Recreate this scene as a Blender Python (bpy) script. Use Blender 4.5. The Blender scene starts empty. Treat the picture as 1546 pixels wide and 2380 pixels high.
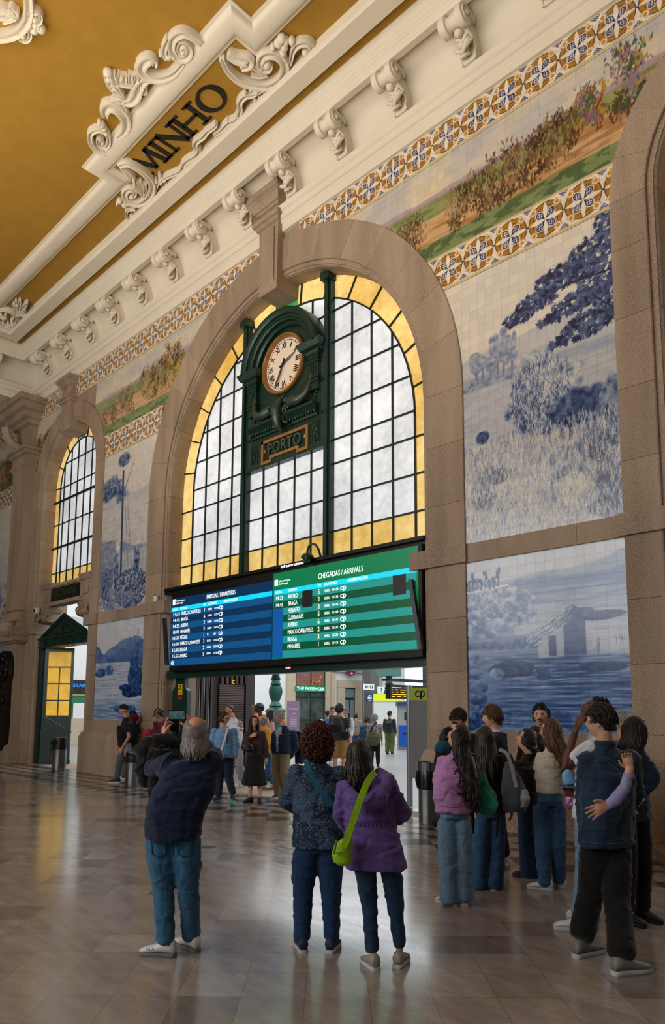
import bpy, bmesh, math, random
import numpy as np
from mathutils import Vector as V, Matrix, noise as mn

# ------------------------------------------------------------ camera, light
SC = bpy.context.scene
COL = SC.collection
R2 = V((0.71384447, 0.70028623, 0.00502697)); U2 = V((0.08102486, -0.08971939, 0.99266581)); FW = V((-0.69560121, 0.70820169, 0.12078628))
FPX, SHY, CAM = 1646.92, 257.518, V((0, -8.75, 1.63))
cd = bpy.data.cameras.new('camera'); cam = bpy.data.objects.new('camera', cd); COL.objects.link(cam)
cd.sensor_fit = 'VERTICAL'; cd.sensor_height = 36; cd.lens = FPX / 2380 * 36; cd.shift_y = SHY / 2380; cd.clip_end = 300; cd.clip_start = .05
m = Matrix.Identity(4)
for i, a in enumerate((R2, U2, -FW)):
    for j in range(3): m[j][i] = a[j]
m.translation = CAM; cam.matrix_world = m; SC.camera = cam
SC.view_settings.view_transform = 'Standard'; SC.view_settings.look = 'None'; SC.view_settings.gamma = 1; SC.view_settings.exposure = 0.12
SC.cycles.use_denoising = True; SC.cycles.max_bounces = 6; SC.cycles.diffuse_bounces = 3; SC.cycles.glossy_bounces = 3
SC.cycles.caustics_reflective = False; SC.cycles.caustics_refractive = False; SC.cycles.sample_clamp_indirect = 3
W = bpy.data.worlds.new('world'); SC.world = W; W.use_nodes = True
W.node_tree.nodes['Background'].inputs[0].default_value = (0.86, 0.93, 1.0, 1); W.node_tree.nodes['Background'].inputs[1].default_value = 1.35
def area(name, loc, tgt, sx, sy, power, col):
    l = bpy.data.lights.new(name, 'AREA'); l.shape = 'RECTANGLE'; l.size = sx; l.size_y = sy; l.energy = power; l.color = col
    o = bpy.data.objects.new(name, l); COL.objects.link(o); o.location = loc
    o.rotation_euler = (V(tgt) - V(loc)).to_track_quat('-Z', 'Y').to_euler(); return o
# daylight through the tall street-side windows opposite, and warm hall lamps washing the upper walls
area('daylight_street_windows', (-9, -15.3, 6.6), (-9, 0, 6.5), 15, 5.5, 840, (1.0, .95, .88))
area('hall_uplight', (-9, -7.5, 7.6), (-9, -4.5, 13), 16, 3.0, 520, (1.0, .84, .62))
area('concourse_skylight', (-22, 12, 9), (-22, 12, 0), 16, 18, 1500, (.93, .97, 1.0))

def lin(h, a=1.0):
    if isinstance(h, str):
        h = h.lstrip('#'); c = [int(h[i:i+2], 16) / 255 for i in (0, 2, 4)]
    else: c = list(h)
    return tuple(x / 12.92 if x <= .04045 else ((x + .055) / 1.055) ** 2.4 for x in c) + (a,)
MATS = {}
def mat(name, col='#888888', rough=.6, metal=0., spec=.5, noise=None, bump=None, emit=None, coat=0., col2=None, vcol=None, streak=None, sheen=0.):
    """principled material; noise=(scale, amount) blends col->col2, bump=(scale, strength)"""
    if name in MATS: return MATS[name]
    M = bpy.data.materials.new(name); M.use_nodes = True; nt = M.node_tree; N = nt.nodes; L = nt.links
    b = N['Principled BSDF']; b.inputs['Base Color'].default_value = lin(col); b.inputs['Roughness'].default_value = rough
    b.inputs['Metallic'].default_value = metal; b.inputs['Specular IOR Level'].default_value = spec; b.inputs['Coat Weight'].default_value = coat
    b.inputs['Sheen Weight'].default_value = sheen
    tc = N.new('ShaderNodeTexCoord'); last = None
    if vcol:
        a = N.new('ShaderNodeAttribute'); a.attribute_name = vcol; last = a.outputs['Color']
    if noise:
        n = N.new('ShaderNodeTexNoise'); n.inputs['Scale'].default_value = noise[0]; n.inputs['Detail'].default_value = 6; n.inputs['Roughness'].default_value = .65
        if streak:
            mp = N.new('ShaderNodeMapping'); mp.inputs['Scale'].default_value = streak; L.new(tc.outputs['Object'], mp.inputs[0]); L.new(mp.outputs[0], n.inputs['Vector'])
        else: L.new(tc.outputs['Object'], n.inputs['Vector'])
        r = N.new('ShaderNodeMapRange'); r.inputs['From Min'].default_value = .35; r.inputs['From Max'].default_value = .65; r.inputs['To Max'].default_value = noise[1]
        L.new(n.outputs['Fac'], r.inputs['Value'])
        mx = N.new('ShaderNodeMix'); mx.data_type = 'RGBA'
        if last: L.new(last, mx.inputs['A'])
        else: mx.inputs['A'].default_value = lin(col)
        mx.inputs['B'].default_value = lin(col2 or '#000000'); L.new(r.outputs[0], mx.inputs['Factor']); last = mx.outputs['Result']
    if last: L.new(last, b.inputs['Base Color'])
    if bump:
        n = N.new('ShaderNodeTexNoise'); n.inputs['Scale'].default_value = bump[0]; n.inputs['Detail'].default_value = 4; L.new(tc.outputs['Object'], n.inputs['Vector'])
        bp = N.new('ShaderNodeBump'); bp.inputs['Strength'].default_value = bump[1]; bp.inputs['Distance'].default_value = .01
        L.new(n.outputs['Fac'], bp.inputs['Height']); L.new(bp.outputs[0], b.inputs['Normal'])
    if emit:
        b.inputs['Emission Color'].default_value = lin(emit[0]); b.inputs['Emission Strength'].default_value = emit[1]
        if last and emit[0] == 'base': L.new(last, b.inputs['Emission Color'])
    MATS[name] = M; return M

WS = bpy.data.scenes.new('workbench')
def evaluated(o):
    """mesh of an object with its modifiers applied"""
    WS.collection.objects.link(o)
    with bpy.context.temp_override(scene=WS, view_layer=WS.view_layers[0]):
        WS.view_layers[0].update(); dg = bpy.context.evaluated_depsgraph_get(); me = bpy.data.meshes.new_from_object(o.evaluated_get(dg))
    bpy.data.objects.remove(o); return me
# ------------------------------------------------------------ mesh helpers
class MB:
    def __init__(s): s.v = []; s.f = []; s.c = None
    def add(s, vs, fs):
        n = len(s.v); s.v += [tuple(x) for x in vs]; s.f += [tuple(i + n for i in f) for f in fs]; return s
    def box(s, x0, x1, y0, y1, z0, z1, M=None):
        s.k = getattr(s, 'k', 0) + 1; e = .00015 * (s.k % 7)   # keeps neighbouring faces from coinciding
        x0, x1 = min(x0, x1) - e, max(x0, x1) + e; y0, y1 = min(y0, y1) - e, max(y0, y1) + e; z0, z1 = min(z0, z1) - e, max(z0, z1) + e
        vs = [V((x, y, z)) for x in (x0, x1) for y in (y0, y1) for z in (z0, z1)]
        if M: vs = [M @ v for v in vs]
        return s.add(vs, [(0, 1, 3, 2), (4, 6, 7, 5), (0, 4, 5, 1), (2, 3, 7, 6), (0, 2, 6, 4), (1, 5, 7, 3)])
    def cbox(s, c, d, M=None): return s.box(c[0]-d[0]/2, c[0]+d[0]/2, c[1]-d[1]/2, c[1]+d[1]/2, c[2]-d[2]/2, c[2]+d[2]/2, M)
    def rings(s, rs, cap=True, closed=False):
        """loft through rings (equal counts)"""
        n = len(rs[0]); base = len(s.v)
        for r in rs: s.v += [tuple(p) for p in r]
        m = len(rs)
        for i in range(m if closed else m - 1):
            a = base + i * n; b = base + ((i + 1) % m) * n
            for j in range(n): s.f.append((a + j, a + (j + 1) % n, b + (j + 1) % n, b + j))
        if cap and not closed: s.f.append(tuple(base + j for j in reversed(range(n)))); s.f.append(tuple(base + (m-1)*n + j for j in range(n)))
        return s
    def sweep(s, prof, path, frames, cap=True, closed=False):
        """prof: (a,b) points; frames: (A,B) vectors per path point"""
        return s.rings([[P + A * a + B * b for a, b in prof] for P, (A, B) in zip(path, frames)], cap, closed)
    def tube(s, pts, rad, n=8, flat=1., up=V((0, 0, 1)), cap=True):
        pts = [V(p) for p in pts]; rad = rad if isinstance(rad, (list, tuple)) else [rad] * len(pts); rs = []; pb = None
        for i, p in enumerate(pts):
            t = (pts[min(i+1, len(pts)-1)] - pts[max(i-1, 0)])
            t = t.normalized() if t.length > 1e-9 else V((0, 0, 1))
            a = up - t * up.dot(t) if pb is None else pb - t * pb.dot(t)
            if a.length < 1e-3: a = t.orthogonal()
            a.normalize(); pb = a; b = t.cross(a); r = rad[i]
            rs.append([p + a * (math.cos(k * 2 * math.pi / n) * r * flat) + b * (math.sin(k * 2 * math.pi / n) * r) for k in range(n)])
        return s.rings(rs, cap)
    def lathe(s, prof, c=(0, 0, 0), axis='Z', n=24, M=None):
        rs = []
        for r, h in prof:
            ring = []
            for k in range(n):
                a = k * 2 * math.pi / n; x, y = r * math.cos(a), r * math.sin(a)
                p = V((x, y, h)) if axis == 'Z' else V((x, h, y)) if axis == 'Y' else V((h, x, y))
                p = p + V(c); ring.append(M @ p if M else p)
            rs.append(ring)
        return s.rings(rs)
    def ball(s, c, r, n=8, m=6, M=None):
        r = r if isinstance(r, (tuple, list)) else (r, r, r); rs = []
        for i in range(m + 1):
            t = -math.pi / 2 + math.pi * i / m; q = max(math.cos(t), .02)
            ring = [V((r[0] * q * math.cos(k*2*math.pi/n), r[1] * q * math.sin(k*2*math.pi/n), r[2] * math.sin(t))) for k in range(n)]
            rs.append([(M @ p if M else p) + V(c) for p in ring])
        return s.rings(rs)
    def poly(s, pts, y0, y1, axis='Y'):
        """extrude a 2-D outline (convex or simple) along an axis"""
        f = {'Y': lambda a, b, h: (a, h, b), 'Z': lambda a, b, h: (a, b, h), 'X': lambda a, b, h: (h, a, b)}[axis]
        n = len(pts); base = len(s.v)
        s.v += [f(a, b, y0) for a, b in pts] + [f(a, b, y1) for a, b in pts]
        s.f.append(tuple(base + i for i in range(n))); s.f.append(tuple(base + n + i for i in reversed(range(n))))
        for i in range(n): j = (i + 1) % n; s.f.append((base + i, base + n + i, base + n + j, base + j))
        return s
    def build(s, name, m, parent=None, smooth=False, bevel=0, label=None):
        me = bpy.data.meshes.new(name); me.from_pydata([tuple(v) for v in s.v], [], s.f)
        bm = bmesh.new(); bm.from_mesh(me); bmesh.ops.recalc_face_normals(bm, faces=bm.faces)
        if bevel: bmesh.ops.bevel(bm, geom=bm.edges[:], offset=bevel, segments=2, affect='EDGES', clamp_overlap=True)
        bm.to_mesh(me); bm.free()
        if smooth: me.shade_smooth()
        if smooth == 'auto':
            try: me.set_sharp_from_angle(angle=math.radians(35))
            except Exception: pass
        return put(name, me, m, parent, label)
def put(name, me, m, parent=None, label=None):
    me.materials.clear()
    for x in (m if isinstance(m, (list, tuple)) else [m]): me.materials.append(x)
    o = bpy.data.objects.new(name, me); COL.objects.link(o)
    if parent is not None:
        o.parent = parent; base = parent['_o']; o['_o'] = base; o.location = (0, 0, 0)
        M = Matrix.Translation(-V(base)) if parent.type == 'EMPTY' and parent.parent is None else Matrix.Identity(4)
        o.matrix_parent_inverse = M
    else: o['_o'] = (0, 0, 0)
    if label: o['label'] = label
    return o
def thing(name, label, cat, loc=(0, 0, 0), group=None):
    o = bpy.data.objects.new(name, None); COL.objects.link(o); o.location = loc; o['_o'] = tuple(loc); o.empty_display_size = .1
    o['label'] = label; o['category'] = cat
    if group: o['group'] = group
    return o
def tag(o, label, cat, group=None, kind=None):
    o['label'] = label; o['category'] = cat
    if group: o['group'] = group
    if kind: o['kind'] = kind
    return o
def struct(o, label=None):
    o['kind'] = 'structure'
    if label: o['label'] = label; 
    return o
def dup(root, off, label=None):
    """copy a thing with its parts and sub-parts, moved by off"""
    r = root.copy(); COL.objects.link(r); r.location = V(root.location) + V(off)
    if label: r['label'] = label
    for ch in [o for o in bpy.data.objects if o.parent == root]:
        c = ch.copy(); COL.objects.link(c); c.parent = r; c.matrix_parent_inverse = ch.matrix_parent_inverse.copy()
        for g in [o for o in bpy.data.objects if o.parent == ch]:
            d = g.copy(); COL.objects.link(d); d.parent = c; d.matrix_parent_inverse = g.matrix_parent_inverse.copy()
    return r
def text(name, s, size, loc, ax, ay, m, parent=None, depth=.003, width=None, align='CENTER', bold=.0, font_scale=1., shear=0):
    """raised lettering: ax reading direction, ay up direction"""
    cu = bpy.data.curves.new(name, 'FONT'); cu.body = s; cu.size = size; cu.align_x = align; cu.align_y = 'CENTER'; cu.extrude = depth; cu.offset = bold; cu.resolution_u = 3; cu.shear = shear
    t = bpy.data.objects.new(name + '_tmp', cu); me = evaluated(t); bpy.data.curves.remove(cu)
    ax = V(ax).normalized(); ay = V(ay).normalized(); az = ax.cross(ay); k = 1.
    if width and len(me.vertices):
        xs = [v.co.x for v in me.vertices]; k = width / max(max(xs) - min(xs), 1e-6)
    for v in me.vertices: c = v.co.copy(); v.co = V(loc) + ax * c.x * k + ay * c.y * font_scale + az * c.z
    return put(name, me, m, parent)
def texts(name, items, m, parent, depth=.002):
    """one part per string; items (s,size,loc,ax,ay,width,align,bold)"""
    for it in items:
        s, size, loc, ax, ay = it[:5]; w = it[5] if len(it) > 5 else None; al = it[6] if len(it) > 6 else 'LEFT'; bo = it[7] if len(it) > 7 else 0
        o = text(name, s, size, loc, ax, ay, m, parent, depth, w, al, bo)
    return o
def pray(px, py): return FW + R2 * ((px - 773) / FPX) - U2 * ((py - 1190 - SHY) / FPX)
def onY(px, py, y): d = pray(px, py); return CAM + d * ((y + 8.75) / d.y)
def onZ(px, py, z): d = pray(px, py); return CAM + d * ((z - 1.63) / d.z)
def onX(px, py, x): d = pray(px, py); return CAM + d * (x / d.x)
def smoothp(P, n=5):
    out = []; P = [V(p) for p in P]
    for i in range(len(P) - 1):
        a, b, c, d = P[max(i-1, 0)], P[i], P[i+1], P[min(i+2, len(P)-1)]
        for k in range(n):
            t_ = k / n; out.append(.5 * ((2*b) + (c - a) * t_ + (2*a - 5*b + 4*c - d) * t_**2 + (3*b - a - 3*c + d) * t_**3))
    out.append(P[-1]); return out
RN = random.Random(7)
X_, Y_, Z_ = V((1, 0, 0)), V((0, 1, 0)), V((0, 0, 1))

# ------------------------------------------------------------ materials
def stone_mat(name, c1, c2, c3):
    M = bpy.data.materials.new(name); M.use_nodes = True; nt = M.node_tree; N = nt.nodes; L = nt.links; b = N['Principled BSDF']
    b.inputs['Roughness'].default_value = .8; b.inputs['Specular IOR Level'].default_value = .25
    tc = N.new('ShaderNodeTexCoord')
    def nz(sc, vec=None, det=5):
        n = N.new('ShaderNodeTexNoise'); n.inputs['Scale'].default_value = sc; n.inputs['Detail'].default_value = det; L.new(vec or tc.outputs['Object'], n.inputs['Vector']); return n.outputs['Fac']
    mp = N.new('ShaderNodeMapping'); mp.inputs['Scale'].default_value = (2.2, 2.2, .35); L.new(tc.outputs['Object'], mp.inputs[0])
    def rng(x, a, c, lo=0, hi=1):
        r = N.new('ShaderNodeMapRange'); r.inputs['From Min'].default_value = a; r.inputs['From Max'].default_value = c; r.inputs['To Min'].default_value = lo; r.inputs['To Max'].default_value = hi; L.new(x, r.inputs['Value']); return r.outputs[0]
    def mix(f, a, c):
        x = N.new('ShaderNodeMix'); x.data_type = 'RGBA'; L.new(f, x.inputs['Factor'])
        for k, q in (('A', a), ('B', c)):
            if isinstance(q, str): x.inputs[k].default_value = lin(q)
            else: L.new(q, x.inputs[k])
        return x.outputs['Result']
    a = mix(rng(nz(1.0, mp.outputs[0]), .35, .65), c1, c2)
    a = mix(rng(nz(75, det=3), .42, .72, 0, .75), a, c3)
    a = mix(rng(nz(110, det=2), .58, .75, 0, .55), a, '#2c241e')
    at = N.new('ShaderNodeAttribute'); at.attribute_name = 'tone'
    h = N.new('ShaderNodeHueSaturation'); L.new(a, h.inputs['Color'])
    v = N.new('ShaderNodeMath'); v.operation = 'ADD'; v.inputs[1].default_value = 1.0; L.new(at.outputs['Fac'], v.inputs[0]); L.new(v.outputs[0], h.inputs['Value'])
    L.new(h.outputs[0], b.inputs['Base Color'])
    bp = N.new('ShaderNodeBump'); bp.inputs['Strength'].default_value = .35; bp.inputs['Distance'].default_value = .004; L.new(nz(90, det=3), bp.inputs['Height']); L.new(bp.outputs[0], b.inputs['Normal'])
    MATS[name] = M; return M
M_stone = stone_mat('granite', '#a08b78', '#806c5a', '#c2b09c')
M_plaster = mat('painted_plaster', '#e0d7c7', .7, noise=(1.1, .3), col2='#cdc1ad', bump=(9, .12))
M_white = M_plaster
M_gold = mat('ochre_ceiling_paint', '#a67d28', .85, noise=(3.0, .5), col2='#946d1c', bump=(60, .15))
M_dgreen = mat('dark_green_cast_iron', '#16392f', .38, .25, noise=(6, .45), col2='#0b211c', bump=(14, .35))
M_dgreen2 = mat('dark_green_paint', '#10322b', .35, noise=(4, .35), col2='#0a201c', bump=(20, .15))
M_black = mat('black_metal', '#101312', .45, .3)
M_lead = mat('window_lead', '#15201d', .5, .3)
M_bronze = mat('gilt_bronze', '#b98752', .35, .55, noise=(9, .4), col2='#8a5b30')
M_steel = mat('brushed_steel', '#8f9296', .28, .95, noise=(7, .3), col2='#5a5c60', streak=(30, 30, .6))
M_dark = mat('near_black_void', '#0b0b0c', .7)
M_whitep = mat('white_paint', '#d9d9d6', .7, noise=(2, .3), col2='#c8c7c2')
def glass_pane(name, c1, c2, st, sc=7):
    M = bpy.data.materials.new(name); M.use_nodes = True; nt = M.node_tree; N = nt.nodes; L = nt.links; b = N['Principled BSDF']
    tc = N.new('ShaderNodeTexCoord'); n = N.new('ShaderNodeTexNoise'); n.inputs['Scale'].default_value = sc; n.inputs['Detail'].default_value = 8; n.inputs['Roughness'].default_value = .7; L.new(tc.outputs['Object'], n.inputs['Vector'])
    n2 = N.new('ShaderNodeTexNoise'); n2.inputs['Scale'].default_value = .9; L.new(tc.outputs['Object'], n2.inputs['Vector'])
    ad = N.new('ShaderNodeMath'); ad.operation = 'ADD'; L.new(n.outputs[0], ad.inputs[0]); L.new(n2.outputs[0], ad.inputs[1])
    r = N.new('ShaderNodeValToRGB'); r.color_ramp.elements[0].position = .36; r.color_ramp.elements[1].position = .62; r.color_ramp.elements[0].color = lin(c1); r.color_ramp.elements[1].color = lin(c2)
    hf = N.new('ShaderNodeMath'); hf.operation = 'MULTIPLY'; hf.inputs[1].default_value = .5; L.new(ad.outputs[0], hf.inputs[0]); L.new(hf.outputs[0], r.inputs[0])
    L.new(r.outputs[0], b.inputs['Base Color']); L.new(r.outputs[0], b.inputs['Emission Color']); b.inputs['Emission Strength'].default_value = st
    b.inputs['Roughness'].default_value = .3
    bp = N.new('ShaderNodeBump'); bp.inputs['Strength'].default_value = .5; bp.inputs['Distance'].default_value = .01; n3 = N.new('ShaderNodeTexNoise'); n3.inputs['Scale'].default_value = 60; L.new(tc.outputs['Object'], n3.inputs['Vector']); L.new(n3.outputs[0], bp.inputs['Height']); L.new(bp.outputs[0], b.inputs['Normal'])
    return M
M_gw = glass_pane('frosted_daylit_glass', '#b4b9c0', '#dfe4ea', .56)
M_gy = glass_pane('amber_daylit_glass', '#c29a45', '#e9cf88', .56, 5)
M_gg = glass_pane('green_daylit_glass', '#17803c', '#3fa14c', .5)
# ------------------------------------------------------------ setting: floor, walls, ceiling
def msweep(mb, path, prof):
    """mitred sweep of a closed (offset, z) profile along a plan polyline; offset is to the left of travel"""
    n = len(path); dirs = [(V(path[i+1]) - V(path[i])).normalized() for i in range(n - 1)]; rs = []
    for i in range(n):
        a = dirs[max(i-1, 0)]; b = dirs[min(i, n-2)]; na = V((-a.y, a.x)); nb = V((-b.y, b.x)); mm = (na + nb)
        mm = mm / max(mm.dot(na), 1e-6)
        rs.append([(path[i][0] + mm.x * o, path[i][1] + mm.y * o, z) for o, z in prof])
    return mb.rings(rs)
def mold(mb, x0, x1, yb, yf, prof):
    """block against a wall: footprint x0..x1, back yb, front yf, growing by `out` at each height"""
    return mb.rings([[(x0 - o, yb, z), (x1 + o, yb, z), (x1 + o, yf - o, z), (x0 - o, yf - o, z)] for z, o in prof])

def floor_material():
    M = bpy.data.materials.new('polished_stone_floor'); M.use_nodes = True; nt = M.node_tree; N = nt.nodes; L = nt.links; b = N['Principled BSDF']
    tc = N.new('ShaderNodeTexCoord'); mp = N.new('ShaderNodeMapping'); mp.inputs['Rotation'].default_value = (0, 0, math.radians(-44.6)); mp.inputs['Location'].default_value = (.06, .13, 0); L.new(tc.outputs['Object'], mp.inputs[0])
    sp = N.new('ShaderNodeSeparateXYZ'); L.new(mp.outputs[0], sp.inputs[0])
    def m(op, a, b_=None, c=None):
        n = N.new('ShaderNodeMath'); n.operation = op
        for i, q in enumerate((a, b_, c)):
            if q is None: continue
            if isinstance(q, (int, float)): n.inputs[i].default_value = q
            else: L.new(q, n.inputs[i])
        return n.outputs[0]
    T = .366; u = m('DIVIDE', sp.outputs[0], T); v = m('DIVIDE', sp.outputs[1], T)
    fu, fv = m('FLOOR', u), m('FLOOR', v); du = m('ABSOLUTE', m('SUBTRACT', m('FRACT', u), .5)); dv = m('ABSOLUTE', m('SUBTRACT', m('FRACT', v), .5))
    joint = m('GREATER_THAN', m('MAXIMUM', du, dv), .4935)
    cb = N.new('ShaderNodeCombineXYZ'); L.new(fu, cb.inputs[0]); L.new(fv, cb.inputs[1]); wn = N.new('ShaderNodeTexWhiteNoise'); L.new(cb.outputs[0], wn.inputs['Vector'])
    r = N.new('ShaderNodeValToRGB'); e = r.color_ramp.elements; e[0].color = lin('#6f6862'); e[1].color = lin('#a69c92'); e.new(.12).color = lin('#91877d'); e.new(.6).color = lin('#9c9188'); e.new(.85).color = lin('#998a7e'); L.new(wn.outputs['Value'], r.inputs[0])
    n = N.new('ShaderNodeTexNoise'); n.inputs['Scale'].default_value = 2.2; n.inputs['Detail'].default_value = 8; n.inputs['Roughness'].default_value = .7
    mq = N.new('ShaderNodeMapping'); mq.inputs['Scale'].default_value = (1, 3.4, 1); mq.inputs['Rotation'].default_value = (0, 0, math.radians(45)); L.new(tc.outputs['Object'], mq.inputs[0]); L.new(mq.outputs[0], n.inputs['Vector'])
    rr = N.new('ShaderNodeMapRange'); rr.inputs['From Min'].default_value = .32; rr.inputs['From Max'].default_value = .7; rr.inputs['To Min'].default_value = .72; rr.inputs['To Max'].default_value = 1.18; L.new(n.outputs[0], rr.inputs[0])
    n5 = N.new('ShaderNodeTexNoise'); n5.inputs['Scale'].default_value = 26; n5.inputs['Detail'].default_value = 5; L.new(mq.outputs[0], n5.inputs['Vector'])
    sp5 = m('SUBTRACT', 1.0, m('MULTIPLY', m('GREATER_THAN', n5.outputs[0], .665), .4))
    hs = N.new('ShaderNodeHueSaturation'); L.new(r.outputs[0], hs.inputs['Color']); L.new(m('MULTIPLY', m('MULTIPLY', rr.outputs[0], m('SUBTRACT', 1.0, m('MULTIPLY', joint, .38))), sp5), hs.inputs['Value'])
    L.new(hs.outputs[0], b.inputs['Base Color'])
    rg = N.new('ShaderNodeMapRange'); rg.inputs['From Min'].default_value = .3; rg.inputs['From Max'].default_value = .7; rg.inputs['To Min'].default_value = .12; rg.inputs['To Max'].default_value = .26; L.new(n.outputs[0], rg.inputs[0]); L.new(rg.outputs[0], b.inputs['Roughness'])
    b.inputs['Specular IOR Level'].default_value = .7; b.inputs['Coat Weight'].default_value = .35; b.inputs['Coat Roughness'].default_value = .12
    bp = N.new('ShaderNodeBump'); bp.inputs['Strength'].default_value = .25; bp.inputs['Distance'].default_value = .004; L.new(m('SUBTRACT', n.outputs[0], m('MULTIPLY', joint, .6)), bp.inputs['Height']); L.new(bp.outputs[0], b.inputs['Normal'])
    return M
struct(MB().box(-34, 6, -16, 1.0, -.2, 0).build('floor', floor_material()))
M_apron = mat('concourse_paving', '#8d8a86', .35, noise=(3, .5), col2='#7b7874', bump=(8, .1))
struct(MB().box(-60, 20, 1.0, 60, -.2, -.002).build('floor_concourse', M_apron))

# dark inlaid lozenges and triangles along the wall
mb = MB(); h = .2587
for k in range(-2, 46):
    x = -3.0 - k * .5174
    for yc, s in ((-1.56, 1), (-.24, 1)):
        if yc > -.3 and (-14.0 < x < -6.6): pass
        mb.poly([(x - h, yc), (x, yc - h), (x + h, yc), (x, yc + h)], .0005, .0015, 'Z')
    mb.poly([(x - h, -1.035), (x, -1.035 - h), (x + h, -1.035)], .0005, .0015, 'Z')
    mb.poly([(x - h, -.765), (x + h, -.765), (x, -.765 + h)], .0005, .0015, 'Z')
struct(mb.build('trim_1', mat('black_marble_inlay', '#2b2a2a', .22, noise=(5, .5), col2='#45423f', spec=.6)), 'dark marble lozenge and triangle inlay along the wall')
mb = MB(); c0 = onZ(485, 1969, 0); mb.lathe([(.0, .0), (.085, .0), (.085, .004), (.07, .006), (.0, .006)], c0, n=24)
tag(mb.build('floor_drain', mat('old_brass', '#4d4638', .4, .6)), 'small round metal cover let into the stone floor beside the man in jeans', 'floor cover')

BIG = (-10.35, 6.57, 4.51, 3.76); SML = (-19.43, 8.25, 2.24, 1.70); SMR = (-1.27, 8.3, 2.21, 1.68)
def loop(c, r, n=28): return [(c[0] + r * math.cos(a), c[1] + r * math.sin(a)) for a in [math.pi * i / n for i in range(n + 1)]]
def wall_holes(name, outer, holes, y0, y1, m):
    bm = bmesh.new(); es = []
    for lp in [outer] + holes:
        vs = [bm.verts.new((x, y0, z)) for x, z in lp]
        es += [bm.edges.new((vs[i], vs[(i + 1) % len(vs)])) for i in range(len(vs))]
    r = bmesh.ops.triangle_fill(bm, use_beauty=True, use_dissolve=False, edges=es)
    ex = bmesh.ops.extrude_face_region(bm, geom=bm.faces[:])
    for v in [g for g in ex['geom'] if isinstance(g, bmesh.types.BMVert)]: v.co.y = y1
    bmesh.ops.recalc_face_normals(bm, faces=bm.faces); me = bpy.data.meshes.new(name); bm.to_mesh(me); bm.free(); return put(name, me, m)
holes = []
for c in (BIG, SML, SMR):
    r = c[3] - .02; holes.append([(c[0] + r, -.3 if 0 else 0.001)] + loop(c, r) + [(c[0] - r, .001)])
outer = [(-34, 0), (6, 0), (6, 13.2), (-34, 13.2)]
struct(wall_holes('wall_north', outer, holes, .05, 1.0, M_stone))

def add_tone(me, tones):
    a = me.attributes.new('tone', 'FLOAT', 'POINT'); a.data.foreach_set('value', np.array(tones, dtype=np.float32))
def arch_surround(c, n, label):
    """voussoirs and jamb blocks with a moulded inner edge"""
    cx, cz, R, Ri = c; mb = MB(); tones = []
    prof = [(R, .06), (R, .008), (R - .008, 0), (Ri + .075, 0), (Ri + .06, .012), (Ri + .055, .075), (Ri + .02, .085), (Ri - .02, .07), (Ri - .05, .09), (Ri - .06, .14), (Ri - .06, .5), (R, .5)]
    def block(frames):
        k = len(mb.v); mb.rings([[(cx + (r * ux), y, z0 + r * uz) for r, y in prof] for (ux, uz, z0) in frames]); t = RN.uniform(-.13, .10); tones.extend([t] * (len(mb.v) - k))
    g = .0025
    for s in (1, -1):
        z = 0.0; hs = [.62, .72, .85, .80, .82] + [.95] * 9
        for hgt in hs:
            z1 = min(z + hgt, cz)
            if z1 - z < .02: break
            block([(s, 0, z + g), (s, 0, z1 - g)]); z = z1
    st = math.pi / n
    for i in range(n):
        a0 = i * st + g / R; a1 = (i + 1) * st - g / R
        block([(math.cos(a), math.sin(a), cz) for a in [a0 + (a1 - a0) * q / 3 for q in range(4)]])
    return mb, tones, label
def build_stone(name, mb, tones, label=None, parent=None):
    me = bpy.data.meshes.new(name); me.from_pydata(mb.v, [], mb.f); bm = bmesh.new(); bm.from_mesh(me); bmesh.ops.recalc_face_normals(bm, faces=bm.faces); bm.to_mesh(me); bm.free()
    add_tone(me, tones); o = put(name, me, M_stone, parent); struct(o, label); return o
for i, (c, n, lb) in enumerate(((BIG, 15, 'broad granite arch surround of the central doorway and window'), (SML, 11, 'granite arch surround above the entrance doorway at left'), (SMR, 11, 'granite arch surround cut by the right edge of the view'))):
    mb, t, lb = arch_surround(c, n, lb); build_stone('trim_%d' % (i + 2), mb, t, lb)
# keystones: tapered shaft with a flaring capital
def keystone(cx, z0, zs, zc, zn, zt, out, nm, lb=''):
    mb = MB(); w = .27; yf = -.13
    mb.rings([[(cx - w * a, .45, z), (cx + w * a, .45, z), (cx + w * a, yf, z), (cx - w * a, yf, z)] for z, a in ((z0, 1.0), (zs + .02, 1.1))])
    mb.rings([[(cx - w * .62, yf + .02, z), (cx + w * .72, yf + .02, z), (cx + w * .72, yf - d, z), (cx - w * .62, yf - d, z)] for z, d in ((z0 + .10, -.01), (z0 + .24, .03), (zs - .08, .03))])
    w2 = w * 1.08; h1, h2 = zc - zs, zt - zn
    mold(mb, cx - w2, cx + w2, .1, yf, [(zs, 0), (zs + .02, .05), (zs + h1 * .4, .07), (zs + h1 * .45, .11), (zs + h1 * .8, .12), (zs + h1 * .85, .06), (zc, .05), (zc + .01, 0), (zn, 0), (zn + .01, out * .2), (zn + h2 * .15, out * .25), (zn + h2 * .17, out * .38), (zn + h2 * .5, out * .62), (zn + h2 * .62, out * .85), (zn + h2 * .64, out * .95), (zt - .01, out), (zt, out * .95)])
    o = mb.build(nm, M_stone); struct(o, lb); return o
keystone(-10.35, 9.97, 11.40, 11.62, 11.74, 12.10, .26, 'trim_5', 'keystone with flaring capital above the big central window')
keystone(-19.43, 9.62, 10.46, 10.66, 10.92, 11.21, .15, 'trim_6', 'keystone capital above the entrance arch at left')
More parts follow.
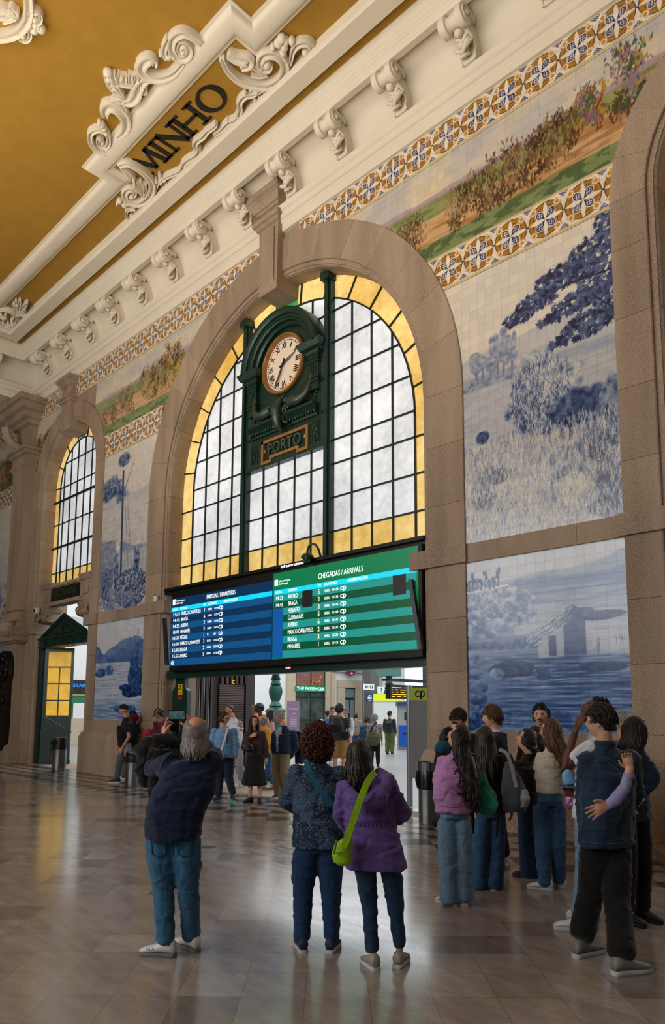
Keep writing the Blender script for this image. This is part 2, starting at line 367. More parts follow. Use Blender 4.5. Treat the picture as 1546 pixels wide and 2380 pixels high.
# string course, impost blocks, plinths
mb = MB(); t = []
def sbox(*a):
    k = len(mb.v); mb.box(*a); t.extend([RN.uniform(-.12, .08)] * (len(mb.v) - k))
for x0, x1 in ((-17.19, -16.1), (-16.09, -14.86), (-5.84, -5.3), (-5.295, -4.1), (-4.095, -3.48), (-22.0, -21.67)):
    sbox(x0, x1, -.0, .06, 3.795, 4.075)
for x0, x1 in ((-14.97, -13.93), (-6.85, -5.80), (-21.72, -21.05), (-17.85, -17.15), (-3.53, -2.75)):
    sbox(x0, x1, -.05, .5, 3.80, 4.08)
for x0, x1 in ((-17.24, -16.2), (-16.195, -14.86), (-5.84, -4.5), (-4.495, -3.48)):
    sbox(x0, x1, -.0, .06, .7, 1.33)
build_stone('trim_7', mb, t, 'granite string course and impost blocks')
mb = MB(); t = []
for x0, x1 in ((-17.66, -16.3), (-16.296, -14.9), (-14.896, -14.0), (-6.58, -5.9), (-5.896, -4.6), (-4.596, -3.52)):
    k = len(mb.v); e0, e1 = (.05 if x0 in (-17.66, -6.58) else 0), (.05 if x1 == -14.0 else 0)
    mb.rings([[(x0 - e0 * q, .06, z), (x1 + e1 * q, .06, z), (x1 + e1 * q, -.0 - o, z), (x0 - e0 * q, -.0 - o, z)] for z, o, q in ((0, .10, 1), (.90, .10, 1), (.95, .07, .7), (.99, .06, .6), (1.04, .012, 0))]); t += [RN.uniform(-.1, .1)] * (len(mb.v) - k)
build_stone('baseboard_north', mb, t, 'rough granite plinth along the foot of the wall')
mb = MB(); mb.poly([(-3.5, -.02), (-3.40, -.12), (-2.75, -.95), (-1.2, -.95), (-1.2, .0)], 0, .13, 'Z'); mb.poly([(-3.46, -.0), (-3.36, -.10), (-2.6, -.5), (-1.2, -.5), (-1.2, .0)], .135, 1.05, 'Z')
struct(mb.build('trim_8', M_stone), 'canted granite footing block at the right edge')

# left pilaster with stacked capital
mb = MB()
mold(mb, -22.72, -21.68, .05, -.25, [(0, .1), (.5, .1), (.55, 0), (4.55, 0), (4.56, .05), (4.75, .05), (4.76, 0), (9.0, 0), (9.05, .02), (9.15, .09), (9.2, .09), (9.21, .03), (9.45, .03), (9.5, .12), (9.58, .14), (9.6, .2), (9.68, .2), (9.69, -.05), (10.4, -.02), (10.45, .1), (10.55, .12), (10.6, .25), (10.75, .27), (10.8, .4), (11.0, .42), (11.02, .5), (11.2, .5)])
mb.tube([V((-22.2, -.25 - .5 * math.sin(a), 9.75 + .55 * (1 - math.cos(a)))) for a in [i * math.pi / 16 for i in range(9)]], .14, 8)
mold(mb, -22.8, -21.6, .05, -.3, [(3.55, 0), (3.6, .05), (3.62, .12), (3.75, .16), (3.8, .2), (3.95, .22), (4.0, .12), (4.1, .05), (4.5, .02)])
struct(mb.build('trim_9', M_stone), 'granite pilaster with stacked capital at the far left')
mb = MB(); mb.lathe([(.02, 0), (.1, .02), (.24, .16), (.27, .32), (.22, .42), (.26, .46), (.26, .5), (.02, .5)], (-21.75, -.5, 3.72), n=20)
tag(mb.build('stone_urn', M_stone), 'dark round stone bowl bracketed on the ledge of the far left pilaster', 'urn')

# cornice, cove, mouldings and ceiling, mitred round the far end
XL = -21.95
def cpath(): return [(6.0, 0.0), (XL, 0.0), (XL, -15.8)]
def csweep(name, prof, m, smooth=False, lb=None):
    mb = MB(); pr = [(o, z) for o, z in prof]; msweep(mb, cpath(), pr); o = mb.build(name, m, None, smooth); struct(o, lb); return o
csweep('trim_10', [(-.05, 11.21), (.02, 11.21), (.03, 11.25), (.035, 11.36), (.06, 11.38), (.07, 11.40), (.11, 11.42), (.12, 11.46), (.125, 11.52), (.16, 11.54), (.175, 11.56), (.20, 11.60), (.20, 11.63), (.17, 11.65), (.04, 11.67), (-.05, 11.67)], M_white, 'auto', 'cream plaster cornice moulding along the top of the tiles')
csweep('trim_11', [(-.05, 11.6), (.02, 11.62), (.025, 11.75), (.04, 11.88), (.07, 12.0), (.12, 12.1), (.2, 12.19), (.3, 12.25), (.42, 12.29), (.6, 12.31), (.6, 13.0), (-.05, 13.0)], M_white, 'auto', 'cream concave cove below the ceiling')
csweep('trim_12', [(.56, 12.27), (.58, 12.22), (.70, 12.20), (.735, 12.235), (.745, 12.30), (.765, 12.31), (.77, 12.36), (.79, 12.37), (.80, 12.42), (.83, 12.44), (.84, 12.48), (.87, 12.50), (.875, 12.60), (.875, 12.9), (.56, 12.9)], M_white, 'auto', 'white stepped moulding at the ceiling edge')
csweep('trim_13', [(.87, 12.60), (1.12, 12.60), (1.12, 12.9), (.87, 12.9)], M_gold, False, 'narrow ochre strip between the white mouldings')
csweep('trim_14', [(1.085, 12.5), (1.40, 12.5), (1.42, 12.53), (1.42, 12.62), (1.385, 12.63), (1.39, 12.70), (1.375, 12.72), (1.385, 12.95), (1.1, 12.95)], M_white, 'auto', 'white flat beam moulding round the ochre ceiling')
struct(MB().box(-34, 8, -16, .2, 12.8, 13.1).build('ceiling', M_gold))
mb = MB(); hr = [(-.235, 12.8), (-.235, 12.765), (-.19, 12.76), (-.17, 12.72), (-.12, 12.68), (-.04, 12.655), (.05, 12.66), (.12, 12.69), (.16, 12.73), (.175, 12.755), (.235, 12.765), (.235, 12.8)]
msweep(mb, [(7, -2.16), (-8.39, -2.16), (-8.39, -2.59), (-12.96, -2.59), (-12.96, -2.16), (XL + 2.16, -2.16), (XL + 2.16, -15.8)], [(-o, z) for o, z in hr])
struct(mb.build('trim_15', M_white, None, 'auto'), 'broad rounded white moulding framing the ochre ceiling field')
struct(MB().box(XL - 1.3, XL - .001, -15.9, .0, 11.28, 12.95).build('trim_16', M_white), 'cream cross beam at the far end of the hall bay')
# enclosing hall
struct(MB().box(-34, 8, -16.2, -16, 0, 2.2).box(-34, 8, -16.2, -16, 9.6, 13).box(-34, -17, -16.2, -16, 2.2, 9.6).box(-1, 8, -16.2, -16, 2.2, 9.6).box(-6.5, -4.8, -16.2, -16, 2.2, 9.6).box(-13, -11.3, -16.2, -16, 2.2, 9.6).build('wall_south', mat('hall_wall', '#9d958c', .8)))
struct(MB().box(-34.2, -34, -16, 1, 0, 13).build('wall_west', MATS['hall_wall']))
struct(MB().box(6, 6.2, -16, 1, 0, 13).build('wall_east', MATS['hall_wall']))

# scroll brackets under the moulding
def corbel(x):
    c = thing('scroll_bracket', 'cream plaster scroll bracket', 'bracket', (x, -.2, 11.66), 'scroll brackets in the cove under the ceiling')
    p, z = -.58, 12.09; mb = MB()
    for s in (-1, 1):
        xs = x + s * .15
        prof = [(.02, -.062), (.13, -.062), (.155, -.05), (.16, 0), (.155, .05), (.13, .062), (.02, .062)]
        mb.lathe([(r, hh + xs) for r, hh in prof], (0, p, z), 'X', 20)
        e = xs + s * .062
        sp = []; rr = []
        for i in range(26):
            a = i * .5; r = .135 - i * .0045; sp.append((e + s * .008, p + r * math.cos(a), z + r * math.sin(a))); rr.append(.016)
        mb.tube(sp, rr, 5)
        mb.ball((e + s * .02, p, z), (.03, .04, .04), 8, 6)
    mb.lathe([(.13, -.1 + x), (.105, -.06 + x), (.10, x), (.105, .06 + x), (.13, .1 + x)], (0, p, z), 'X', 18)
    mb.box(x - .2, x + .2, -.62, -.3, 12.15, 12.26)
    mb.build('volute', M_white, c, 'auto')
    mb = MB(); bp_ = smoothp([(0, .52, 12.16), (0, .50, 12.06), (0, .42, 12.0), (0, .31, 11.97), (0, .24, 11.90), (0, .21, 11.81), (0, .23, 11.73), (0, .20, 11.67)], 3)
    mb.rings([[(xx, -q.y, q.z) for q in bp_] + [(xx, .0, 11.66), (xx, .0, 12.2)] for xx in (x - .10, x + .135)])
    for e in (x - .10, x + .135): mb.tube([V((e, -q.y - .0, q.z)) for q in bp_], .022, 6)
    mb.build('bracket_body', M_white, c, 'auto')
    mb = MB(); mb.ball((x, -.46, 12.0), (.075, .075, .07), 10, 8)
    mid = [(x + .01, -.40, 12.03), (x + .01, -.33, 11.99), (x + .01, -.28, 11.91), (x + .01, -.26, 11.82), (x + .01, -.30, 11.73), (x + .01, -.34, 11.69)]; mb.tube(smoothp(mid, 3), [.035, .045, .05, .05, .05, .05, .05, .05, .05, .05, .05, .048, .045, .04, .03, .02], 8)
    for s_ in (-1, 1):
        for q in range(6):
            zz = 12.02 - q * .055; yy = -.40 + .11 * math.sin(q / 5 * math.pi * .9) ; L_ = .11 + .03 * (q % 2)
            mb.tube(smoothp([(x + .01, yy + .01, zz - .02), (x + .01 + s_ * .05, yy - .035, zz + .005), (x + .01 + s_ * L_ * .9, yy - .02, zz + .05), (x + .01 + s_ * L_, yy + .0, zz + .075)], 3), [.03, .034, .036, .036, .034, .03, .026, .02, .014, .006], 6)
    mb.tube(smoothp([(x - .05, -.27, 11.74), (x - .04, -.33, 11.69), (x + .01, -.36, 11.67), (x + .06, -.33, 11.69), (x + .07, -.27, 11.74)], 3), .026, 6)
    mb.build('acanthus_leaf', M_white, c, True)
    return c
c0 = corbel(-5.48)
NUM = ['first', 'second', 'third', 'fourth', 'fifth', 'sixth', 'seventh', 'eighth', 'ninth', 'tenth', 'eleventh', 'twelfth']
for k in range(-1, 12):
    if k == 0: continue
    dup(c0, (-1.37 * k, 0, 0))
for i, o in enumerate(sorted([o for o in bpy.data.objects if o.get('category') == 'bracket'], key=lambda o: -o.location.x)):
    j = i - 1
    o['label'] = ('cream plaster scroll bracket in the cove, cut off by the top edge of the view' if i == 0 else
                  'cream plaster scroll bracket just %s the big keystone capital' % ('right of' if j == 3 else 'left of') if j in (3, 4) else
                  'cream plaster scroll bracket nearest the far left corner of the ceiling' if j == 11 else
                  'cream plaster scroll bracket in the cove, %s from the top edge of the view' % NUM[i] if j < 3 else
                  'cream plaster scroll bracket in the cove, %s from the far left corner' % NUM[11 - j])
dup(c0, (0, 0, 0), 'x')
o = bpy.data.objects['scroll_bracket.013'] if 'scroll_bracket.013' in bpy.data.objects else None
if o: # the one bracket seen on the end beam
    o.rotation_euler = (0, 0, math.pi / 2); o.location = (XL + .2, -1.55, 11.66); o['label'] = 'cream plaster scroll bracket on the end beam, cut by the left edge of the view'

# plaster scrollwork on the ceiling
def cz(P, z=12.76): return onZ(P[0], P[1], z)
def za(x, y): return (180 + x / 4.76, 20 + y / 4.76)
def zb(x, y): return (500 + x / 3.865, y / 3.865)
def zc(x, y): return (x / 7.73, y / 7.73)
def zd(x, y): return (x / 5.153, 560 + y / 5.153)
def ribbon(mb, f, pts, r0, r1, rm=None):
    P = smoothp([cz(f(*p)) for p in pts]); n = len(P); rm = rm or (r0 + r1) / 2
    rad = [(r0 * (1 - i/(n-1)) + r1 * i/(n-1)) + (rm - (r0 + r1)/2) * math.sin(math.pi * i/(n-1)) for i in range(n)]
    # raised ribbon: flat across the ceiling, hanging down, with a hollow
    rs = []
    for i, p in enumerate(P):
        t_ = (P[min(i+1, n-1)] - P[max(i-1, 0)]).normalized(); s_ = V((-t_.y, t_.x, 0)); r = rad[i]
        rs.append([p + s_ * (a * r) + V((0, 0, b)) for a, b in ((-1, .04), (-1.05, -.03), (-.85, -.085 - r*.3), (-.5, -.08 - r*.3), (0, -.045), (.5, -.08 - r*.3), (.85, -.085 - r*.3), (1.05, -.03), (1, .04))])
    mb.rings(rs)
def blobs(mb, f, pts, r):
    for p in pts:
        q = cz(f(p[0], p[1])); k = p[2] if len(p) > 2 else 1; mb.ball(q + V((0, 0, -.03)), (r * k, r * k, .09), 10, 8)
mb = MB()
ribbon(mb, za, [(310, 1570), (210, 1530), (145, 1440), (150, 1350), (230, 1310), (320, 1350), (350, 1440), (320, 1500), (250, 1490), (225, 1440), (250, 1410), (280, 1440)], .06, .03)
blobs(mb, za, [(270, 1260, .9), (245, 1235, .6), (300, 1300, .7), (320, 1350, .5), (275, 1455, .6)], .075)
ribbon(mb, za, [(440, 1400), (520, 1330), (545, 1240), (500, 1130), (420, 1060), (340, 1050), (300, 1110), (310, 1165)], .03, .06, .12)
ribbon(mb, za, [(540, 1200), (530, 1100), (490, 1030), (430, 1000), (370, 1000)], .02, .03, .06)
ribbon(mb, za, [(510, 960), (430, 890), (370, 810), (340, 740), (330, 690)], .02, .07, .07)
for a, b in (((420, 780), (390, 690)), ((470, 790), (470, 700)), ((530, 790), (520, 710)), ((590, 770), (590, 700)), ((650, 760), (650, 700)), ((440, 840), (350, 840)), ((450, 900), (390, 880)), ((470, 940), (400, 940)), ((490, 990), (430, 980))):
    ribbon(mb, za, [(620, 820) if a[0] > 460 and a[1] < 800 else (510, 960), a, b], .03, .045, .05)
blobs(mb, za, [(340, 690, 1.1), (345, 750, 1.0)], .08)
ribbon(mb, za, [(500, 1000), (590, 1000), (650, 930), (680, 840), (730, 780), (800, 760)], .05, .03, .1)
ribbon(mb, za, [(690, 800), (700, 880), (740, 900), (765, 860), (740, 830), (725, 855)], .035, .02)
ribbon(mb, za, [(1170, 570), (1060, 690), (920, 740), (790, 720), (710, 650), (730, 570), (800, 530), (855, 560), (850, 600)], .03, .04, .10)
ribbon(mb, za, [(700, 740), (680, 690), (650, 620)], .05, .03)
ribbon(mb, za, [(1370, 350), (1270, 275), (1160, 240), (1060, 300), (1040, 410), (1100, 500), (1190, 510), (1240, 440), (1210, 370), (1150, 360), (1125, 420), (1160, 460), (1190, 440)], .055, .03, .075)
ribbon(mb, za, [(1010, 300), (970, 380), (960, 460), (1000, 510)], .04, .06); blobs(mb, za, [(1010, 500), (920, 470, .5), (1060, 500, .6), (1170, 440, .8)], .07)
up = mb.build('ceiling_scrollwork', M_white, None, 'auto'); tag(up, 'white plaster leaf scrolls rising on the ochre ceiling above the tablet moulding', 'ceiling ornament', 'plaster scrollwork on the ceiling')
mb = MB()
ribbon(mb, za, [(460, 1710), (560, 1690), (700, 1760), (800, 1860), (830, 1960), (790, 2060), (700, 2125), (600, 2120), (530, 2070), (530, 2000), (590, 1970), (640, 2010), (610, 2060)], .05, .035, .085)
ribbon(mb, za, [(480, 1730), (550, 1780), (600, 1840), (600, 1880)], .03, .05, .08)
for q in ((620, 1950), (680, 1890), (740, 1920)): ribbon(mb, za, [(720, 2050), ((720+q[0])//2 + 20, (2050+q[1])//2), q], .02, .05)
blobs(mb, za, [(600, 2055, .9), (470, 2110, .8), (520, 2150, 1), (560, 2130, .7), (440, 2130, .4), (600, 2270, .7)], .075)
ribbon(mb, za, [(640, 2190), (560, 2200), (540, 2260), (580, 2300), (630, 2280)], .03, .03)
ribbon(mb, za, [(860, 2010), (880, 1930), (900, 1890)], .03, .03); blobs(mb, za, [(870, 1880, .5), (920, 1900, .7), (960, 1870, .7), (990, 1920, .5), (910, 1820, .5)], .07)
ribbon(mb, za, [(900, 1900), (980, 1840), (1070, 1800), (1150, 1760), (1180, 1690), (1240, 1640), (1310, 1600), (1350, 1540), (1300, 1500), (1320, 1440), (1390, 1390), (1440, 1330), (1500, 1290), (1540, 1250)], .03, .03, .055)
ribbon(mb, zb, [(-10, 1190), (60, 1140), (120, 1080), (190, 1050), (225, 970), (220, 900), (270, 840), (330, 830), (390, 800), (470, 760)], .03, .02, .055)
blobs(mb, zb, [(370, 800, 1), (270, 800, .5), (320, 770, .6), (400, 850, .5), (360, 870, .5), (110, 1060, .5), (200, 1020, .5)], .07)
dn = mb.build('ceiling_scrollwork', M_white, None, 'auto'); tag(dn, 'white plaster scroll and ribbon garland below the lettering on the ceiling', 'ceiling ornament', 'plaster scrollwork on the ceiling')
mb = MB()
ribbon(mb, zb, [(60, 500), (120, 610), (220, 700), (350, 740), (480, 745), (590, 690), (630, 600), (605, 510), (530, 460), (440, 470), (400, 540), (430, 590), (480, 600), (505, 560)], .05, .035, .085)
ribbon(mb, zb, [(120, 460), (200, 500), (300, 520), (290, 560), (235, 590)], .07, .04, .1)
for q in ((340, 560), (330, 640), (400, 590)): ribbon(mb, zb, [(470, 650), ((470+q[0])//2, (650+q[1])//2 + 10), q], .02, .05)
blobs(mb, zb, [(600, 330, 1), (570, 370, 1), (620, 400, 1), (690, 350, .8), (520, 400, .6), (610, 450, .9), (640, 350, .7), (465, 560, 1.1), (620, 490, .5), (815, 450, .9)], .08)
ribbon(mb, zb, [(640, 620), (680, 520), (700, 430), (750, 370), (830, 360), (875, 400), (860, 460), (820, 480), (800, 440)], .02, .04, .06)
tr_ = mb.build('ceiling_scrollwork', M_white, None, 'auto'); tag(tr_, 'white plaster C scroll with buds at the upper right corner of the tablet moulding', 'ceiling ornament', 'plaster scrollwork on the ceiling')
mb = MB()
ribbon(mb, zc, [(-300, 640), (0, 620), (200, 585), (380, 480), (490, 310), (520, 100), (500, -200)], .075, .075)
for q in ((-60, 60), (60, 120), (150, 230), (40, 330), (260, 130), (-40, 250), (180, 60)): ribbon(mb, zc, [(300, 260), ((300+q[0])/2, (260+q[1])/2 - 30), q], .02, .03, .06)
ribbon(mb, zc, [(520, 260), (560, 160), (680, 160), (740, 260), (700, 350), (620, 350), (580, 290)], .04, .03); ribbon(mb, zc, [(500, 430), (550, 560), (500, 660), (400, 660), (340, 600), (370, 560), (420, 600)], .035, .03)
blobs(mb, zc, [(630, 290, .9), (420, 590, .8), (530, 400, .9), (640, 400, 1), (620, 500, 1.1), (740, 480, 1.2), (690, 430, .8)], .065)
tl_ = mb.build('ceiling_scrollwork', M_white, None, 'auto'); tag(tl_, 'white plaster wreath fragment on the ochre ceiling at the top left corner', 'ceiling ornament', 'plaster scrollwork on the ceiling')
mb = MB()
ribbon(mb, zd, [(-60, 800), (40, 800), (140, 830), (210, 900), (200, 970), (110, 1010), (0, 1000), (-80, 980)], .05, .05)
for i in range(9): a = i * .6; blobs(mb, zd, [(60 + 95 * math.cos(a), 905 + 55 * math.sin(a), .45)], .08)
for q in ((190, 700), (240, 690), (330, 715), (160, 740), (310, 790), (330, 860), (270, 830), (240, 880)): ribbon(mb, zd, [(190, 850), ((190+q[0])/2 + 10, (850+q[1])/2), q], .04, .02, .06)
blobs(mb, zd, [(40, 900, 1.4), (200, 740, .9), (150, 980, .6), (235, 960, .5)], .08)
bl_ = mb.build('ceiling_scrollwork', M_white, None, 'auto'); tag(bl_, 'white plaster cartouche in the far corner of the ochre ceiling frame', 'ceiling ornament', 'plaster scrollwork on the ceiling')
# painted province name in raised serif capitals
def letters(word, x0, y0, y1, adv, z, m):
    mb = MB(); hgt = y0 - y1
    def seg(ox, w, a, b, t0):   # stroke between unit points a,b with thickness
        A = V((ox + a[0] * w, y0 - a[1] * hgt)); B = V((ox + b[0] * w, y0 - b[1] * hgt)); d = (B - A).normalized(); n_ = V((-d.y, d.x)) * t0
        mb.poly([tuple(A + n_), tuple(A - n_), tuple(B - n_), tuple(B + n_)], z - .012, z + .02, 'Z')
    def serif(ox, w, px_, py_, k=.13): seg(ox, w, (px_ - k, py_), (px_ + k, py_), .022)
    for ch, ox, w in word:
        if ch == 'I': seg(ox, w, (.5, 0), (.5, 1), .05); serif(ox, w, .5, .03, .42); serif(ox, w, .5, .97, .42)
        if ch == 'M':
            seg(ox, w, (.08, 0), (.2, 1), .032); seg(ox, w, (.2, 1), (.5, .08), .052); seg(ox, w, (.5, .08), (.8, 1), .032); seg(ox, w, (.8, 1), (.93, 0), .052)
            serif(ox, w, .08, .03); serif(ox, w, .93, .03, .15); serif(ox, w, .14, .97, .1); serif(ox, w, .84, .97, .1)
        if ch == 'N': seg(ox, w, (.15, 0), (.15, 1), .032); seg(ox, w, (.15, 1), (.85, 0), .055); seg(ox, w, (.85, 0), (.85, 1), .032); serif(ox, w, .15, .03, .16); serif(ox, w, .1, .97, .12); serif(ox, w, .85, .97, .16)
        if ch == 'H': seg(ox, w, (.15, 0), (.15, 1), .05); seg(ox, w, (.85, 0), (.85, 1), .05); seg(ox, w, (.15, .5), (.85, .5), .028); [serif(ox, w, a, b, .2) for a in (.15, .85) for b in (.03, .97)]
        if ch == 'O':
            n_ = 28; ring = []
            for i in range(n_):
                a = 2 * math.pi * i / n_; c_, s_ = math.cos(a), math.sin(a)
                ring.append(((ox + w * (.5 + .52 * c_), y0 - hgt * (.5 + .53 * s_)), (ox + w * (.5 + .33 * c_), y0 - hgt * (.5 + .44 * s_))))
            for i in range(n_):
                a, b = ring[i], ring[(i + 1) % n_]; mb.poly([a[0], b[0], b[1], a[1]], z - .012, z + .02, 'Z')
    return mb
mb = letters([('M', -12.42, .70), ('I', -11.73, .22), ('N', -11.50, .62), ('H', -10.92, .66), ('O', -10.22, .62)], 0, -1.68, -2.18, 0, 12.79, None)
tag(mb.build('ceiling_lettering', mat('black_lettering', '#14110f', .6)), 'black capital letters MINHO on the ochre ceiling', 'lettering')
# ------------------------------------------------------------ tile paintings (generic landscapes on a dense colour grid)
RG = np.random.default_rng(5)
def vnoise(h, w, ch, cw, seed):
    g = np.random.default_rng(seed).random((ch + 3, cw + 3)); y = np.linspace(0, ch, h)[:, None] * np.ones((1, w)); x = np.ones((h, 1)) * np.linspace(0, cw, w)[None]
    yi, xi = y.astype(int), x.astype(int); fy, fx = y - yi, x - xi; fy = fy * fy * (3 - 2 * fy); fx = fx * fx * (3 - 2 * fx)
    return (g[yi, xi] * (1 - fx) + g[yi, xi + 1] * fx) * (1 - fy) + (g[yi + 1, xi] * (1 - fx) + g[yi + 1, xi + 1] * fx) * fy
def fbm(h, w, ch, cw, seed, o=5):
    s = 0; a = .5
    for k in range(o): s = s + a * vnoise(h, w, int(ch * 2**k), int(cw * 2**k), seed + k * 13); a *= .55
    return s / (.5 * (1 - .55**o) / .45)
def ss(a, b, x): t = np.clip((x - a) / (b - a), 0, 1); return t * t * (3 - 2 * t)
class Paint:
    """canvas in metres; T = ink tone 0..1; origin lower left"""
    def __init__(s, w, h, res, xm=0.): s.w, s.h, s.res, s.xm = w - xm, h, res, xm; s.nx, s.ny = int(round((w - xm) / res)) + 1, int(round(h / res)) + 1; s.X, s.Z = np.meshgrid(np.linspace(xm, w, s.nx), np.linspace(0, h, s.ny)); s.T = np.zeros((s.ny, s.nx)); s.C = None
    def n(s, fx, fz, seed, o=5): return fbm(s.ny, s.nx, max(1, int(s.h * fz)), max(1, int(s.w * fx)), seed, o)
    def put(s, mask, tone): s.T = s.T * (1 - mask) + tone * mask
    def under(s, line, soft=.02): return ss(-soft, soft, line - s.Z)   # 1 below line(x)
    def blob(s, cx, cz, rx, rz, tone, seed, rough=.5, soft=.12, tex=.35):
        d = np.sqrt(((s.X - cx) / rx)**2 + ((s.Z - cz) / rz)**2) + (s.n(5, 5, seed) - .5) * rough * 2
        m = 1 - ss(1 - soft, 1 + soft, d); s.put(m, np.clip(tone + (s.n(14, 14, seed + 3) - .5) * tex * 2 + .25 * (cz - s.Z) / rz * tex, 0, 1))
    def dab(s, x, z, L, wd, ang, tone, op=.9):
        r = int(L / s.res) + 2; ix, iz = int((x - s.xm) / s.res), int(z / s.res); a, b, c, d = max(0, ix - r), min(s.nx, ix + r), max(0, iz - r), min(s.ny, iz + r)
        if a >= b or c >= d: return
        X, Z = s.X[c:d, a:b] - x, s.Z[c:d, a:b] - z; u = X * math.cos(ang) + Z * math.sin(ang); v = -X * math.sin(ang) + Z * math.cos(ang)
        m = (1 - ss(.75, 1.1, np.sqrt((u / L)**2 + (v / wd)**2))) * op; s.T[c:d, a:b] = s.T[c:d, a:b] * (1 - m) + tone * m
    def line(s, x0, z0, x1, z1, wd, tone):
        n = int(math.hypot(x1 - x0, z1 - z0) / (wd * .7)) + 2
        for i in range(n): t = i / (n - 1); s.dab(x0 + (x1 - x0) * t, z0 + (z1 - z0) * t, wd, wd, 0, tone)
    def ramp(s, stops):
        t = np.clip(s.T, 0, 1); ks = [k for k, _ in stops]; cs = np.array([lin(c)[:3] for _, c in stops]); s.C = np.stack([np.interp(t, ks, cs[:, i]) for i in range(3)], -1)
BLUE = [(0, '#e2d8c6'), (.2, '#cfcac4'), (.45, '#9aa3b6'), (.7, '#5a6c92'), (.88, '#2b3c66'), (1, '#151d3a')]
BLUE2 = [(0, '#dcdde0'), (.2, '#bcc6d6'), (.42, '#7f98c0'), (.68, '#3a5f9b'), (.88, '#173a74'), (1, '#0b1d45')]
def tile_mat(name, rough=.16):
    M = bpy.data.materials.new(name); M.use_nodes = True; nt = M.node_tree; N = nt.nodes; L = nt.links; b = N['Principled BSDF']
    a = N.new('ShaderNodeAttribute'); a.attribute_name = 'paint'; tc = N.new('ShaderNodeTexCoord'); sp = N.new('ShaderNodeSeparateXYZ'); L.new(tc.outputs['Object'], sp.inputs[0])
    def m(op, p, q=None):
        n = N.new('ShaderNodeMath'); n.operation = op
        for i, x in enumerate((p, q)):
            if x is None: continue
            if isinstance(x, (int, float)): n.inputs[i].default_value = x
            else: L.new(x, n.inputs[i])
        return n.outputs[0]
    u = m('DIVIDE', m('ADD', sp.outputs[0], 40.0), .14); v = m('DIVIDE', sp.outputs[2], .14)
    e = m('MAXIMUM', m('ABSOLUTE', m('SUBTRACT', m('FRACT', u), .5)), m('ABSOLUTE', m('SUBTRACT', m('FRACT', v), .5))); j = m('GREATER_THAN', e, .488)
    cb = N.new('ShaderNodeCombineXYZ'); L.new(m('FLOOR', u), cb.inputs[0]); L.new(m('FLOOR', v), cb.inputs[1]); wn = N.new('ShaderNodeTexWhiteNoise'); L.new(cb.outputs[0], wn.inputs['Vector'])
    hs = N.new('ShaderNodeHueSaturation'); L.new(a.outputs['Color'], hs.inputs['Color'])
    val = m('MULTIPLY', m('ADD', m('MULTIPLY', wn.outputs['Value'], .13), .93), m('SUBTRACT', 1.0, m('MULTIPLY', j, .38))); L.new(val, hs.inputs['Value']); L.new(hs.outputs[0], b.inputs['Base Color'])
    b.inputs['Roughness'].default_value = rough; b.inputs['Specular IOR Level'].default_value = .5
    # each tile is glazed slightly out of plane
    nm = N.new('ShaderNodeBump'); nm.inputs['Strength'].default_value = .5; nm.inputs['Distance'].default_value = .002
    nz = N.new('ShaderNodeTexNoise'); nz.inputs['Scale'].default_value = 7; L.new(tc.outputs['Object'], nz.inputs['Vector'])
    L.new(m('SUBTRACT', nz.outputs[0], m('MULTIPLY', j, 1.0)), nm.inputs['Height']); L.new(nm.outputs[0], b.inputs['Normal'])
    return M
M_tile = tile_mat('glazed_tile')
def panel(name, P, x0, z0, y, label, cat, group=None, clips=()):
    nx, ny = P.nx, P.ny; co = np.zeros((ny, nx, 3)); co[..., 0] = x0 + P.X; co[..., 1] = y; co[..., 2] = z0 + P.Z
    back = co.copy()[[0, -1]][:, [0, -1]].reshape(-1, 3); back[:, 1] += .02; co = co.reshape(-1, 3)
    i = np.arange((ny - 1) * (nx - 1)); r, c = i // (nx - 1), i % (nx - 1); q = np.stack([r*nx + c, r*nx + c + 1, (r+1)*nx + c + 1, (r+1)*nx + c], 1)
    cx, cz_ = co[q].mean(1)[:, 0], co[q].mean(1)[:, 2]; keep = np.ones(len(q), bool)
    for (ax, az, ar) in clips: keep &= ~(((np.hypot(cx - ax, cz_ - az) < ar) & (cz_ >= az)) | ((abs(cx - ax) < ar) & (cz_ < az)))
    q = q[keep]; me = bpy.data.meshes.new(name); me.vertices.add(len(co)); me.vertices.foreach_set('co', co.ravel().astype(np.float32))
    me.loops.add(len(q) * 4); me.loops.foreach_set('vertex_index', q.ravel().astype(np.int32)); me.polygons.add(len(q)); me.polygons.foreach_set('loop_start', (np.arange(len(q)) * 4).astype(np.int32)); me.polygons.foreach_set('loop_total', np.full(len(q), 4, np.int32)); me.update(calc_edges=True)
    at = me.color_attributes.new('paint', 'FLOAT_COLOR', 'POINT'); cc = np.ones((len(co), 4), np.float32); cc[:, :3] = P.C.reshape(-1, 3); at.data.foreach_set('color', cc.ravel())
    o = put(name, me, M_tile); md = o.modifiers.new('t', 'SOLIDIFY'); md.thickness = .018; md.offset = -1; tag(o, label, cat, group); return o
def leaves(P, cx, cz, rx, rz, n, seed, tone=.92, L=.045):
    r = random.Random(seed)
    for _ in range(n):
        a, q = r.uniform(0, 6.28), math.sqrt(r.random()); x, z = cx + rx * q * math.cos(a), cz + rz * q * math.sin(a); t = tone + r.uniform(-.25, .08)
        b = r.uniform(0, 3.14)
        for k in range(4): P.dab(x + .02 * math.cos(b + k * .8), z + .02 * math.sin(b + k * .8), L * r.uniform(.6, 1), L * .26, b + k * .8, t)
def tree(P, x, z, hgt, wd, tone, seed):
    r = random.Random(seed); P.line(x, z, x + wd * .1, z + hgt * .7, wd * .06 + .008, min(1, tone + .1))
    for k in range(7): P.blob(x + r.uniform(-.35, .35) * wd, z + hgt * r.uniform(.45, .95), wd * r.uniform(.2, .38), hgt * r.uniform(.08, .17), tone, seed + k, .5, .25, .3)
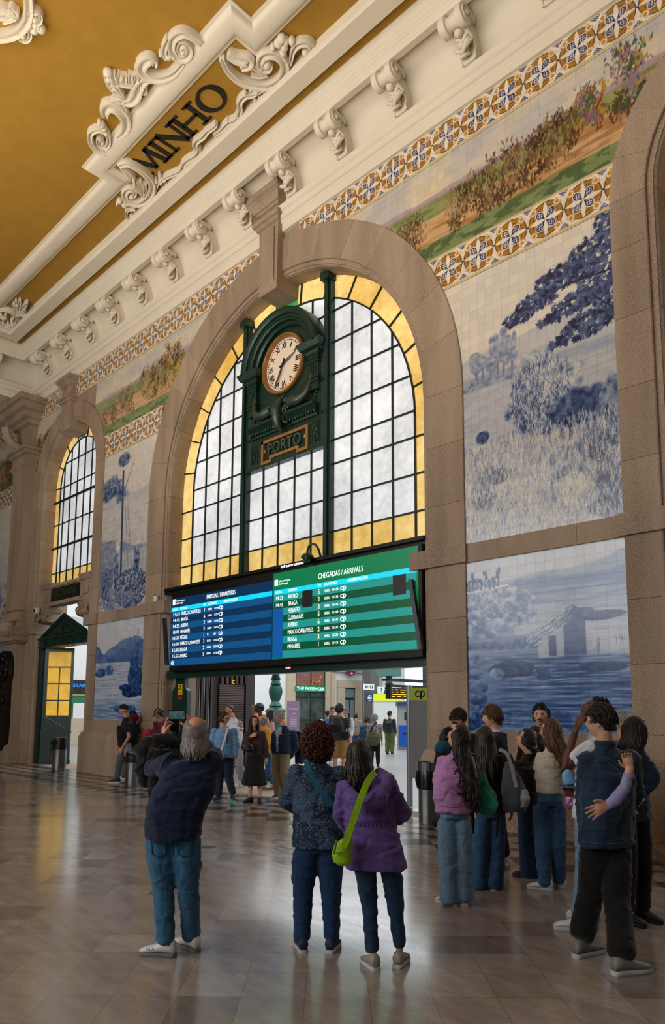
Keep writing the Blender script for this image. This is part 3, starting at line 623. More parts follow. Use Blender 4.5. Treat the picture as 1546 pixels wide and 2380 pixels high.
# --- upper right panel: wide field under overhanging leaves
P = Paint(2.42, 4.20, .0095, -1.5); n1 = P.n(1.2, 1.6, 1)
P.T = .06 + .12 * P.n(1, 2, 2) * ss(2.6, 4.2, P.Z)
P.put(P.under(2.72 + .25 * n1 + .12 * P.X), .22 + .12 * P.n(2, 4, 4)); P.put(P.under(2.52 + .10 * n1 - .05 * P.X, .04), .34 + .2 * P.n(3, 6, 5))
for x, hh in ((.25, .6), (.36, .5), (.62, .75), (.72, .8), (.86, .7), (.5, .45)): tree(P, x, 2.35, hh, .22, .5, int(x * 100))
for k in range(12): P.blob(.1 + k * .11, 2.38 + .05 * math.sin(k * 2), .1, .09, .62 - .01 * k, 40 + k, .4)
P.put(P.under(2.30 + .12 * n1 - .03 * P.X, .04), .20 + .25 * P.n(6, 22, 6))
P.T += (ss(.0, 2.3, 2.3 - P.Z)) * (.28 * (P.n(10, 26, 8) - .5)) * (P.Z < 2.3)
P.blob(1.25, 1.95, .48, .62, .62, 60, .35, .1, .55); P.blob(1.55, 2.05, .35, .35, .42, 61, .4, .2, .5); P.blob(1.15, 2.5, .2, .14, .4, 62, .4, .3, .4)
r_ = random.Random(3)
for k in range(700):
    a = r_.uniform(0, 6.28); q = math.sqrt(r_.random()); P.dab(1.27 + .46 * q * math.cos(a), 1.95 + .6 * q * math.sin(a), .07, .006, r_.uniform(.9, 2.3), r_.choice((.15, .25, .8, .9)), .7)
P.blob(1.85, 1.62, .42, .27, .80, 63, .35, .1, .3); P.blob(2.3, 1.55, .16, .35, .66, 64, .4, .12, .35)
for x in (1.6, 1.72, 1.95, 2.05, 2.22): P.line(x, 1.5, x, 1.2, .03, .85)
P.blob(.32, .78, .24, .30, .70, 65, .5, .12, .45); P.blob(.30, 1.28, .17, .22, .25, 66, .4, .15, .3); P.blob(.34, 1.58, .12, .1, .78, 67, .4, .15, .3); P.blob(.62, .95, .17, .12, .80, 68, .4, .12, .3)
P.blob(1.9, .72, .55, .5, .62, 69, .45, .15, .6); P.blob(2.1, 1.02, .26, .24, .84, 70, .4, .12, .25); P.blob(2.25, .38, .35, .4, .86, 71, .4, .15, .3); P.blob(1.75, .45, .3, .25, .3, 72, .5, .15, .4)
for k in range(3600):
    z = r_.uniform(0, 1.5); x = r_.uniform(0, 2.42); P.dab(x, z, r_.uniform(.04, .11), .005, r_.uniform(1.1, 2.0), r_.choice((.02, .08, .15, .5, .62, .75)), .6)
for (x, z, a, b, n) in ((2.15, 3.75, .35, .22, 150), (1.7, 3.55, .45, .18, 200), (2.2, 3.35, .3, .25, 150), (1.3, 3.35, .35, .14, 130), (1.0, 3.22, .25, .10, 80), (1.9, 3.1, .4, .14, 130), (2.0, 2.72, .35, .18, 150), (2.3, 2.95, .2, .3, 120), (1.62, 2.62, .16, .08, 40), (2.32, 4.05, .15, .2, 60), (1.5, 3.0, .22, .08, 45)): leaves(P, x, z, a, b, n, int(x * 97 + z * 31))
P.line(2.42, 3.35, 1.7, 3.42, .014, .95); P.line(1.7, 3.42, .95, 3.2, .009, .9); P.line(2.42, 2.75, 2.1, 3.1, .012, .95)
P.ramp(BLUE); panel('tile_mural', P, -5.86, 4.06, .03, 'tall blue and white tile panel of a field under dark leaves, right of arch', 'tile panel', None, ((-10.35, 6.57, 4.4), (-1.27, 8.3, 2.1)))
# --- lower right panel: river shore
P = Paint(2.42, 2.5, .009); n1 = P.n(1.5, 2, 11); n2 = P.n(3, 3, 12)
P.T = .08 + .1 * P.n(2, 3, 13)
P.put(P.under(2.12 + .3 * n1 * ss(.3, 2.2, P.X), .03), .28 + .1 * P.n(6, 6, 14)); P.put(P.under(1.98 + .22 * n2, .03), .40 + .14 * P.n(8, 5, 15))
P.put(P.under(1.93 + .04 * n2, .01), .34 + .35 * (P.n(3, 40, 16) - .35)); P.put(ss(1.95, 1.5, P.Z) * (P.X > .8), .22 + .3 * (P.n(3, 44, 17) - .4))
P.blob(.5, 1.72, .62, .34, .42, 18, .35, .06, .5); P.blob(.15, 1.45, .4, .3, .5, 19, .5, .08, .5); P.line(.02, 2.02, .7, 2.06, .018, .03)
for k in range(8): tree(P, .06 + k * .07, 2.03 + .02 * k % .05, .16 + .1 * (k % 3 == 1), .07, .62, 80 + k)
for k in range(170):
    a = r_.uniform(-1.2, -.5); P.dab(r_.uniform(.05, 1.0), r_.uniform(1.4, 2.0), .07, .006, a, r_.choice((.2, .3, .6, .75)), .5)
P.put(P.under(1.32 + .03 * n2, .02) * (P.X < 1.3), .5 + .4 * (P.n(3, 30, 21) - .4))
for k in range(14): P.blob(.06 + k * .085, 1.22 + .03 * math.sin(k * 3), .07, .05, .72, 100 + k, .3, .15, .25)
for k in range(7): P.blob(.08 + .03 * k, 1.05 - k * .14 + .05 * math.sin(k), .16, .09, .6 + .03 * k, 120 + k, .35, .08, .4)
# small thatched hut and water
P.put((P.X > 1.15) * (P.X < 1.62) * (P.Z > 1.0) * (P.Z < 1.42) * 1., .16 + .25 * P.n(12, 12, 22)); P.put((P.X > 1.52) * (P.X < 1.82) * (P.Z > .98) * (P.Z < 1.5 - abs(P.X - 1.66) * .9 + .2) * 1., .72 + .2 * (P.n(20, 6, 23) - .5))
for k in range(260):
    t = r_.random(); x = 1.02 + t * .6; P.dab(x + r_.uniform(-.05, .05), 1.36 + t * .34 - r_.random() * .22, .06, .007, .6, r_.choice((.12, .2, .5, .7)), .8)
P.put((P.X > 1.3) * (P.X < 1.41) * (P.Z > 1.02) * (P.Z < 1.3) * 1., .8)
P.blob(2.05, 1.52, .3, .06, .8, 24, .3, .1, .2); P.blob(1.8, 1.58, .16, .06, .7, 25, .3, .1, .3)
P.put(P.under(1.0 + .05 * n2, .04) * ss(.3, .6, P.X), .56 + 1.3 * (P.n(2.5, 50, 26) - .45))
P.put(ss(.95, 1.25, P.Z) * ss(1.3, 1.1, P.Z) * (P.X > 1.9), .12 + .9 * (P.n(26, 2, 27) > .62) * .6)
P.blob(2.0, .86, .3, .07, .85, 28, .3, .1, .2); P.blob(.75, .88, .32, .12, .88, 29, .35, .08, .2); P.blob(.5, .8, .14, .1, .55, 30, .4, .1, .4); P.blob(1.2, .8, .13, .1, .74, 31, .4, .1, .3)
for k in range(10): P.blob(.1 + .17 * k, .12 + .11 * math.sin(k * 1.7) ** 2, .15, .1, .82, 150 + k, .35, .08, .4)
P.put(ss(.75, .2, P.Z) * (P.X > .4) * .6, .45 + 1.5 * (P.n(2.2, 44, 33) - .42))
P.ramp(BLUE2); panel('tile_mural', P, -5.86, 1.32, .03, 'square blue and white tile panel of a river shore behind the standing group of students', 'tile panel', None)
# --- upper left panel: tall tree over vines
P = Paint(3.7, 4.20, .014, -1.1); n1 = P.n(1.5, 2, 41)
P.T = .10 + .15 * P.n(1.2, 2, 42); P.put(P.under(2.9 + .2 * n1, .03), .25 + .1 * P.n(3, 6, 43)); P.put(P.under(2.75 - .3 * P.X / 2.4 + .1 * n1), .45); P.put(P.under(2.6 + .25 * n1, .03), .16 + .2 * P.n(5, 16, 44))
P.put(P.under(1.75 + .25 * n1 - .35 * P.X / 2.36, .02), .52 + .3 * (P.n(9, 9, 45) - .5)); P.put(P.under(1.35 + .2 * n1, .05) * (P.X > .7), .35 + .4 * (P.n(5, 14, 49) - .5))
for k in range(11): P.blob(.6 + r_.uniform(-.35, .5), 3.35 + r_.uniform(-.45, .6), .3, .18, .7, 200 + k, .55, .25, .4)
P.line(1.1, .9, 1.02, 3.6, .05, .85); P.line(1.02, 2.9, 1.5, 3.7, .02, .6); P.line(1.45, 1.0, 1.2, 2.6, .013, .6); P.line(1.62, 1.0, 1.32, 2.6, .013, .6)
for q in range(10): P.line(1.46 - .02 * q, 1.15 + q * .14, 1.6 - .02 * q, 1.18 + q * .14, .009, .6)
for (x, z, a, b, t) in ((.85, 1.05, .14, .5, .62), (.9, 1.65, .13, .2, .2), (1.85, 1.2, .15, .4, .72), (.3, .5, .25, .4, .72), (.2, .2, .3, .2, .3)): P.blob(x, z, a, b, t, int(x * 77), .45, .12, .5)
leaves(P, 1.6, .5, .8, .5, 600, 9, .85); leaves(P, .5, .9, .5, .25, 120, 10, .8); leaves(P, .9, .3, .9, .25, 220, 11, .7)
P.ramp(BLUE); panel('tile_mural', P, -17.2, 4.06, .03, 'tall blue and white tile panel with a tree, between the two left arches', 'tile panel', None, ((-19.43, 8.25, 2.15), (-10.35, 6.57, 4.4)))
# --- lower left panel: lake between hills
P = Paint(2.36, 2.5, .013); n1 = P.n(2, 2, 51)
P.T = .07 + .08 * n1; P.put(P.under(1.85 + .35 * P.n(2.2, 2, 52) - .2 * abs(P.X - 1.9), .02), .45 + .2 * P.n(6, 6, 53)); P.put(P.under(1.62 + .5 * ss(.5, .0, P.X) * n1 + .55 * ss(.8, 1.3, P.X) * P.n(2, 2, 54), .02), .62 + .25 * (P.n(8, 8, 55) - .5))
P.put(P.under(1.42 + .04 * n1, .01), .18 + .65 * (P.n(2.2, 44, 56) - .38)); P.put(ss(.7, .1, P.Z), .4 + .8 * (P.n(2.5, 40, 57) - .45))
for (x, z, a, b, t) in ((.3, 1.2, .28, .12, .72), (.75, 1.25, .2, .16, .6), (2.0, 1.1, .35, .5, .8), (1.9, .72, .5, .16, .86), (1.6, .8, .3, .08, .9), (1.5, .3, .55, .1, .75)): P.blob(x, z, a, b, t, int(x * 71), .4, .1, .35)
P.line(2.02, .9, 2.05, 2.2, .016, .8); P.ramp(BLUE2); panel('tile_mural', P, -17.2, 1.32, .03, 'square blue and white tile panel of a lake, left of the departure board', 'tile panel', None)
# --- slivers beside and beyond the left pilaster
P = Paint(1.0, 4.20, .02); P.T = .15 + .5 * P.n(6, 5, 61) * ss(3.6, 2.6, P.Z); P.line(.5, 2.2, .52, 4.1, .05, .8); P.blob(.5, 3.7, .4, .3, .75, 62); P.blob(.4, .8, .5, .7, .6, 63, .6); P.ramp(BLUE)
panel('tile_mural', P, -22.3, 4.06, .03, 'narrow blue and white tile strip right of the far left pilaster, upper one', 'tile panel', None, ((-19.43, 8.25, 2.1),))
P = Paint(1.0, 3.7, .02); P.T = .3 + .6 * (P.n(4, 6, 65) - .4) ; P.ramp(BLUE2)
panel('tile_mural', P, -22.3, .12, .03, 'narrow blue and white tile strip right of the far left pilaster, lower one', 'tile panel', None, ((-19.43, 8.25, 2.1),))
P = Paint(9.0, 4.20, .03); P.T = .12 + .3 * P.n(2, 3, 66) * ss(3.4, 1.5, P.Z) + .5 * (P.n(5, 4, 67) > .52) * ss(2.0, .6, P.Z); P.ramp(BLUE)
panel('tile_mural', P, -32.0, 4.06, .03, 'blue and white tile panel at the left edge beyond the pilaster', 'tile panel')
P = Paint(9.0, 3.7, .03); P.T = .35 + .6 * (P.n(3, 5, 68) - .4); P.ramp(BLUE2)
panel('tile_mural', P, -32.0, .1, .03, 'pale blue tile dado at the far left edge near the floor', 'tile panel')
# --- coloured frieze
FR = None
def frieze(x0, x1, seed, label, clips, trees, res=.012):
    P = Paint(x1 - x0, 1.67, res); n1 = P.n(.8, 2, seed); C = np.ones((P.ny, P.nx, 3)); H = lambda c: np.array(lin(c)[:3])
    def lay(mask, col): nonlocal C; C = C * (1 - mask[..., None]) + H(col) * mask[..., None]
    C[:] = H('#d6c6a8'); lay(ss(.35, .7, P.n(1.2, 3, seed + 1)) * .7, '#b5b0ba'); lay(ss(.8, 1.7, P.Z) * .3, '#a9b2b8')
    lay(P.under(1.02 + .22 * n1, .02), '#a8959a'); lay(P.under(.96 + .16 * P.n(1.5, 2, seed + 2), .02) * .6, '#8d7a7c')
    lay(P.under(.95 + .12 * n1, .02), '#8f965f'); lay(P.under(.95 + .12 * n1, .02) * ss(.4, .65, P.n(2.5, 14, seed + 3)), '#6d7d4b'); lay(P.under(.62 + .15 * n1, .03), '#c9a478'); lay(P.under(.62 + .15 * n1, .03) * ss(.4, .7, P.n(2, 18, seed + 4)), '#a5754f')
    lay(P.under(.22 + .08 * n1, .02), '#76885a'); lay(P.under(.22 + .08 * n1, .02) * ss(.45, .6, P.n(5, 12, seed + 5)), '#4c6140')
    r = random.Random(seed)
    for (tx, tz, tw, th, cols) in trees:
        for k in range(int(26 * tw * th / .3) + 8):
            S = Paint.__new__(Paint); S.__dict__ = dict(P.__dict__); S.T = np.zeros_like(P.T); cx, cz = tx - x0 + r.uniform(-.5, .5) * tw, tz + r.uniform(-.5, .5) * th
            for q in range(14): S.dab(cx + r.gauss(0, .06), cz + r.gauss(0, .07), r.uniform(.02, .06), r.uniform(.008, .018), r.uniform(1.0, 2.1), 1.0, .9)
            lay(S.T, r.choice(cols))
    P.C = C; return panel('tile_frieze', P, x0, 8.918, .03, label, 'tile frieze', None, clips)
BR = ['#4f3a2b', '#6e5238', '#35271f', '#866a48', '#463630', '#8f7350', '#a59474']
frieze(-9.9, -2.1, 301, 'coloured tile frieze of autumn trees in hills, right of the central arch', ((-10.35, 6.57, 4.4), (-1.27, 8.3, 2.1)), [(-6.9, .62, .7, .5, BR), (-5.6, .68, .8, .6, BR), (-4.9, .75, .8, .7, BR), (-4.25, .8, .6, .7, BR[:4] + ['#33251c']), (-3.7, 1.0, .4, .6, ['#8d3a22', '#7d5a78', '#a9852e', '#3d5a3a']), (-3.15, 1.05, .4, .9, ['#2f5a44', '#8a6f86', '#b08a3a', '#4a3a2c'])])
frieze(-17.9, -10.8, 331, 'coloured tile frieze of brown trees, left of the central arch', ((-10.35, 6.57, 4.4), (-19.43, 8.25, 2.15)), [(-17.1, .5, .9, .4, BR), (-16.2, .65, .7, .6, BR), (-14.9, .8, 1.1, .9, BR + ['#b59a35']), (-14.0, .95, .8, .9, BR + ['#b59a35'])], .018)
frieze(-22.3, -19.2, 361, 'coloured tile frieze above the entrance arch at left', ((-19.43, 8.25, 2.15),), [(-21.6, .6, .6, .9, BR + ['#8d3a22']), (-20.9, .9, .5, .5, ['#8d3a22', '#4a3222'])], .025)
frieze(-32, -22.7, 381, 'coloured tile frieze beyond the far left pilaster', (), [(-24.0, .5, 1.2, .9, BR + ['#8d3a22']), (-26, .7, 1.5, .8, BR)], .04)
# --- ornamental border bands
def band(x0, x1, zc, label, clips, res=.008):
    P = Paint(x1 - x0, .64, res); X = x0 + P.X; Z = P.Z - .32; per = .56; u = (X + 5.52 + 56) / per; u = (u - np.round(u)) * per
    H = lambda c: np.array(lin(c)[:3]); C = np.ones((P.ny, P.nx, 3)) * H('#ddd2c2')
    def lay(mask, col): nonlocal C; mask = np.clip(mask * 1., 0, 1); C = C * (1 - mask[..., None]) + H(col) * mask[..., None]
    r = np.hypot(u, Z); th = np.arctan2(Z, u)
    lay(r < .268, '#a9751d'); lay((r < .268) & (r > .255), '#27305f'); lay((r < .205) & (r > .185) & (np.sin(th * 40) > 0), '#27305f'); lay(r < .185, '#ad7c22')
    for sx in (-1, 1):
        for sz in (-1, 1):
            a, b = (u * sx + Z * sz) / 1.4142, (u * sx - Z * sz) / 1.4142
            e = np.hypot((a - .115) / .072, b / .052); lay(e < 1.25, '#ddd2c2'); lay((e < 1), '#2b3a72'); lay((e < .72) & (np.sin(a * 120) * np.sin(b * 140) > .1), '#ddd2c2')
            q = np.hypot(a - .26, b); lay((q < .062) & (q > .045), '#c08a2c'); lay(q < .05, '#ddd2c2'); lay((q < .03), '#c08a2c'); lay(np.hypot((a - .035) / .03, b / .018) < 1, '#27305f')
    d = lambda p, q: (abs(q) < .034 * np.sin(np.clip(abs(p) / .262, 0, 1) * math.pi) ** .8) & (abs(p) < .262)
    lay(d(u, Z), '#e4dbcd'); lay(d(Z, u), '#e4dbcd')
    v = .28 - abs(u); hz = .28 - abs(Z)
    tri = (hz < .115) & (v < .02 + (.115 - hz) * 1.0) & (v >= 0); lay(tri, '#e4dbcd'); tri2 = (hz < .085) & (v < (.085 - hz) * 1.0) & (v >= 0); lay(tri2, '#32427c'); lay(tri2 & (np.sin(X * 160) * np.sin(Z * 190) > .35), '#ddd2c2'); lay(np.hypot(v, Z) < .016, '#27305f')
    e = abs(Z); lay(e > .28, '#d8c9a2'); lay((e > .290) & (e < .297), '#b98f4a'); lay((e > .306) & (e < .311), '#b98f4a'); P.C = C
    return panel('tile_border', P, x0, zc - .32, .028, label, 'tile border', None, clips)
CL = ((-10.35, 6.57, 4.4), (-1.27, 8.3, 2.1), (-19.43, 8.25, 2.15))
band(-9.6, -2.1, 10.92, 'blue, white and ochre patterned tile border under the cornice, right of the big keystone', CL, .0065)
band(-21.9, -10.8, 10.92, 'blue, white and ochre patterned tile border under the cornice, left of the big keystone', CL, .011)
band(-8.2, -3.2, 8.59, 'blue, white and ochre patterned tile border just above the leafy tile panel at right', CL, .0065)
band(-17.8, -14.4, 8.59, 'blue, white and ochre patterned tile border above the tree tile panel between the arches', CL, .011)
band(-22.3, -21.4, 8.59, 'short patterned tile border right of the far left pilaster', CL, .016)
band(-32, -22.7, 8.59, 'patterned tile border at the left edge beyond the pilaster, lower one', (), .02)
band(-32, -21.9, 10.92, 'patterned tile border at the left edge beyond the pilaster, upper one', (), .02)

# ------------------------------------------------------------ windows
def window(nm, c, zb, rows, ncol, xs, rin, y=.46, nrad=12.4, post=None, skip=None, label=''):
    cx, cz, _, R = c; W_ = thing(nm, label, 'window', (cx, y, zb)); W_['kind'] = 'structure'; del W_['category']
    pane_w, pane_y, pane_g, bars = MB(), MB(), MB(), MB(); N_ = 40
    def outline(r): return [(cx + r * math.cos(a), cz + r * math.sin(a)) for a in [math.pi * i / N_ for i in range(N_ + 1)]]
    z1 = rows[0]
    # white field: full shape to radius rin above row z1
    pane_w.poly([(cx + rin, z1)] + outline(rin) + [(cx - rin, z1)], y, y + .02)
    # amber ring segments, jamb strips, base strip
    st = math.pi / N_
    for i in range(N_):
        a0, a1 = i * st, (i + 1) * st; am = math.degrees((a0 + a1) / 2)
        (pane_g if abs(am - 90) < 6.3 else pane_y).poly([(cx + rin * math.cos(a0), cz + rin * math.sin(a0)), (cx + R * math.cos(a0), cz + R * math.sin(a0)), (cx + R * math.cos(a1), cz + R * math.sin(a1)), (cx + rin * math.cos(a1), cz + rin * math.sin(a1))], y, y + .02)
    for s in (-1, 1): pane_y.poly([(cx + s * rin, zb), (cx + s * R, zb), (cx + s * R, cz), (cx + s * rin, cz)], y, y + .02)
    pane_y.poly([(cx - rin, zb), (cx + rin, zb), (cx + rin, z1), (cx - rin, z1)], y, y + .02)
    b = .014
    for x in xs:
        zt = cz + math.sqrt(max(rin**2 - (x - cx)**2, 0)); bars.box(x - b, x + b, y - .03, y, zb, zt)
    for z in rows:
        hw = R if z <= cz else math.sqrt(max(rin**2 - (z - cz)**2, 0)); bars.box(cx - hw, cx + hw, y - .03, y, z - b, z + b)
    for s in (-1, 1): bars.box(cx + s * rin - b, cx + s * rin + b, y - .03, y, zb, cz)
    def arc(r, w, d=.03):
        bars.rings([[(cx + q * math.cos(a), yy, cz + q * math.sin(a)) for q, yy in ((r - w, y - d), (r + w, y - d), (r + w, y), (r - w, y))] for a in [math.pi * i / N_ for i in range(N_ + 1)]])
    arc(rin, b); arc(R - .02, .035, .05)
    for s in (-1, 1): bars.box(cx + s * (R - .02) - .03, cx + s * (R - .02) + .03, y - .05, y, zb, cz)
    a = 90 - nrad / 2
    while a > 2:
        for q in (a, 180 - a):
            ca, sa = math.cos(math.radians(q)), math.sin(math.radians(q)); bars.rings([[(cx + rr * ca + t * sa, yy, cz + rr * sa - t * ca) for t, yy in ((-b, y - .03), (b, y - .03), (b, y), (-b, y))] for rr in (rin, R)])
        a -= nrad
    pane_w.build('white_panes', M_gw, W_, label='white frosted panes'); pane_y.build('amber_panes', M_gy, W_, label='amber glass border'); pane_g.build('green_pane', M_gg, W_, label='green glass pane at the crown'); bars.build('glazing_bars', M_lead, W_)
    return W_
cx = -10.35; xs = [cx + s * (.24 + .48 * k) for k in range(3) for s in (-1, 1)] + [cx + s * (1.31 + .486 * k) for k in range(1, 5) for s in (-1, 1)]
w1 = window('window_1', BIG[:3] + (3.78,), 4.40, [4.91, 5.56, 6.21, 6.68, 7.33, 7.99, 8.64, 9.28], 0, xs, 3.26, label='great arched window of white and amber glass over the departure board')
mb = MB()
for s in (-1, 1):
    x = cx + s * 1.25; zt = 6.57 + math.sqrt(3.7**2 - 1.25**2); mb.box(x - .08, x + .08, .34, .47, 4.25, zt); mb.box(x - .035, x + .035, .28, .35, 4.25, zt); mb.box(x - .11, x + .11, .24, .47, zt - .16, zt)
mb.box(cx - 1.2, cx + 1.2, .33, .46, 6.58, 6.70)
mb.build('mullion', M_dgreen2, w1)
mb = MB(); mb.box(-14.13, -6.57, .06, .47, 4.22, 4.36).box(-14.13, -6.57, .30, .47, 4.36, 4.41).box(-14.0, -6.60, -.02, .10, 4.28, 4.34); mb.build('sill', M_black, w1)
def small_win(nm, c, lb):
    cx = c[0]; xs = [cx + (k - 2.5) * .435 for k in range(6)]
    w = window(nm, c, 5.30, [5.66, 6.43, 7.16, 7.87, 8.29, 9.03], 0, xs, 1.32, nrad=25, label=lb)
    mb = MB(); mb.box(cx - 1.75, cx + 1.75, .40, .42, 7.84, 7.90).box(cx - 1.75, cx + 1.75, .40, .42, 6.40, 6.46).box(cx - 1.7, cx + 1.7, .36, .46, 5.26, 5.31); mb.build('tie_bar', M_lead, w)
small_win('window_2', SML[:3] + (1.72,), 'arched window of white and amber glass above the entrance')
small_win('window_3', SMR[:3] + (1.70,), 'arched window in the arch cut by the right edge')

# ------------------------------------------------------------ the clock
def arc_pts(cx, cz, r, y, a0, a1, n): return [V((cx + r * math.cos(a0 + (a1 - a0) * i / n), y, cz + r * math.sin(a0 + (a1 - a0) * i / n))) for i in range(n + 1)]
ck = thing('station_clock', 'round Roman numeral clock in a dark green cast iron housing over PORTO plaque', 'clock', (cx, .2, 6.6))
CX, CZ, YF, HZ = -10.35, 8.62, .36, 8.62
mb = MB(); mb.poly([(CX - 1.06, 6.62), (CX + 1.06, 6.62), (CX + 1.06, HZ)] + [(CX + .95 * math.cos(a), HZ + .85 * math.sin(a)) for a in [math.pi * i / 24 for i in range(25)]] + [(CX - 1.06, HZ)], YF, .45)
for s in (-1, 1):
    mb.box(CX + s * .93 - .13, CX + s * .93 + .13, YF - .09, YF, 7.75, 8.50)
    for t in (-.05, .0, .05): mb.box(CX + s * .93 + t - .012, CX + s * .93 + t + .012, YF - .10, YF - .08, 8.03, 8.27)
    for z, o in ((8.38, .02), (8.30, .01), (7.98, .02), (7.90, .01)): mb.box(CX + s * .93 - .14 - o, CX + s * .93 + .14 + o, YF - .11, YF, z, z + .04)
    mb.rings([[(CX + s * .93 + a * (.15 + o), yy, z) for a, yy in ((-1, YF), (1, YF), (1, YF - .1 - o), (-1, YF - .1 - o))] for z, o in ((8.44, 0), (8.48, .03), (8.52, .05), (8.56, .12), (8.66, .17), (8.69, .17))])
    # panel mouldings beside the plate
    for (a, b, c_, d) in ((.82, 1.02, 6.66, 6.68), (.82, 1.02, 7.12, 7.14), (.82, .84, 6.66, 7.14), (1.0, 1.02, 6.66, 7.14)): mb.box(*(sorted((CX + s * a, CX + s * b)) + [YF - .012, YF, c_, d]))
    pts = [V((CX + s * (.90 + .07 * math.cos(a) * (1 - a / 14)), YF - .01, 7.02 + .06 * math.sin(a) * (1 - a / 14))) for a in [i * .5 for i in range(14)]] ; mb.tube(pts, .012, 5)
    mb.tube([V((CX + s * .97, YF - .01, 7.02)), V((CX + s * .88, YF - .01, 6.88)), V((CX + s * .94, YF - .01, 6.76)), V((CX + s * .87, YF - .01, 6.72))], .012, 5)
mb.build('housing', M_dgreen, ck)
mb = MB(); prof = [(.82, YF), (.82, YF - .07), (.86, YF - .10), (.90, YF - .10), (.91, YF - .16), (.97, YF - .19), (1.02, YF - .19), (1.03, YF - .23), (1.10, YF - .27), (1.16, YF - .27), (1.17, YF - .24), (1.17, YF + .08), (.85, YF + .08)]
n = 32; mb.rings([[(CX + r * .97 * math.cos(a), y, HZ + .03 + r * .90 * math.sin(a)) for r, y in prof] for a in [math.pi * i / n for i in range(n + 1)]])
for i in range(44): a = math.pi * (i + .5) / 44; mb.cbox((CX + .94 * math.cos(a), YF - .17, HZ + .03 + .86 * math.sin(a)), (.03, .05, .03))
mb.build('arched_hood', M_dgreen, ck, 'auto')
mb = MB(); mb.lathe([(.63, YF), (.64, YF - .06), (.62, YF - .10), (.585, YF - .11), (.56, YF - .08), (.545, YF - .03), (.545, YF)], (CX, 0, CZ), 'Y', 48); mb.build('bezel', M_bronze, ck, 'auto', label='gilt ring round the dial')
mb = MB(); mb.lathe([(.0, YF - .02), (.55, YF - .02), (.55, YF), (.0, YF)], (CX, 0, CZ), 'Y', 48); dial = mb.build('dial', mat('cream_dial', '#dccbb9', .35, emit=('#dccbb9', .12)), ck, label='cream dial')
mb = MB(); yd = YF - .024
for i in range(60): a = math.pi * 2 * i / 60; mb.cbox((CX + .50 * math.cos(a), yd, CZ + .50 * math.sin(a)), (.022, .006, .022), None)
M_ink = mat('black_ink', '#0d0d0f', .5)
mb.build('minute_track', M_ink, dial)['kind'] = 'stuff'
rom = ['XII', 'I', 'II', 'III', 'IIII', 'V', 'VI', 'VII', 'VIII', 'IX', 'X', 'XI']; its = []
for i, r in enumerate(rom):
    a = math.radians(90 - 30 * i); c_ = V((CX + .40 * math.cos(a), yd, CZ + .40 * math.sin(a))); up_ = V((math.cos(a), 0, math.sin(a))); its.append((r, .17, c_, V((up_.z, 0, -up_.x)), up_, {'I': .03, 'II': .06, 'III': .10, 'IIII': .13, 'V': .09, 'X': .09, 'VI': .11, 'IX': .11, 'XI': .11, 'VII': .14, 'XII': .14, 'VIII': .17}[r], 'CENTER', .004))
for it in its: texts('numeral', [it], M_ink, dial, .003)
mb = MB()
def hand(ang, L, w, y):
    a = math.radians(90 - ang); d = V((math.cos(a), 0, math.sin(a))); p = V((d.z, 0, -d.x)); o = V((CX, y, CZ))
    for s in (-1, 1): mb.tube([o + d * .03 + p * s * .01, o + d * L * .5 + p * s * w, o + d * L + p * s * .002], [.009, .010, .004], 5)
    mb.tube([o - d * .11, o], [.022, .012], 6); mb.tube([o + d * L * .92, o + d * (L + .02)], [.014, .003], 5)
hand(68, .36, .022, YF - .05)
mb.build('hour_hand', M_ink, ck); mb = MB(); hand(206, .46, .018, YF - .06); mb.ball((CX, YF - .055, CZ), (.03, .03, .03)); mb.build('minute_hand', M_ink, ck)
M_gr2 = mat('weathered_green_relief', '#4a5a4c', .4, .35, noise=(9, .8), col2='#1d3a31', bump=(30, .2))
for s in (-1, 1):
    mb = MB(); P_ = smoothp([(CX + s * .30, YF - .10, 7.70), (CX + s * .55, YF - .15, 7.63), (CX + s * .75, YF - .12, 7.72), (CX + s * .85, YF - .09, 7.93), (CX + s * .88, YF - .06, 8.16)] if 1 else [], 6); k = len(P_)
    mb.tube(P_, [.115 * (1 - i / k * .82) * (1 + .10 * (i % 2)) for i in range(k)], 12)
    mb.tube([(CX + s * .88, YF - .05, 8.14), (CX + s * .95, YF - .05, 8.2), (CX + s * .9, YF - .05, 8.26), (CX + s * .82, YF - .05, 8.22), (CX + s * .84, YF - .05, 8.15)], .02, 6)
    mb.build('horn_of_plenty', M_gr2, ck, True)
    mb = MB(); r = random.Random(s + 3)
    for i in range(26): mb.ball((CX + s * (.27 + r.uniform(-.12, .10)), YF - .10 + r.uniform(-.06, .05), 7.68 + r.uniform(-.10, .10)), r.uniform(.022, .042), 7, 5)
    for i in range(6): mb.tube([(CX + s * .9, YF - .02, 7.9 - i * .06), (CX + s * (1.0 - .02 * i), YF - .03, 7.88 - i * .07), (CX + s * .96, YF - .02, 7.84 - i * .07)], [.014, .018, .005], 5)
    mb.build('fruit', M_gr2, ck, True)['kind'] = 'stuff'
mb = MB()
for x0, x1 in ((-1.0, -.12), (.16, 1.0)):
    n0 = len(mb.v); pf = [(YF, 7.25), (YF - .04, 7.25), (YF - .06, 7.33), (YF - .14, 7.42), (YF - .17, 7.44), (YF - .17, 7.50), (YF, 7.50)]
    mb.rings([[(CX + x, y, z) for y, z in pf] for x in (x0, x1)])
    for i in range(11): xx = x0 + (x1 - x0) * (i + .5) / 11; mb.ball((CX + xx, YF - .085, 7.34), (.028, .025, .05), 8, 6)
mb.build('egg_and_dart_ledge', M_dgreen, ck, 'auto')
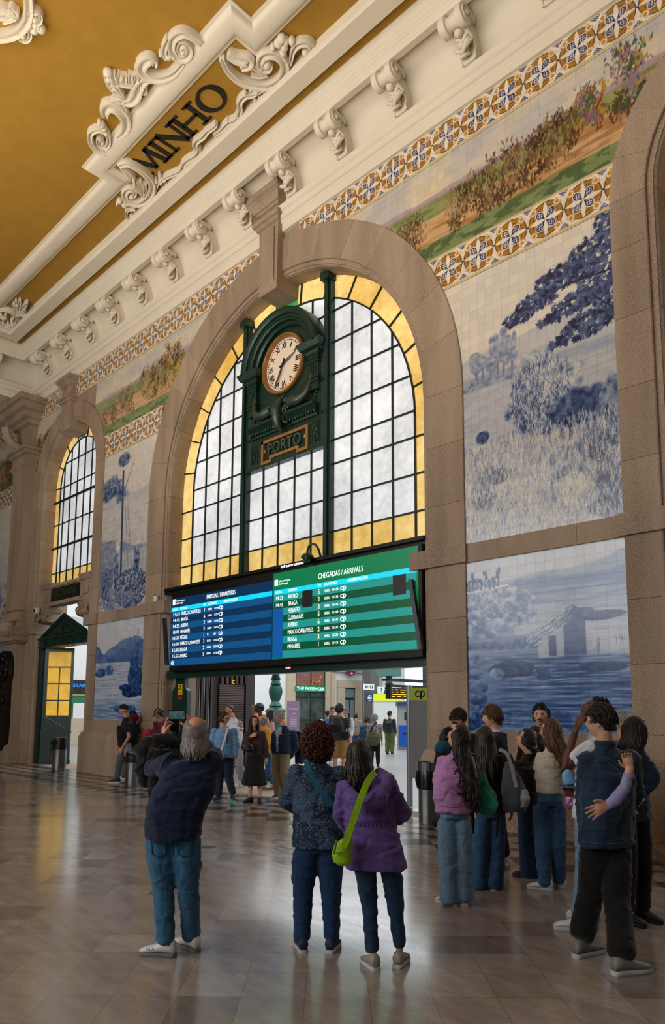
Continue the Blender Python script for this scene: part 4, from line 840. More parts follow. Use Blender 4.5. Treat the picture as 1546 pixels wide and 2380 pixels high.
mb = MB(); mb.tube(smoothp([(CX, YF - .06, 7.86), (CX, YF - .14, 7.74), (CX - .01, YF - .2, 7.58), (CX, YF - .2, 7.40), (CX + .02, YF - .16, 7.24), (CX + .05, YF - .1, 7.16)]), [.03, .05, .07, .08, .085, .085, .09, .10, .105, .11, .11, .11, .105, .10, .10, .095, .09, .085, .08, .075, .07, .06, .05, .045, .04, .035][:26], 10)
mb.tube([V((CX + .17 + .1 * (1 - i / 20) * math.cos(i * .55), YF - .14, 7.56 + .1 * (1 - i / 20) * math.sin(i * .55))) for i in range(18)], .022, 6); mb.tube([(CX + .1, YF - .14, 7.46), (CX + .14, YF - .14, 7.32), (CX + .24, YF - .12, 7.26), (CX + .22, YF - .12, 7.33)], .025, 6)
for i in range(7): mb.ball((CX - .08, YF - .16, 7.66 - i * .065), (.05, .05, .04), 8, 6)
for q in (-1, 0, 1): mb.tube([(CX, YF - .08, 7.8), (CX + q * .1, YF - .1, 7.92)], [.04, .015], 6)
mb.build('shell_scroll', M_gr2, ck, True)
pl = [(-.62, 7.10), (.72 - .0, 7.10), (.72, 6.66), (.46, 6.66), (.46, 6.74), (-.36, 6.74), (-.36, 6.66), (-.62, 6.66)]; pl = [(CX + .0 + a, z + .0) for a, z in pl]
mb = MB()
for i in range(8):
    a, b = V(pl[i]), V(pl[(i + 1) % 8]); lo, hi = (min(a.x, b.x) - .02, max(a.x, b.x) + .02), (min(a.y, b.y) - .02, max(a.y, b.y) + .02); mb.box(lo[0] - .012, lo[1] + .012, YF - .05, YF, hi[0] - .012, hi[1] + .012)
nmf = mb.build('name_plate_frame', M_bronze, ck, label='gilt stepped frame')
for s in (-.56, .66): mb = MB(); mb.lathe([(.022, YF - .03), (.04, YF - .035), (.04, YF), (.022, YF)], (CX + s, 0, 6.90), 'Y', 14); mb.build('rosette', M_bronze, nmf)
text('name_lettering', 'PORTO', .34, (CX + .05, YF - .03, 6.90), X_, Z_, mat('pale_green_relief', '#5e6b54', .45, .3), nmf, .02, .98, bold=-.002)
# ------------------------------------------------------------ departure board
def scr(name, col, e=.8): return mat(name, col, .25, emit=(col, e))
bd = thing('departure_board', 'wide blue and green departures and arrivals screen hanging in the central arch', 'display board', (-10.2, .05, 2.44))
MB().box(-13.72, -6.655, .012, .16, 2.44, 4.22).build('casing', M_black, bd)
S1, S2, S3, S4 = scr('screen_navy', '#0a2c4e', .7), scr('screen_blue', '#0f4878', .75), scr('screen_deep_green', '#08492f', .7), scr('screen_teal', '#1f8580', .75)
SH, SG, SC_, SW = scr('screen_header_blue', '#0b2d50', .7), scr('screen_header_green', '#0b6b43', .75), scr('screen_cyan', '#12b9d3', .95), mat('screen_white_text', '#e9f2f2', .4, emit=('#e9f2f2', .95))
ys = .004
dp = MB().box(-13.69, -10.19, ys, .02, 2.555, 4.075).build('departures_screen', SH, bd, label='blue departures half')
ar = MB().box(-10.19, -6.72, ys, .02, 2.555, 4.20).build('arrivals_screen', SG, bd, label='green arrivals half')
def rowz(k): return 3.776 - .134 * (k + 1), 3.776 - .134 * k
L1, L2 = MB(), MB()
for k in range(9):
    a, b = rowz(k); a = max(a, 2.56)
    (L1 if k % 2 == 0 else L2).box(-13.69, -10.22, ys - .002, ys, a, b)
L1.build('bright_rows', S2, dp); L2.build('dark_rows', S1, dp)
MB().box(-13.69, -10.22, ys - .003, ys, 3.776, 3.872).build('heading_bar', SC_, dp, label='cyan heading bar')
A1, A2, A3 = MB(), MB(), MB()
for k in range(9):
    a, b = rowz(k); a = max(a, 2.56)
    if k < 2: (A1 if k % 2 == 0 else A2).box(-10.16, -9.9, ys - .002, ys, a, b)
    (A1 if k % 2 == 0 else A2).box(-9.9, -6.76, ys - .002, ys, a, b)
    if k >= 2: A3.box(-10.18, -9.9, ys - .002, ys, a + (.004 if k % 2 else 0), b)
A1.build('teal_rows', S4, ar); A2.build('green_rows', S3, ar); A3.build('frozen_blue_strip', scr('screen_mid_blue', '#0d4f94', .75), ar)
MB().box(-10.16, -6.74, ys - .003, ys, 3.776, 3.868).build('heading_bar', SC_, ar, label='cyan heading bar')
MB().box(-9.37, -9.11, ys - .005, ys, 3.464, 3.774).build('dead_module', mat('dead_screen', '#221f22', .4), ar, label='dark dead square left of the platform column'); MB().box(-7.23, -6.96, ys - .005, ys, 3.452, 3.779).build('dead_module', MATS['dead_screen'], ar, label='dark dead square at the right end')
yt = ys - .006
def TX(s, x, z, size, al='LEFT', w=None, bo=0): return (s, size, V((x, yt, z)), X_, Z_, w, al, bo)
hd = [('14:35', 'MARCO CANAVESES', '1', 'SUBU', '15529'), ('14:45', 'BRAGA', '6', 'SUBU', '15237'), ('14:55', 'AVEIRO', '2', 'SUBU', '15736'), ('15:00', 'PENAFIEL', '5', 'SUBU', '15415'), ('15:20', 'RÉGUA', '1', 'IR', '871'), ('15:30', 'MARCO CANAVESES', '3', 'SUBU', '15533'), ('15:45', 'BRAGA', '2', 'SUBU', '15239'), ('15:55', 'AVEIRO', '5', 'SUBU', '15738')]
def cpmark(x, z, r=.03):
    mb = MB(); mb.tube([(x + r * (math.cos(a) * 1.0 - 1.05), yt, z + r * math.sin(a)) for a in [math.radians(q) for q in range(50, 311, 26)]], .008, 4); mb.tube([(x + r * (math.cos(a) + 1.05), yt, z + r * math.sin(a)) for a in [math.radians(q) for q in range(-130, 131, 26)]], .008, 4); mb.tube([(x + r * .45, yt, z + r * .6), (x + r * .45, yt, z - r * 1.7)], .008, 4); return mb
cols = {'t': [], 'd': [], 'p': [], 'n': [], 'h': [TX('PARTIDAS / DEPARTURES', -12.35, 3.975, .13, 'LEFT', .98, 0)], 'l': [TX('Infraestruturas', -13.5, 4.01, .055), TX('de Portugal', -13.5, 3.955, .055)]}
cols['h'] += [TX('HORA', -13.63, 3.823, .065), TX('DESTINO', -13.33, 3.823, .065), TX('LN', -12.46, 3.823, .065), TX('COMBOIO', -12.28, 3.823, .065), TX('OBSERVAÇÕES', -11.75, 3.823, .07)]
cpm = MB()
for k, (a, b, c_, d, e) in enumerate(hd):
    z = 3.709 - .134 * k; cols['t'].append(TX(a, -13.62, z, .10, 'LEFT', .25, 0)); cols['d'].append(TX(b, -13.30, z, .115, 'LEFT', {15: .74, 5: .27, 6: .28, 8: .37}[len(b)], 0)); cols['p'].append(TX(c_, -12.44, z, .11)); cols['n'] += [TX(d, -12.30, z, .062, 'LEFT', .15 if d == 'SUBU' else None), TX(e, -12.07, z, .062, 'LEFT', .14 if len(e) > 3 else None)]
    q = cpmark(-11.83, z); cpm.add(q.v, q.f)
texts('heading_text', cols['h'] + cols['l'], SW, dp, .001); texts('departure_time', cols['t'], SW, dp, .001); texts('destination', cols['d'], SW, dp, .001); texts('platform_number', cols['p'] , SW, dp, .001); texts('train_number', cols['n'], SW, dp, .001)
q = MB().poly([(-13.64, 3.93), (-13.60, 3.93), (-13.57, 4.06), (-13.64, 4.06)], yt, yt + .003).poly([(-13.585, 3.93), (-13.545, 3.93), (-13.545, 4.06), (-13.56, 4.06)], yt, yt + .003); cpm.add(q.v, q.f)
cpm.tube([(-13.58 + .045 * math.cos(a), yt, 2.627 + .045 * math.sin(a)) for a in [i * math.pi / 8 for i in range(17)]], .006, 4); cpm.box(-13.588, -13.572, yt, yt + .003, 2.6, 2.64); cpm.box(-13.588, -13.572, yt, yt + .003, 2.648, 2.66)
cpm.build('logos', SW, dp)
ha = [('14:35', 'AVEIRO', '5', '15628'), ('14:45', 'BRAGA', '2', '15230'), ('', 'PENAFIEL', '3', '15416'), ('', 'GUIMARÃES', '5', '15168'), ('', 'AVEIRO', '6', '15632'), ('', 'MARCO CANAVESES', '2', '15532'), ('', 'BRAGA', '3', '15232'), ('', 'PENAFIEL', '1', '15418')]
ct, cd_, cp_, cn_ = [], [], [], []; cpm = MB()
for k, (a, b, c_, e) in enumerate(ha):
    z = 3.707 - .134 * k
    if a: ct.append(TX(a, -10.12, z, .10, 'LEFT', .20, 0))
    cd_.append(TX(b, -9.76, z, .115, 'LEFT', {15: .68, 9: .42, 5: .25, 6: .26, 8: .34}[len(b)], 0)); cp_.append(TX(c_, -8.97, z, .12)); cn_ += [TX('SUBU', -8.80, z, .065, 'LEFT', .14), TX(e, -8.61, z, .065, 'LEFT', .14)]; q = cpmark(-8.34, z); cpm.add(q.v, q.f)
texts('heading_text', [TX('CHEGADAS / ARRIVALS', -8.96, 3.985, .14, 'LEFT', 1.08, 0), TX('HORA', -10.12, 3.823, .065), TX('ORIGEM', -9.76, 3.823, .065), TX('LN', -8.97, 3.823, .065), TX('COMBOIO', -8.80, 3.823, .065), TX('OBSERVAÇÕES', -8.24, 3.823, .07), TX('Infraestruturas', -10.03, 4.03, .055), TX('de Portugal', -10.03, 3.975, .055)], SW, ar, .001)
texts('arrival_time', ct, SW, ar, .001); texts('origin', cd_, SW, ar, .001); texts('platform_number', cp_, mat('screen_pale_text', '#e8e3b8', .4, emit=('#e8e3b8', .95)), ar, .001); texts('train_number', cn_, SW, ar, .001)
q = MB().poly([(-10.15, 3.95), (-10.11, 3.95), (-10.08, 4.07), (-10.15, 4.07)], yt, yt + .003).poly([(-10.095, 3.95), (-10.055, 3.95), (-10.055, 4.07), (-10.07, 4.07)], yt, yt + .003); cpm.add(q.v, q.f); cpm.build('logos', SW, ar)
o = texts('sill_lettering', [('Infraestruturas', .085, V((-9.95, -.026, 4.295)), X_, Z_, .62, 'LEFT', .001)], SW, bd); 
MB().rings([[(x - .03, -.08, z), (x + .03, -.08, z), (x + .03, .0, z), (x - .03, .0, z)] for x, z in ((-13.74, 2.59), (-13.90, 3.66))]).build('hinged_side_flap', mat('grey_aluminium', '#4c4d52', .4, .7), bd)
MB().rings([[(x - .035, -.07, z), (x + .035, -.07, z), (x + .035, .0, z), (x - .035, .0, z)] for x, z in ((-6.64, 2.55), (-6.83, 3.66))]).build('hinged_side_flap', MATS['grey_aluminium'], bd)
struct(MB().box(-14.1, -6.6, .17, .40, 2.30, 2.47).box(-14.1, -6.6, .145, .2, 2.30, 2.33).build('trim_17', M_dgreen2), 'dark green painted beam under the departure board')
mb = MB(); mb.poly([(-13.98, 0), (-13.42, 0), (-13.42, 2.02), (-13.50, 2.08), (-13.53, 2.16), (-13.53, 2.30), (-13.90, 2.30), (-13.90, 2.16), (-13.93, 2.08), (-14.0, 2.02)], .30, .40)
jp = mb.build('door_1', M_dgreen2); struct(jp, 'dark green door jamb panel at the left of the central doorway')
MB().box(-13.78, -13.60, .292, .2995, 1.93, 2.17).build('warning_sign', mat('warning_yellow', '#e2b21d', .5), jp, label='yellow triangle warning sticker')
mb = MB()
for a, b in (((-13.76, 2.04), (-13.69, 2.15)), ((-13.69, 2.15), (-13.62, 2.04)), ((-13.62, 2.04), (-13.76, 2.04)), ((-13.71, 2.06), (-13.66, 2.09))): mb.tube([(a[0], .289, a[1]), (b[0], .289, b[1])], .008, 5)
for z in (1.99, 1.965, 1.95): mb.box(-13.755, -13.625, .289, .292, z, z + .006)
mb.build('warning_pictogram', M_ink, jp); MB().box(-13.78, -13.61, .292, .2995, 1.83, 1.89).build('warning_sign', mat('sticker_red', '#c12236', .5), jp, label='small red sticker')
MB().box(-9.98, -9.80, .14, .17, 2.36, 2.42).build('red_label', MATS['sticker_red'])
tag(bpy.data.objects['red_label'], 'small red sticker on the green beam under the board', 'sticker'); texts('label_text', [('PUXE', .045, V((-9.89, .137, 2.39)), X_, Z_, .12, 'CENTER')], SW, bpy.data.objects['red_label'])
# gooseneck dome camera
g = thing('security_camera', 'dark dome camera on a hooked gooseneck above the departure board', 'camera', (-8.9, .02, 4.34))
MB().tube(smoothp([(-8.9, .02, 4.30), (-8.9, -.05, 4.45), (-8.92, -.08, 4.52), (-8.98, -.10, 4.57), (-9.07, -.12, 4.55), (-9.12, -.12, 4.46), (-9.12, -.12, 4.40)]), .022, 8).build('gooseneck', M_dgreen2, g, True)
MB().lathe([(.02, 4.42), (.07, 4.41), (.11, 4.37), (.12, 4.35), (.12, 4.33), (.05, 4.33)], (-9.12, -.12, 0), n=20).build('cap', M_dgreen2, g, 'auto'); MB().ball((-9.12, -.12, 4.325), (.085, .085, .08), 14, 10).build('dome', mat('smoked_dome', '#26292b', .1, coat=1), g, True, label='smoked glass dome')
b = thing('sensor_box', 'small white box with aerial on the stone ledge left of the departure board', 'sensor', (-14.32, -.02, 4.08)); MB().box(-14.40, -14.26, -.045, .0, 4.085, 4.22).build('case', M_whitep, b, bevel=.01); MB().tube([(-14.36, -.02, 4.21), (-14.41, -.02, 4.27)], .006, 5).tube(smoothp([(-14.27, -.01, 4.2), (-14.2, -.01, 4.18), (-14.18, -.02, 4.1)]), .006, 5).build('aerial', M_black, b)
b = thing('wall_camera', 'small white square camera on the stone jamb left of the ENTRADA sign', 'camera', (-20.82, -.02, 4.45)); MB().box(-20.93, -20.75, -.12, .01, 4.38, 4.56).build('case', M_whitep, b, bevel=.02); MB().box(-20.89, -20.79, -.125, -.11, 4.42, 4.52).build('lens_window', M_dark, b)
mb = MB(); mb.tube(smoothp([(-20.9, -.03, 4.35), (-20.95, -.04, 4.2), (-20.7, -.06, 4.12), (-20.5, -.06, 4.18), (-20.6, -.05, 4.10)]), .012, 5); tag(mb.build('loose_cable', M_black), 'loose black cable coiled on the ledge under the small white camera', 'cable')

# entrance sign and green door in the left arch
en = thing('entrance_sign', 'carved stone lintel on scroll consoles with dark ENTRADA plaque', 'sign', (-19.43, .2, 4.5))
mb = MB()
mb.box(-20.55, -18.3, .14, .4, 4.68, 5.12); mb.box(-20.6, -18.25, .10, .4, 5.12, 5.2); mb.box(-20.5, -18.35, .08, .4, 4.58, 4.68)
for xc in (-20.65, -18.1):
    mold(mb, xc - .25, xc + .25, .45, .12, [(4.5, .02), (4.55, .04), (4.62, .04), (4.64, 0), (5.10, 0), (5.12, .03), (5.18, .06), (5.24, .09), (5.28, .09)]); mb.box(xc - .16, xc + .16, .09, .13, 4.72, 5.04)
mb.build('lintel', M_stone, en)
for xc in (-20.62, -18.1):
    mb = MB(); mold(mb, xc - .33, xc + .33, .45, .08, [(4.38, -.02), (4.42, .02), (4.5, .04)])
    P_ = [V((xc, .2 - .0, 0))]
    prof = smoothp([(0, .38, 4.08), (0, .1, 4.10), (0, .0, 4.16), (0, -.02, 4.24), (0, .05, 4.32), (0, .02, 4.38)])
    mb.rings([[(x, p.y, p.z) for p in prof] + [(x, .45, 4.38), (x, .45, 4.08)] for x in (xc - .28, xc - .2, xc + .2, xc + .28)])
    for s in (-.3, .3): mb.tube([V((xc + s, .06 + .09 * (1 - i / 22) * math.cos(i * .5), 4.27 + .09 * (1 - i / 22) * math.sin(i * .5))) for i in range(18)], .022, 5); mb.tube(smoothp([(xc + s, -.0, 4.3), (xc + s, .03, 4.18), (xc + s, .14, 4.12), (xc + s, .28, 4.16), (xc + s, .36, 4.1)]), .025, 5)
    for s in (-.1, 0, .1): mb.box(xc + s - .02, xc + s + .02, -.04, .05, 4.16, 4.34)
    mb.build('console', M_stone, en, 'auto')
pq = MB().box(-20.28, -18.50, .11, .15, 4.70, 5.08).build('plaque', mat('dark_bronze_plaque', '#20261f', .5, .3), en); text('entrance_lettering', 'ENTRADA', .30, (-19.39, .105, 4.89), X_, Z_, mat('dull_brass_letters', '#4b4a38', .5, .4), pq, .008, 1.42)
dr = thing('entrance_door', 'dark green panelled door leaf with amber glass standing open in the left arch', 'door', (-20.82, .22, 0)); dr['kind'] = 'structure'; del dr['category']; dr.name = 'door_2'
D0, DX, DY = V((-20.80, .26, 0)), V((.735, .678, 0)).normalized(), V((-.678, .735, 0)).normalized()
DM = Matrix(((DX.x, DY.x, 0, D0.x), (DX.y, DY.y, 0, D0.y), (0, 0, 1, 0), (0, 0, 0, 1)))
mb = MB(); wd = .86
for a in ((0, .1, 0, 3.38), (wd - .07, wd, 0, 3.38), (0, wd, 3.28, 3.38), (0, wd, 1.28, 1.4), (0, wd, .0, .2), (0, wd, .88, 1.0), (0, wd, 0, 1.3)): mb.box(a[0], a[1], 0, .05, a[2], a[3], DM)
for z in (1.84, 2.33, 2.82): mb.box(0, wd, .005, .045, z - .018, z + .018, DM)
mb.box(wd * .53 - .015, wd * .53 + .015, .005, .045, 1.4, 2.82, DM); mb.box(-.02, wd + .03, -.05, .02, .9, .96, DM); mb.box(-.02, wd + .03, -.05, .02, .02, .14, DM); mb.box(0, wd, -.03, .02, .14, .9, DM)
for (a, b, c_, d) in ((.30, .62, .25, .28), (.30, .62, .74, .77), (.30, .33, .25, .77), (.59, .62, .25, .77)): mb.box(a, b, -.05, 0, c_, d, DM)
mb.rings([[DM @ V(p) for p in ((.36, -.03, .33), (.56, -.03, .33), (.56, -.03, .69), (.36, -.03, .69))], [DM @ V(p) for p in ((.45, -.07, .50), (.47, -.07, .50), (.47, -.07, .52), (.45, -.07, .52))]])
mb.build('leaf', M_dgreen2, dr, bevel=0); MB().box(.1, wd - .07, .02, .03, 1.4, 3.28, DM).build('amber_glass', glass_pane('amber_door_glass', '#9c6d12', '#e8b93a', .55, 2.2), dr, label='amber glass')
MB().tube([DM @ V((.14, -.03, 1.36)), DM @ V((.76, -.03, 1.03))], .012, 6).build('push_bar', M_steel, dr, label='steel diagonal push bar')
mb = MB(); mb.box(-21.12, -17.72, .16, .50, 3.42, 3.62); mb.box(-21.12, -17.72, .12, .50, 3.62, 3.68); mb.box(-21.12, -17.72, .13, .5, 3.38, 3.43)
mb.poly([(-20.75, 3.68), (-18.1, 3.68), (-19.42, 4.22)], .16, .9); mb.tube([(-20.8, .14, 3.70), (-19.42, .14, 4.25)], .06, 4); mb.tube([(-18.05, .14, 3.70), (-19.42, .14, 4.25)], .06, 4); mb.poly([(-20.1, 3.73), (-18.75, 3.73), (-19.42, 4.02)], .12, .17)
for x in (-20.6, -20.0, -19.43, -18.8, -18.3): mb.box(x - .03, x + .03, .13, .2, 3.44, 3.62)
mb.box(-21.12, -20.86, .18, .34, 0, 3.42); mb.lathe([(.0, .12), (.09, .12), (.09, .09), (.06, .09)], (-19.42, 0, 3.88), 'Y', 14)
mb.build('pedimented_frame', M_dgreen2, dr)

# bronze memorial on the pilaster, far left
bm_ = thing('bronze_memorial', 'dark bronze memorial relief mounted on the far left pilaster', 'memorial', (-22.2, -.4, .4))
mb = MB(); mb.poly([(-22.65, .55), (-22.4, .35), (-22.05, .35), (-21.85, .55), (-21.82, 1.2), (-21.85, 2.3), (-21.75, 2.6), (-21.80, 3.1), (-22.0, 3.32), (-22.4, 3.34), (-22.65, 3.1), (-22.7, 2.6), (-22.6, 2.3)], -.40, -.25); mb.build('slab', mat('patinated_bronze', '#1b1613', .35, .6, noise=(8, .6), col2='#3a2c24', bump=(16, .6)), bm_)
mb = MB(); r = random.Random(2)
for i in range(22): mb.ball((-22.22 + r.uniform(-.3, .3), -.42, 2.85 + r.uniform(-.35, .35)), (r.uniform(.05, .1), .06, r.uniform(.05, .1)), 8, 6)
mb.tube([V((-22.22 + .36 * math.cos(a), -.42, 2.85 + .42 * math.sin(a))) for a in [i * math.pi / 10 for i in range(21)]], .05, 6)
for z in (.95, 1.5, 2.2): mb.box(-22.6, -21.86, -.46, -.38, z, z + .07)
mb.ball((-22.22, -.42, 1.85), (.2, .05, .16)); mb.build('relief', MATS['patinated_bronze'], bm_, True)

# litter bins and totem
def bin_(x, y, h, r, lb):
    b = thing('litter_bin', lb, 'litter bin', (x, y, 0)); MB().lathe([(r * .95, 0), (r, .02), (r, h), (r * .96, h), (r * .96, .03), (.01, .02)], (x, y, 0), n=28).build('drum', M_steel, b, 'auto'); return b
b = bin_(-18.05, -.42, .58, .17, 'steel litter bin with black hood against the wall beside the left doorway'); MB().lathe([(.172, .56), (.172, .80), (.16, .86), (.01, .86)], (-18.05, -.42, 0), n=28).box(-18.17, -17.93, -.62, -.5, .70, .80).build('hood', M_black, b, 'auto')
b = bin_(-6.30, -.34, .60, .15, 'steel litter bin with black bag in front of the right hand pier')
mb = MB(); mb.lathe([(.155, .50), (.17, .52), (.172, .72), (.16, .76), (.01, .70)], (-6.30, -.34, 0), n=28)
for i in range(16): a = i * .4; mb.tube([(-6.30 + .16 * math.cos(a), -.34 + .16 * math.sin(a), .76), (-6.30 + .18 * math.cos(a + .1), -.34 + .18 * math.sin(a + .1), .62), (-6.30 + .165 * math.cos(a), -.34 + .165 * math.sin(a), .50)], [.012, .02, .006], 5)
mb.build('bag', mat('bin_bag', '#0c0c0d', .3), b, 'auto', label='black plastic bag folded over the rim'); MB().lathe([(.165, .76), (.165, .88), (.16, .88), (.155, .76)], (-6.30, -.34, 0), n=28).build('rim', M_steel, b)
b = bin_(-13.6, -.85, .72, .17, 'steel litter bin behind the man in the blue jumper')
MB().lathe([(.173, .70), (.173, .62), (.175, .60), (.175, .5), (.173, .5)], (-13.6, -.85, 0), n=24).build('bag', MATS['bin_bag'], b)
tt = thing('information_totem', 'grey information totem with lime green header in the right side of the doorway', 'totem', (-7.2, .78, 0))
MB().tube([(-7.50, .74, .03), (-7.50, .74, 2.02)], .05, 14).tube([(-6.78, .74, .03), (-6.78, .74, 2.02)], .05, 14).build('post', mat('grey_lacquered_metal', '#8b8f93', .35, .6), tt)
MB().lathe([(.0, .0), (.34, .0), (.34, .012), (.0, .02)], (-7.35, .74, 0), n=28).build('base', M_steel, tt); MB().box(-7.46, -6.82, .70, .80, .5, 1.78).build('panel', mat('scuffed_grey_panel', '#6d7074', .5, noise=(5, .5), col2='#595b60'), tt)
hp = MB().box(-7.46, -6.82, .69, .81, 1.78, 1.99).build('header', mat('lime_green', '#9aa81a', .5), tt, label='lime green header')
mb = MB()
for s, a0, a1 in ((-1, 50, 310), (1, -130, 130)): mb.tube([(-7.23 + .045 * (math.cos(math.radians(q)) + s * 1.05), .685, 1.885 + .045 * math.sin(math.radians(q))) for q in range(a0, a1 + 1, 26)], .014, 5)
mb.tube([(-7.21, .685, 1.915), (-7.21, .685, 1.80)], .014, 5); mb.build('logo', M_ink, hp); texts('header_text', [('COMBOIOS', .06, V((-7.08, .687, 1.885)), X_, Z_, .22)], M_ink, hp)

# ------------------------------------------------------------ concourse beyond
FX = -31.0; YX = V((0, 1, 0))
M_lime = mat('pale_limestone', '#b8a98f', .8, noise=(3, .5), col2='#a0917a', bump=(30, .2))
struct(MB().box(FX - .5, FX, 1.0, 30, 0, 9).build('wall_concourse', mat('white_render', '#d8d8d6', .8)))
mb = MB()
for y0, y1, z1 in ((1.2, 3.2, 9), (18.95, 19.62, 9), (22.10, 22.55, 9), (22.6, 23.0, 9), (26.9, 27.5, 9)): mb.box(FX, FX + .12, y0, y1, 0, z1)
mb.box(FX, FX + .16, 1.2, 19.62, 0, 1.15).box(FX, FX + .16, 22.1, 23.2, 0, 1.2).box(FX, FX + .16, 25.7, 27.5, 0, 1.2).box(FX, FX + .22, 22.6, 27.5, 3.95, 4.2)
for a in ((23.2, 23.85, 0, 2.97), (24.85, 25.7, 0, 2.97), (23.2, 25.7, 2.98, 3.45)): mb.box(FX, FX + .14, *a)
struct(mb.build('trim_18', M_lime), 'limestone quoins, plinth and doorcase of the concourse building')
d3 = MB().box(FX - .05, FX + .04, 23.85, 24.85, 0, 2.98).build('door_3', M_dgreen2); struct(d3, 'green glazed door in the concourse building')
MB().box(FX + .04, FX + .05, 23.95, 24.75, 2.35, 2.9).box(FX + .04, FX + .05, 23.95, 24.3, .9, 2.2).box(FX + .04, FX + .05, 24.42, 24.75, .9, 2.2).build('door_panes', mat('grey_door_glass', '#6f8580', .1), d3)
sh = thing('shop_front', 'dark glazed shop front under the green THE PASSENGER sign', 'shop front', (FX + .1, 20.9, 0))
MB().box(FX - .02, FX + .06, 19.62, 22.10, 0, 4.2).build('glazing', mat('shop_glass', '#2a332f', .08, noise=(1.2, .8), col2='#5d6a5e'), sh)
mb = MB()
for y in (19.66, 20.9, 22.05): mb.box(FX + .05, FX + .11, y - .03, y + .03, 0, 4.2)
for z in (.05, 1.0, 2.35): mb.box(FX + .05, FX + .11, 19.62, 22.1, z - .03, z + .03)
mb.build('glazing_bars', M_dgreen2, sh)
MB().box(FX + .05, FX + .075, 19.7, 22.05, 3.0, 4.1).build('poster', mat('terracotta_poster', '#8c5a48', .5, noise=(5, .7), col2='#5f4036'), sh, label='reddish roof picture behind the upper pane')
mb = MB(); q = FX + .1
mb.tube([(q, 20.95, 3.32), (q, 21.3, 3.2), (q, 21.6, 3.28)], .035, 5).tube([(q, 21.55, 3.25), (q, 21.8, 3.7)], .04, 5).tube([(q, 21.0, 3.3), (q, 20.95, 3.02)], .025, 5).tube([(q, 21.5, 3.26), (q, 21.6, 3.02)], .025, 5).tube([(q, 21.2, 3.42), (q, 21.55, 3.5)], .02, 5)
mb.build('chair_picture', mat('orange_wood', '#c07a2e', .5), sh, label='orange armchair figure on the poster')
sg = MB().box(FX + .08, FX + .16, 19.55, 22.08, 2.66, 2.98).build('sign_board', mat('sign_green', '#0f7350', .4, emit=('#0f7350', .35)), sh, label='green fascia'); text('sign_lettering', 'THE PASSENGER', .26, (FX + .165, 20.82, 2.82), YX, Z_, mat('mint_letters', '#9fe0c4', .4, emit=('#9fe0c4', .8)), sg, .004, 2.3, bold=.006)
for k, (yy, zz) in enumerate(((20.0, 1.6), (20.5, 1.2), (21.3, 1.7), (21.7, 1.25))): MB().box(FX + .055, FX + .062, yy - .22, yy + .22, zz - .2, zz + .2).build('window_sticker', mat('sticker_mauve', '#4a4450', .4), sh)
bn = thing('hostel_banner', 'dusty mauve roll-up banner with white lettering and arrow', 'banner', (-29.5, 18.3, 0)); MB().box(-29.52, -29.48, 17.75, 18.65, .0, 2.05).build('cloth', mat('mauve_cloth', '#7d6178', .7), bn)
its = [('THE PASSENGER', .12, V((-29.475, 18.2, 1.62)), YX, Z_, .72, 'CENTER'), ('HOSTEL', .10, V((-29.475, 18.2, 1.35)), YX, Z_, .3, 'CENTER')] + [('IIIIIIII', .07, V((-29.475, 18.2, 1.12 - k * .09)), YX, Z_, .45, 'CENTER') for k in range(6)] + [('→', .2, V((-29.475, 18.3, .28)), YX, Z_, .3, 'CENTER')]
texts('banner_text', its, mat('soft_white', '#cfc6cf', .6), bn, .002)
kx = -16.0; k_ = thing('shuttered_kiosk', 'dark brown slatted kiosk with a closed roller shutter left inside the doorway', 'kiosk', (kx, 2.8, 0))
MB().box(kx - .5, kx - .04, 1.1, 4.3, 0, 3.4).build('body', mat('dark_brown_wood', '#1f140f', .6), k_)
mb = MB()
for i in range(9): mb.box(kx - .04, kx + .02, 1.55 + i * .155, 1.62 + i * .155, 0, 3.2)
for i in range(7): mb.box(kx - .04, kx + .05, 3.12 + i * .165, 3.21 + i * .165, 2.30, 3.2)
mb.build('vertical_slats', mat('brown_slat', '#3c2a22', .5), k_)
mb = MB()
for i in range(6): mb.box(kx + .02, kx + .028, 1.95 + i * .155, 1.962 + i * .155, 0, 3.2)
mb.build('reflection_strips', M_steel, k_)  # thin steel strips stand in for pale reflections on the slats
mb = MB()
for i in range(44): mb.tube([(kx - .0, 3.08, .12 + i * .05), (kx - .0, 3.95, .12 + i * .05)], .026, 6)
mb.build('roller_shutter', mat('brown_shutter', '#5d4a44', .5), k_); MB().box(kx - .04, kx + .06, 3.98, 4.3, 0, 3.2).build('corner_post', mat('brown_post', '#2c1f1a', .5), k_)
text('hanging_letter', 'C', .14, (kx + .06, 3.52, 2.36), YX, Z_, mat('yellow_letter', '#d9d018', .5, emit=('#d9d018', .5)), k_, .01)
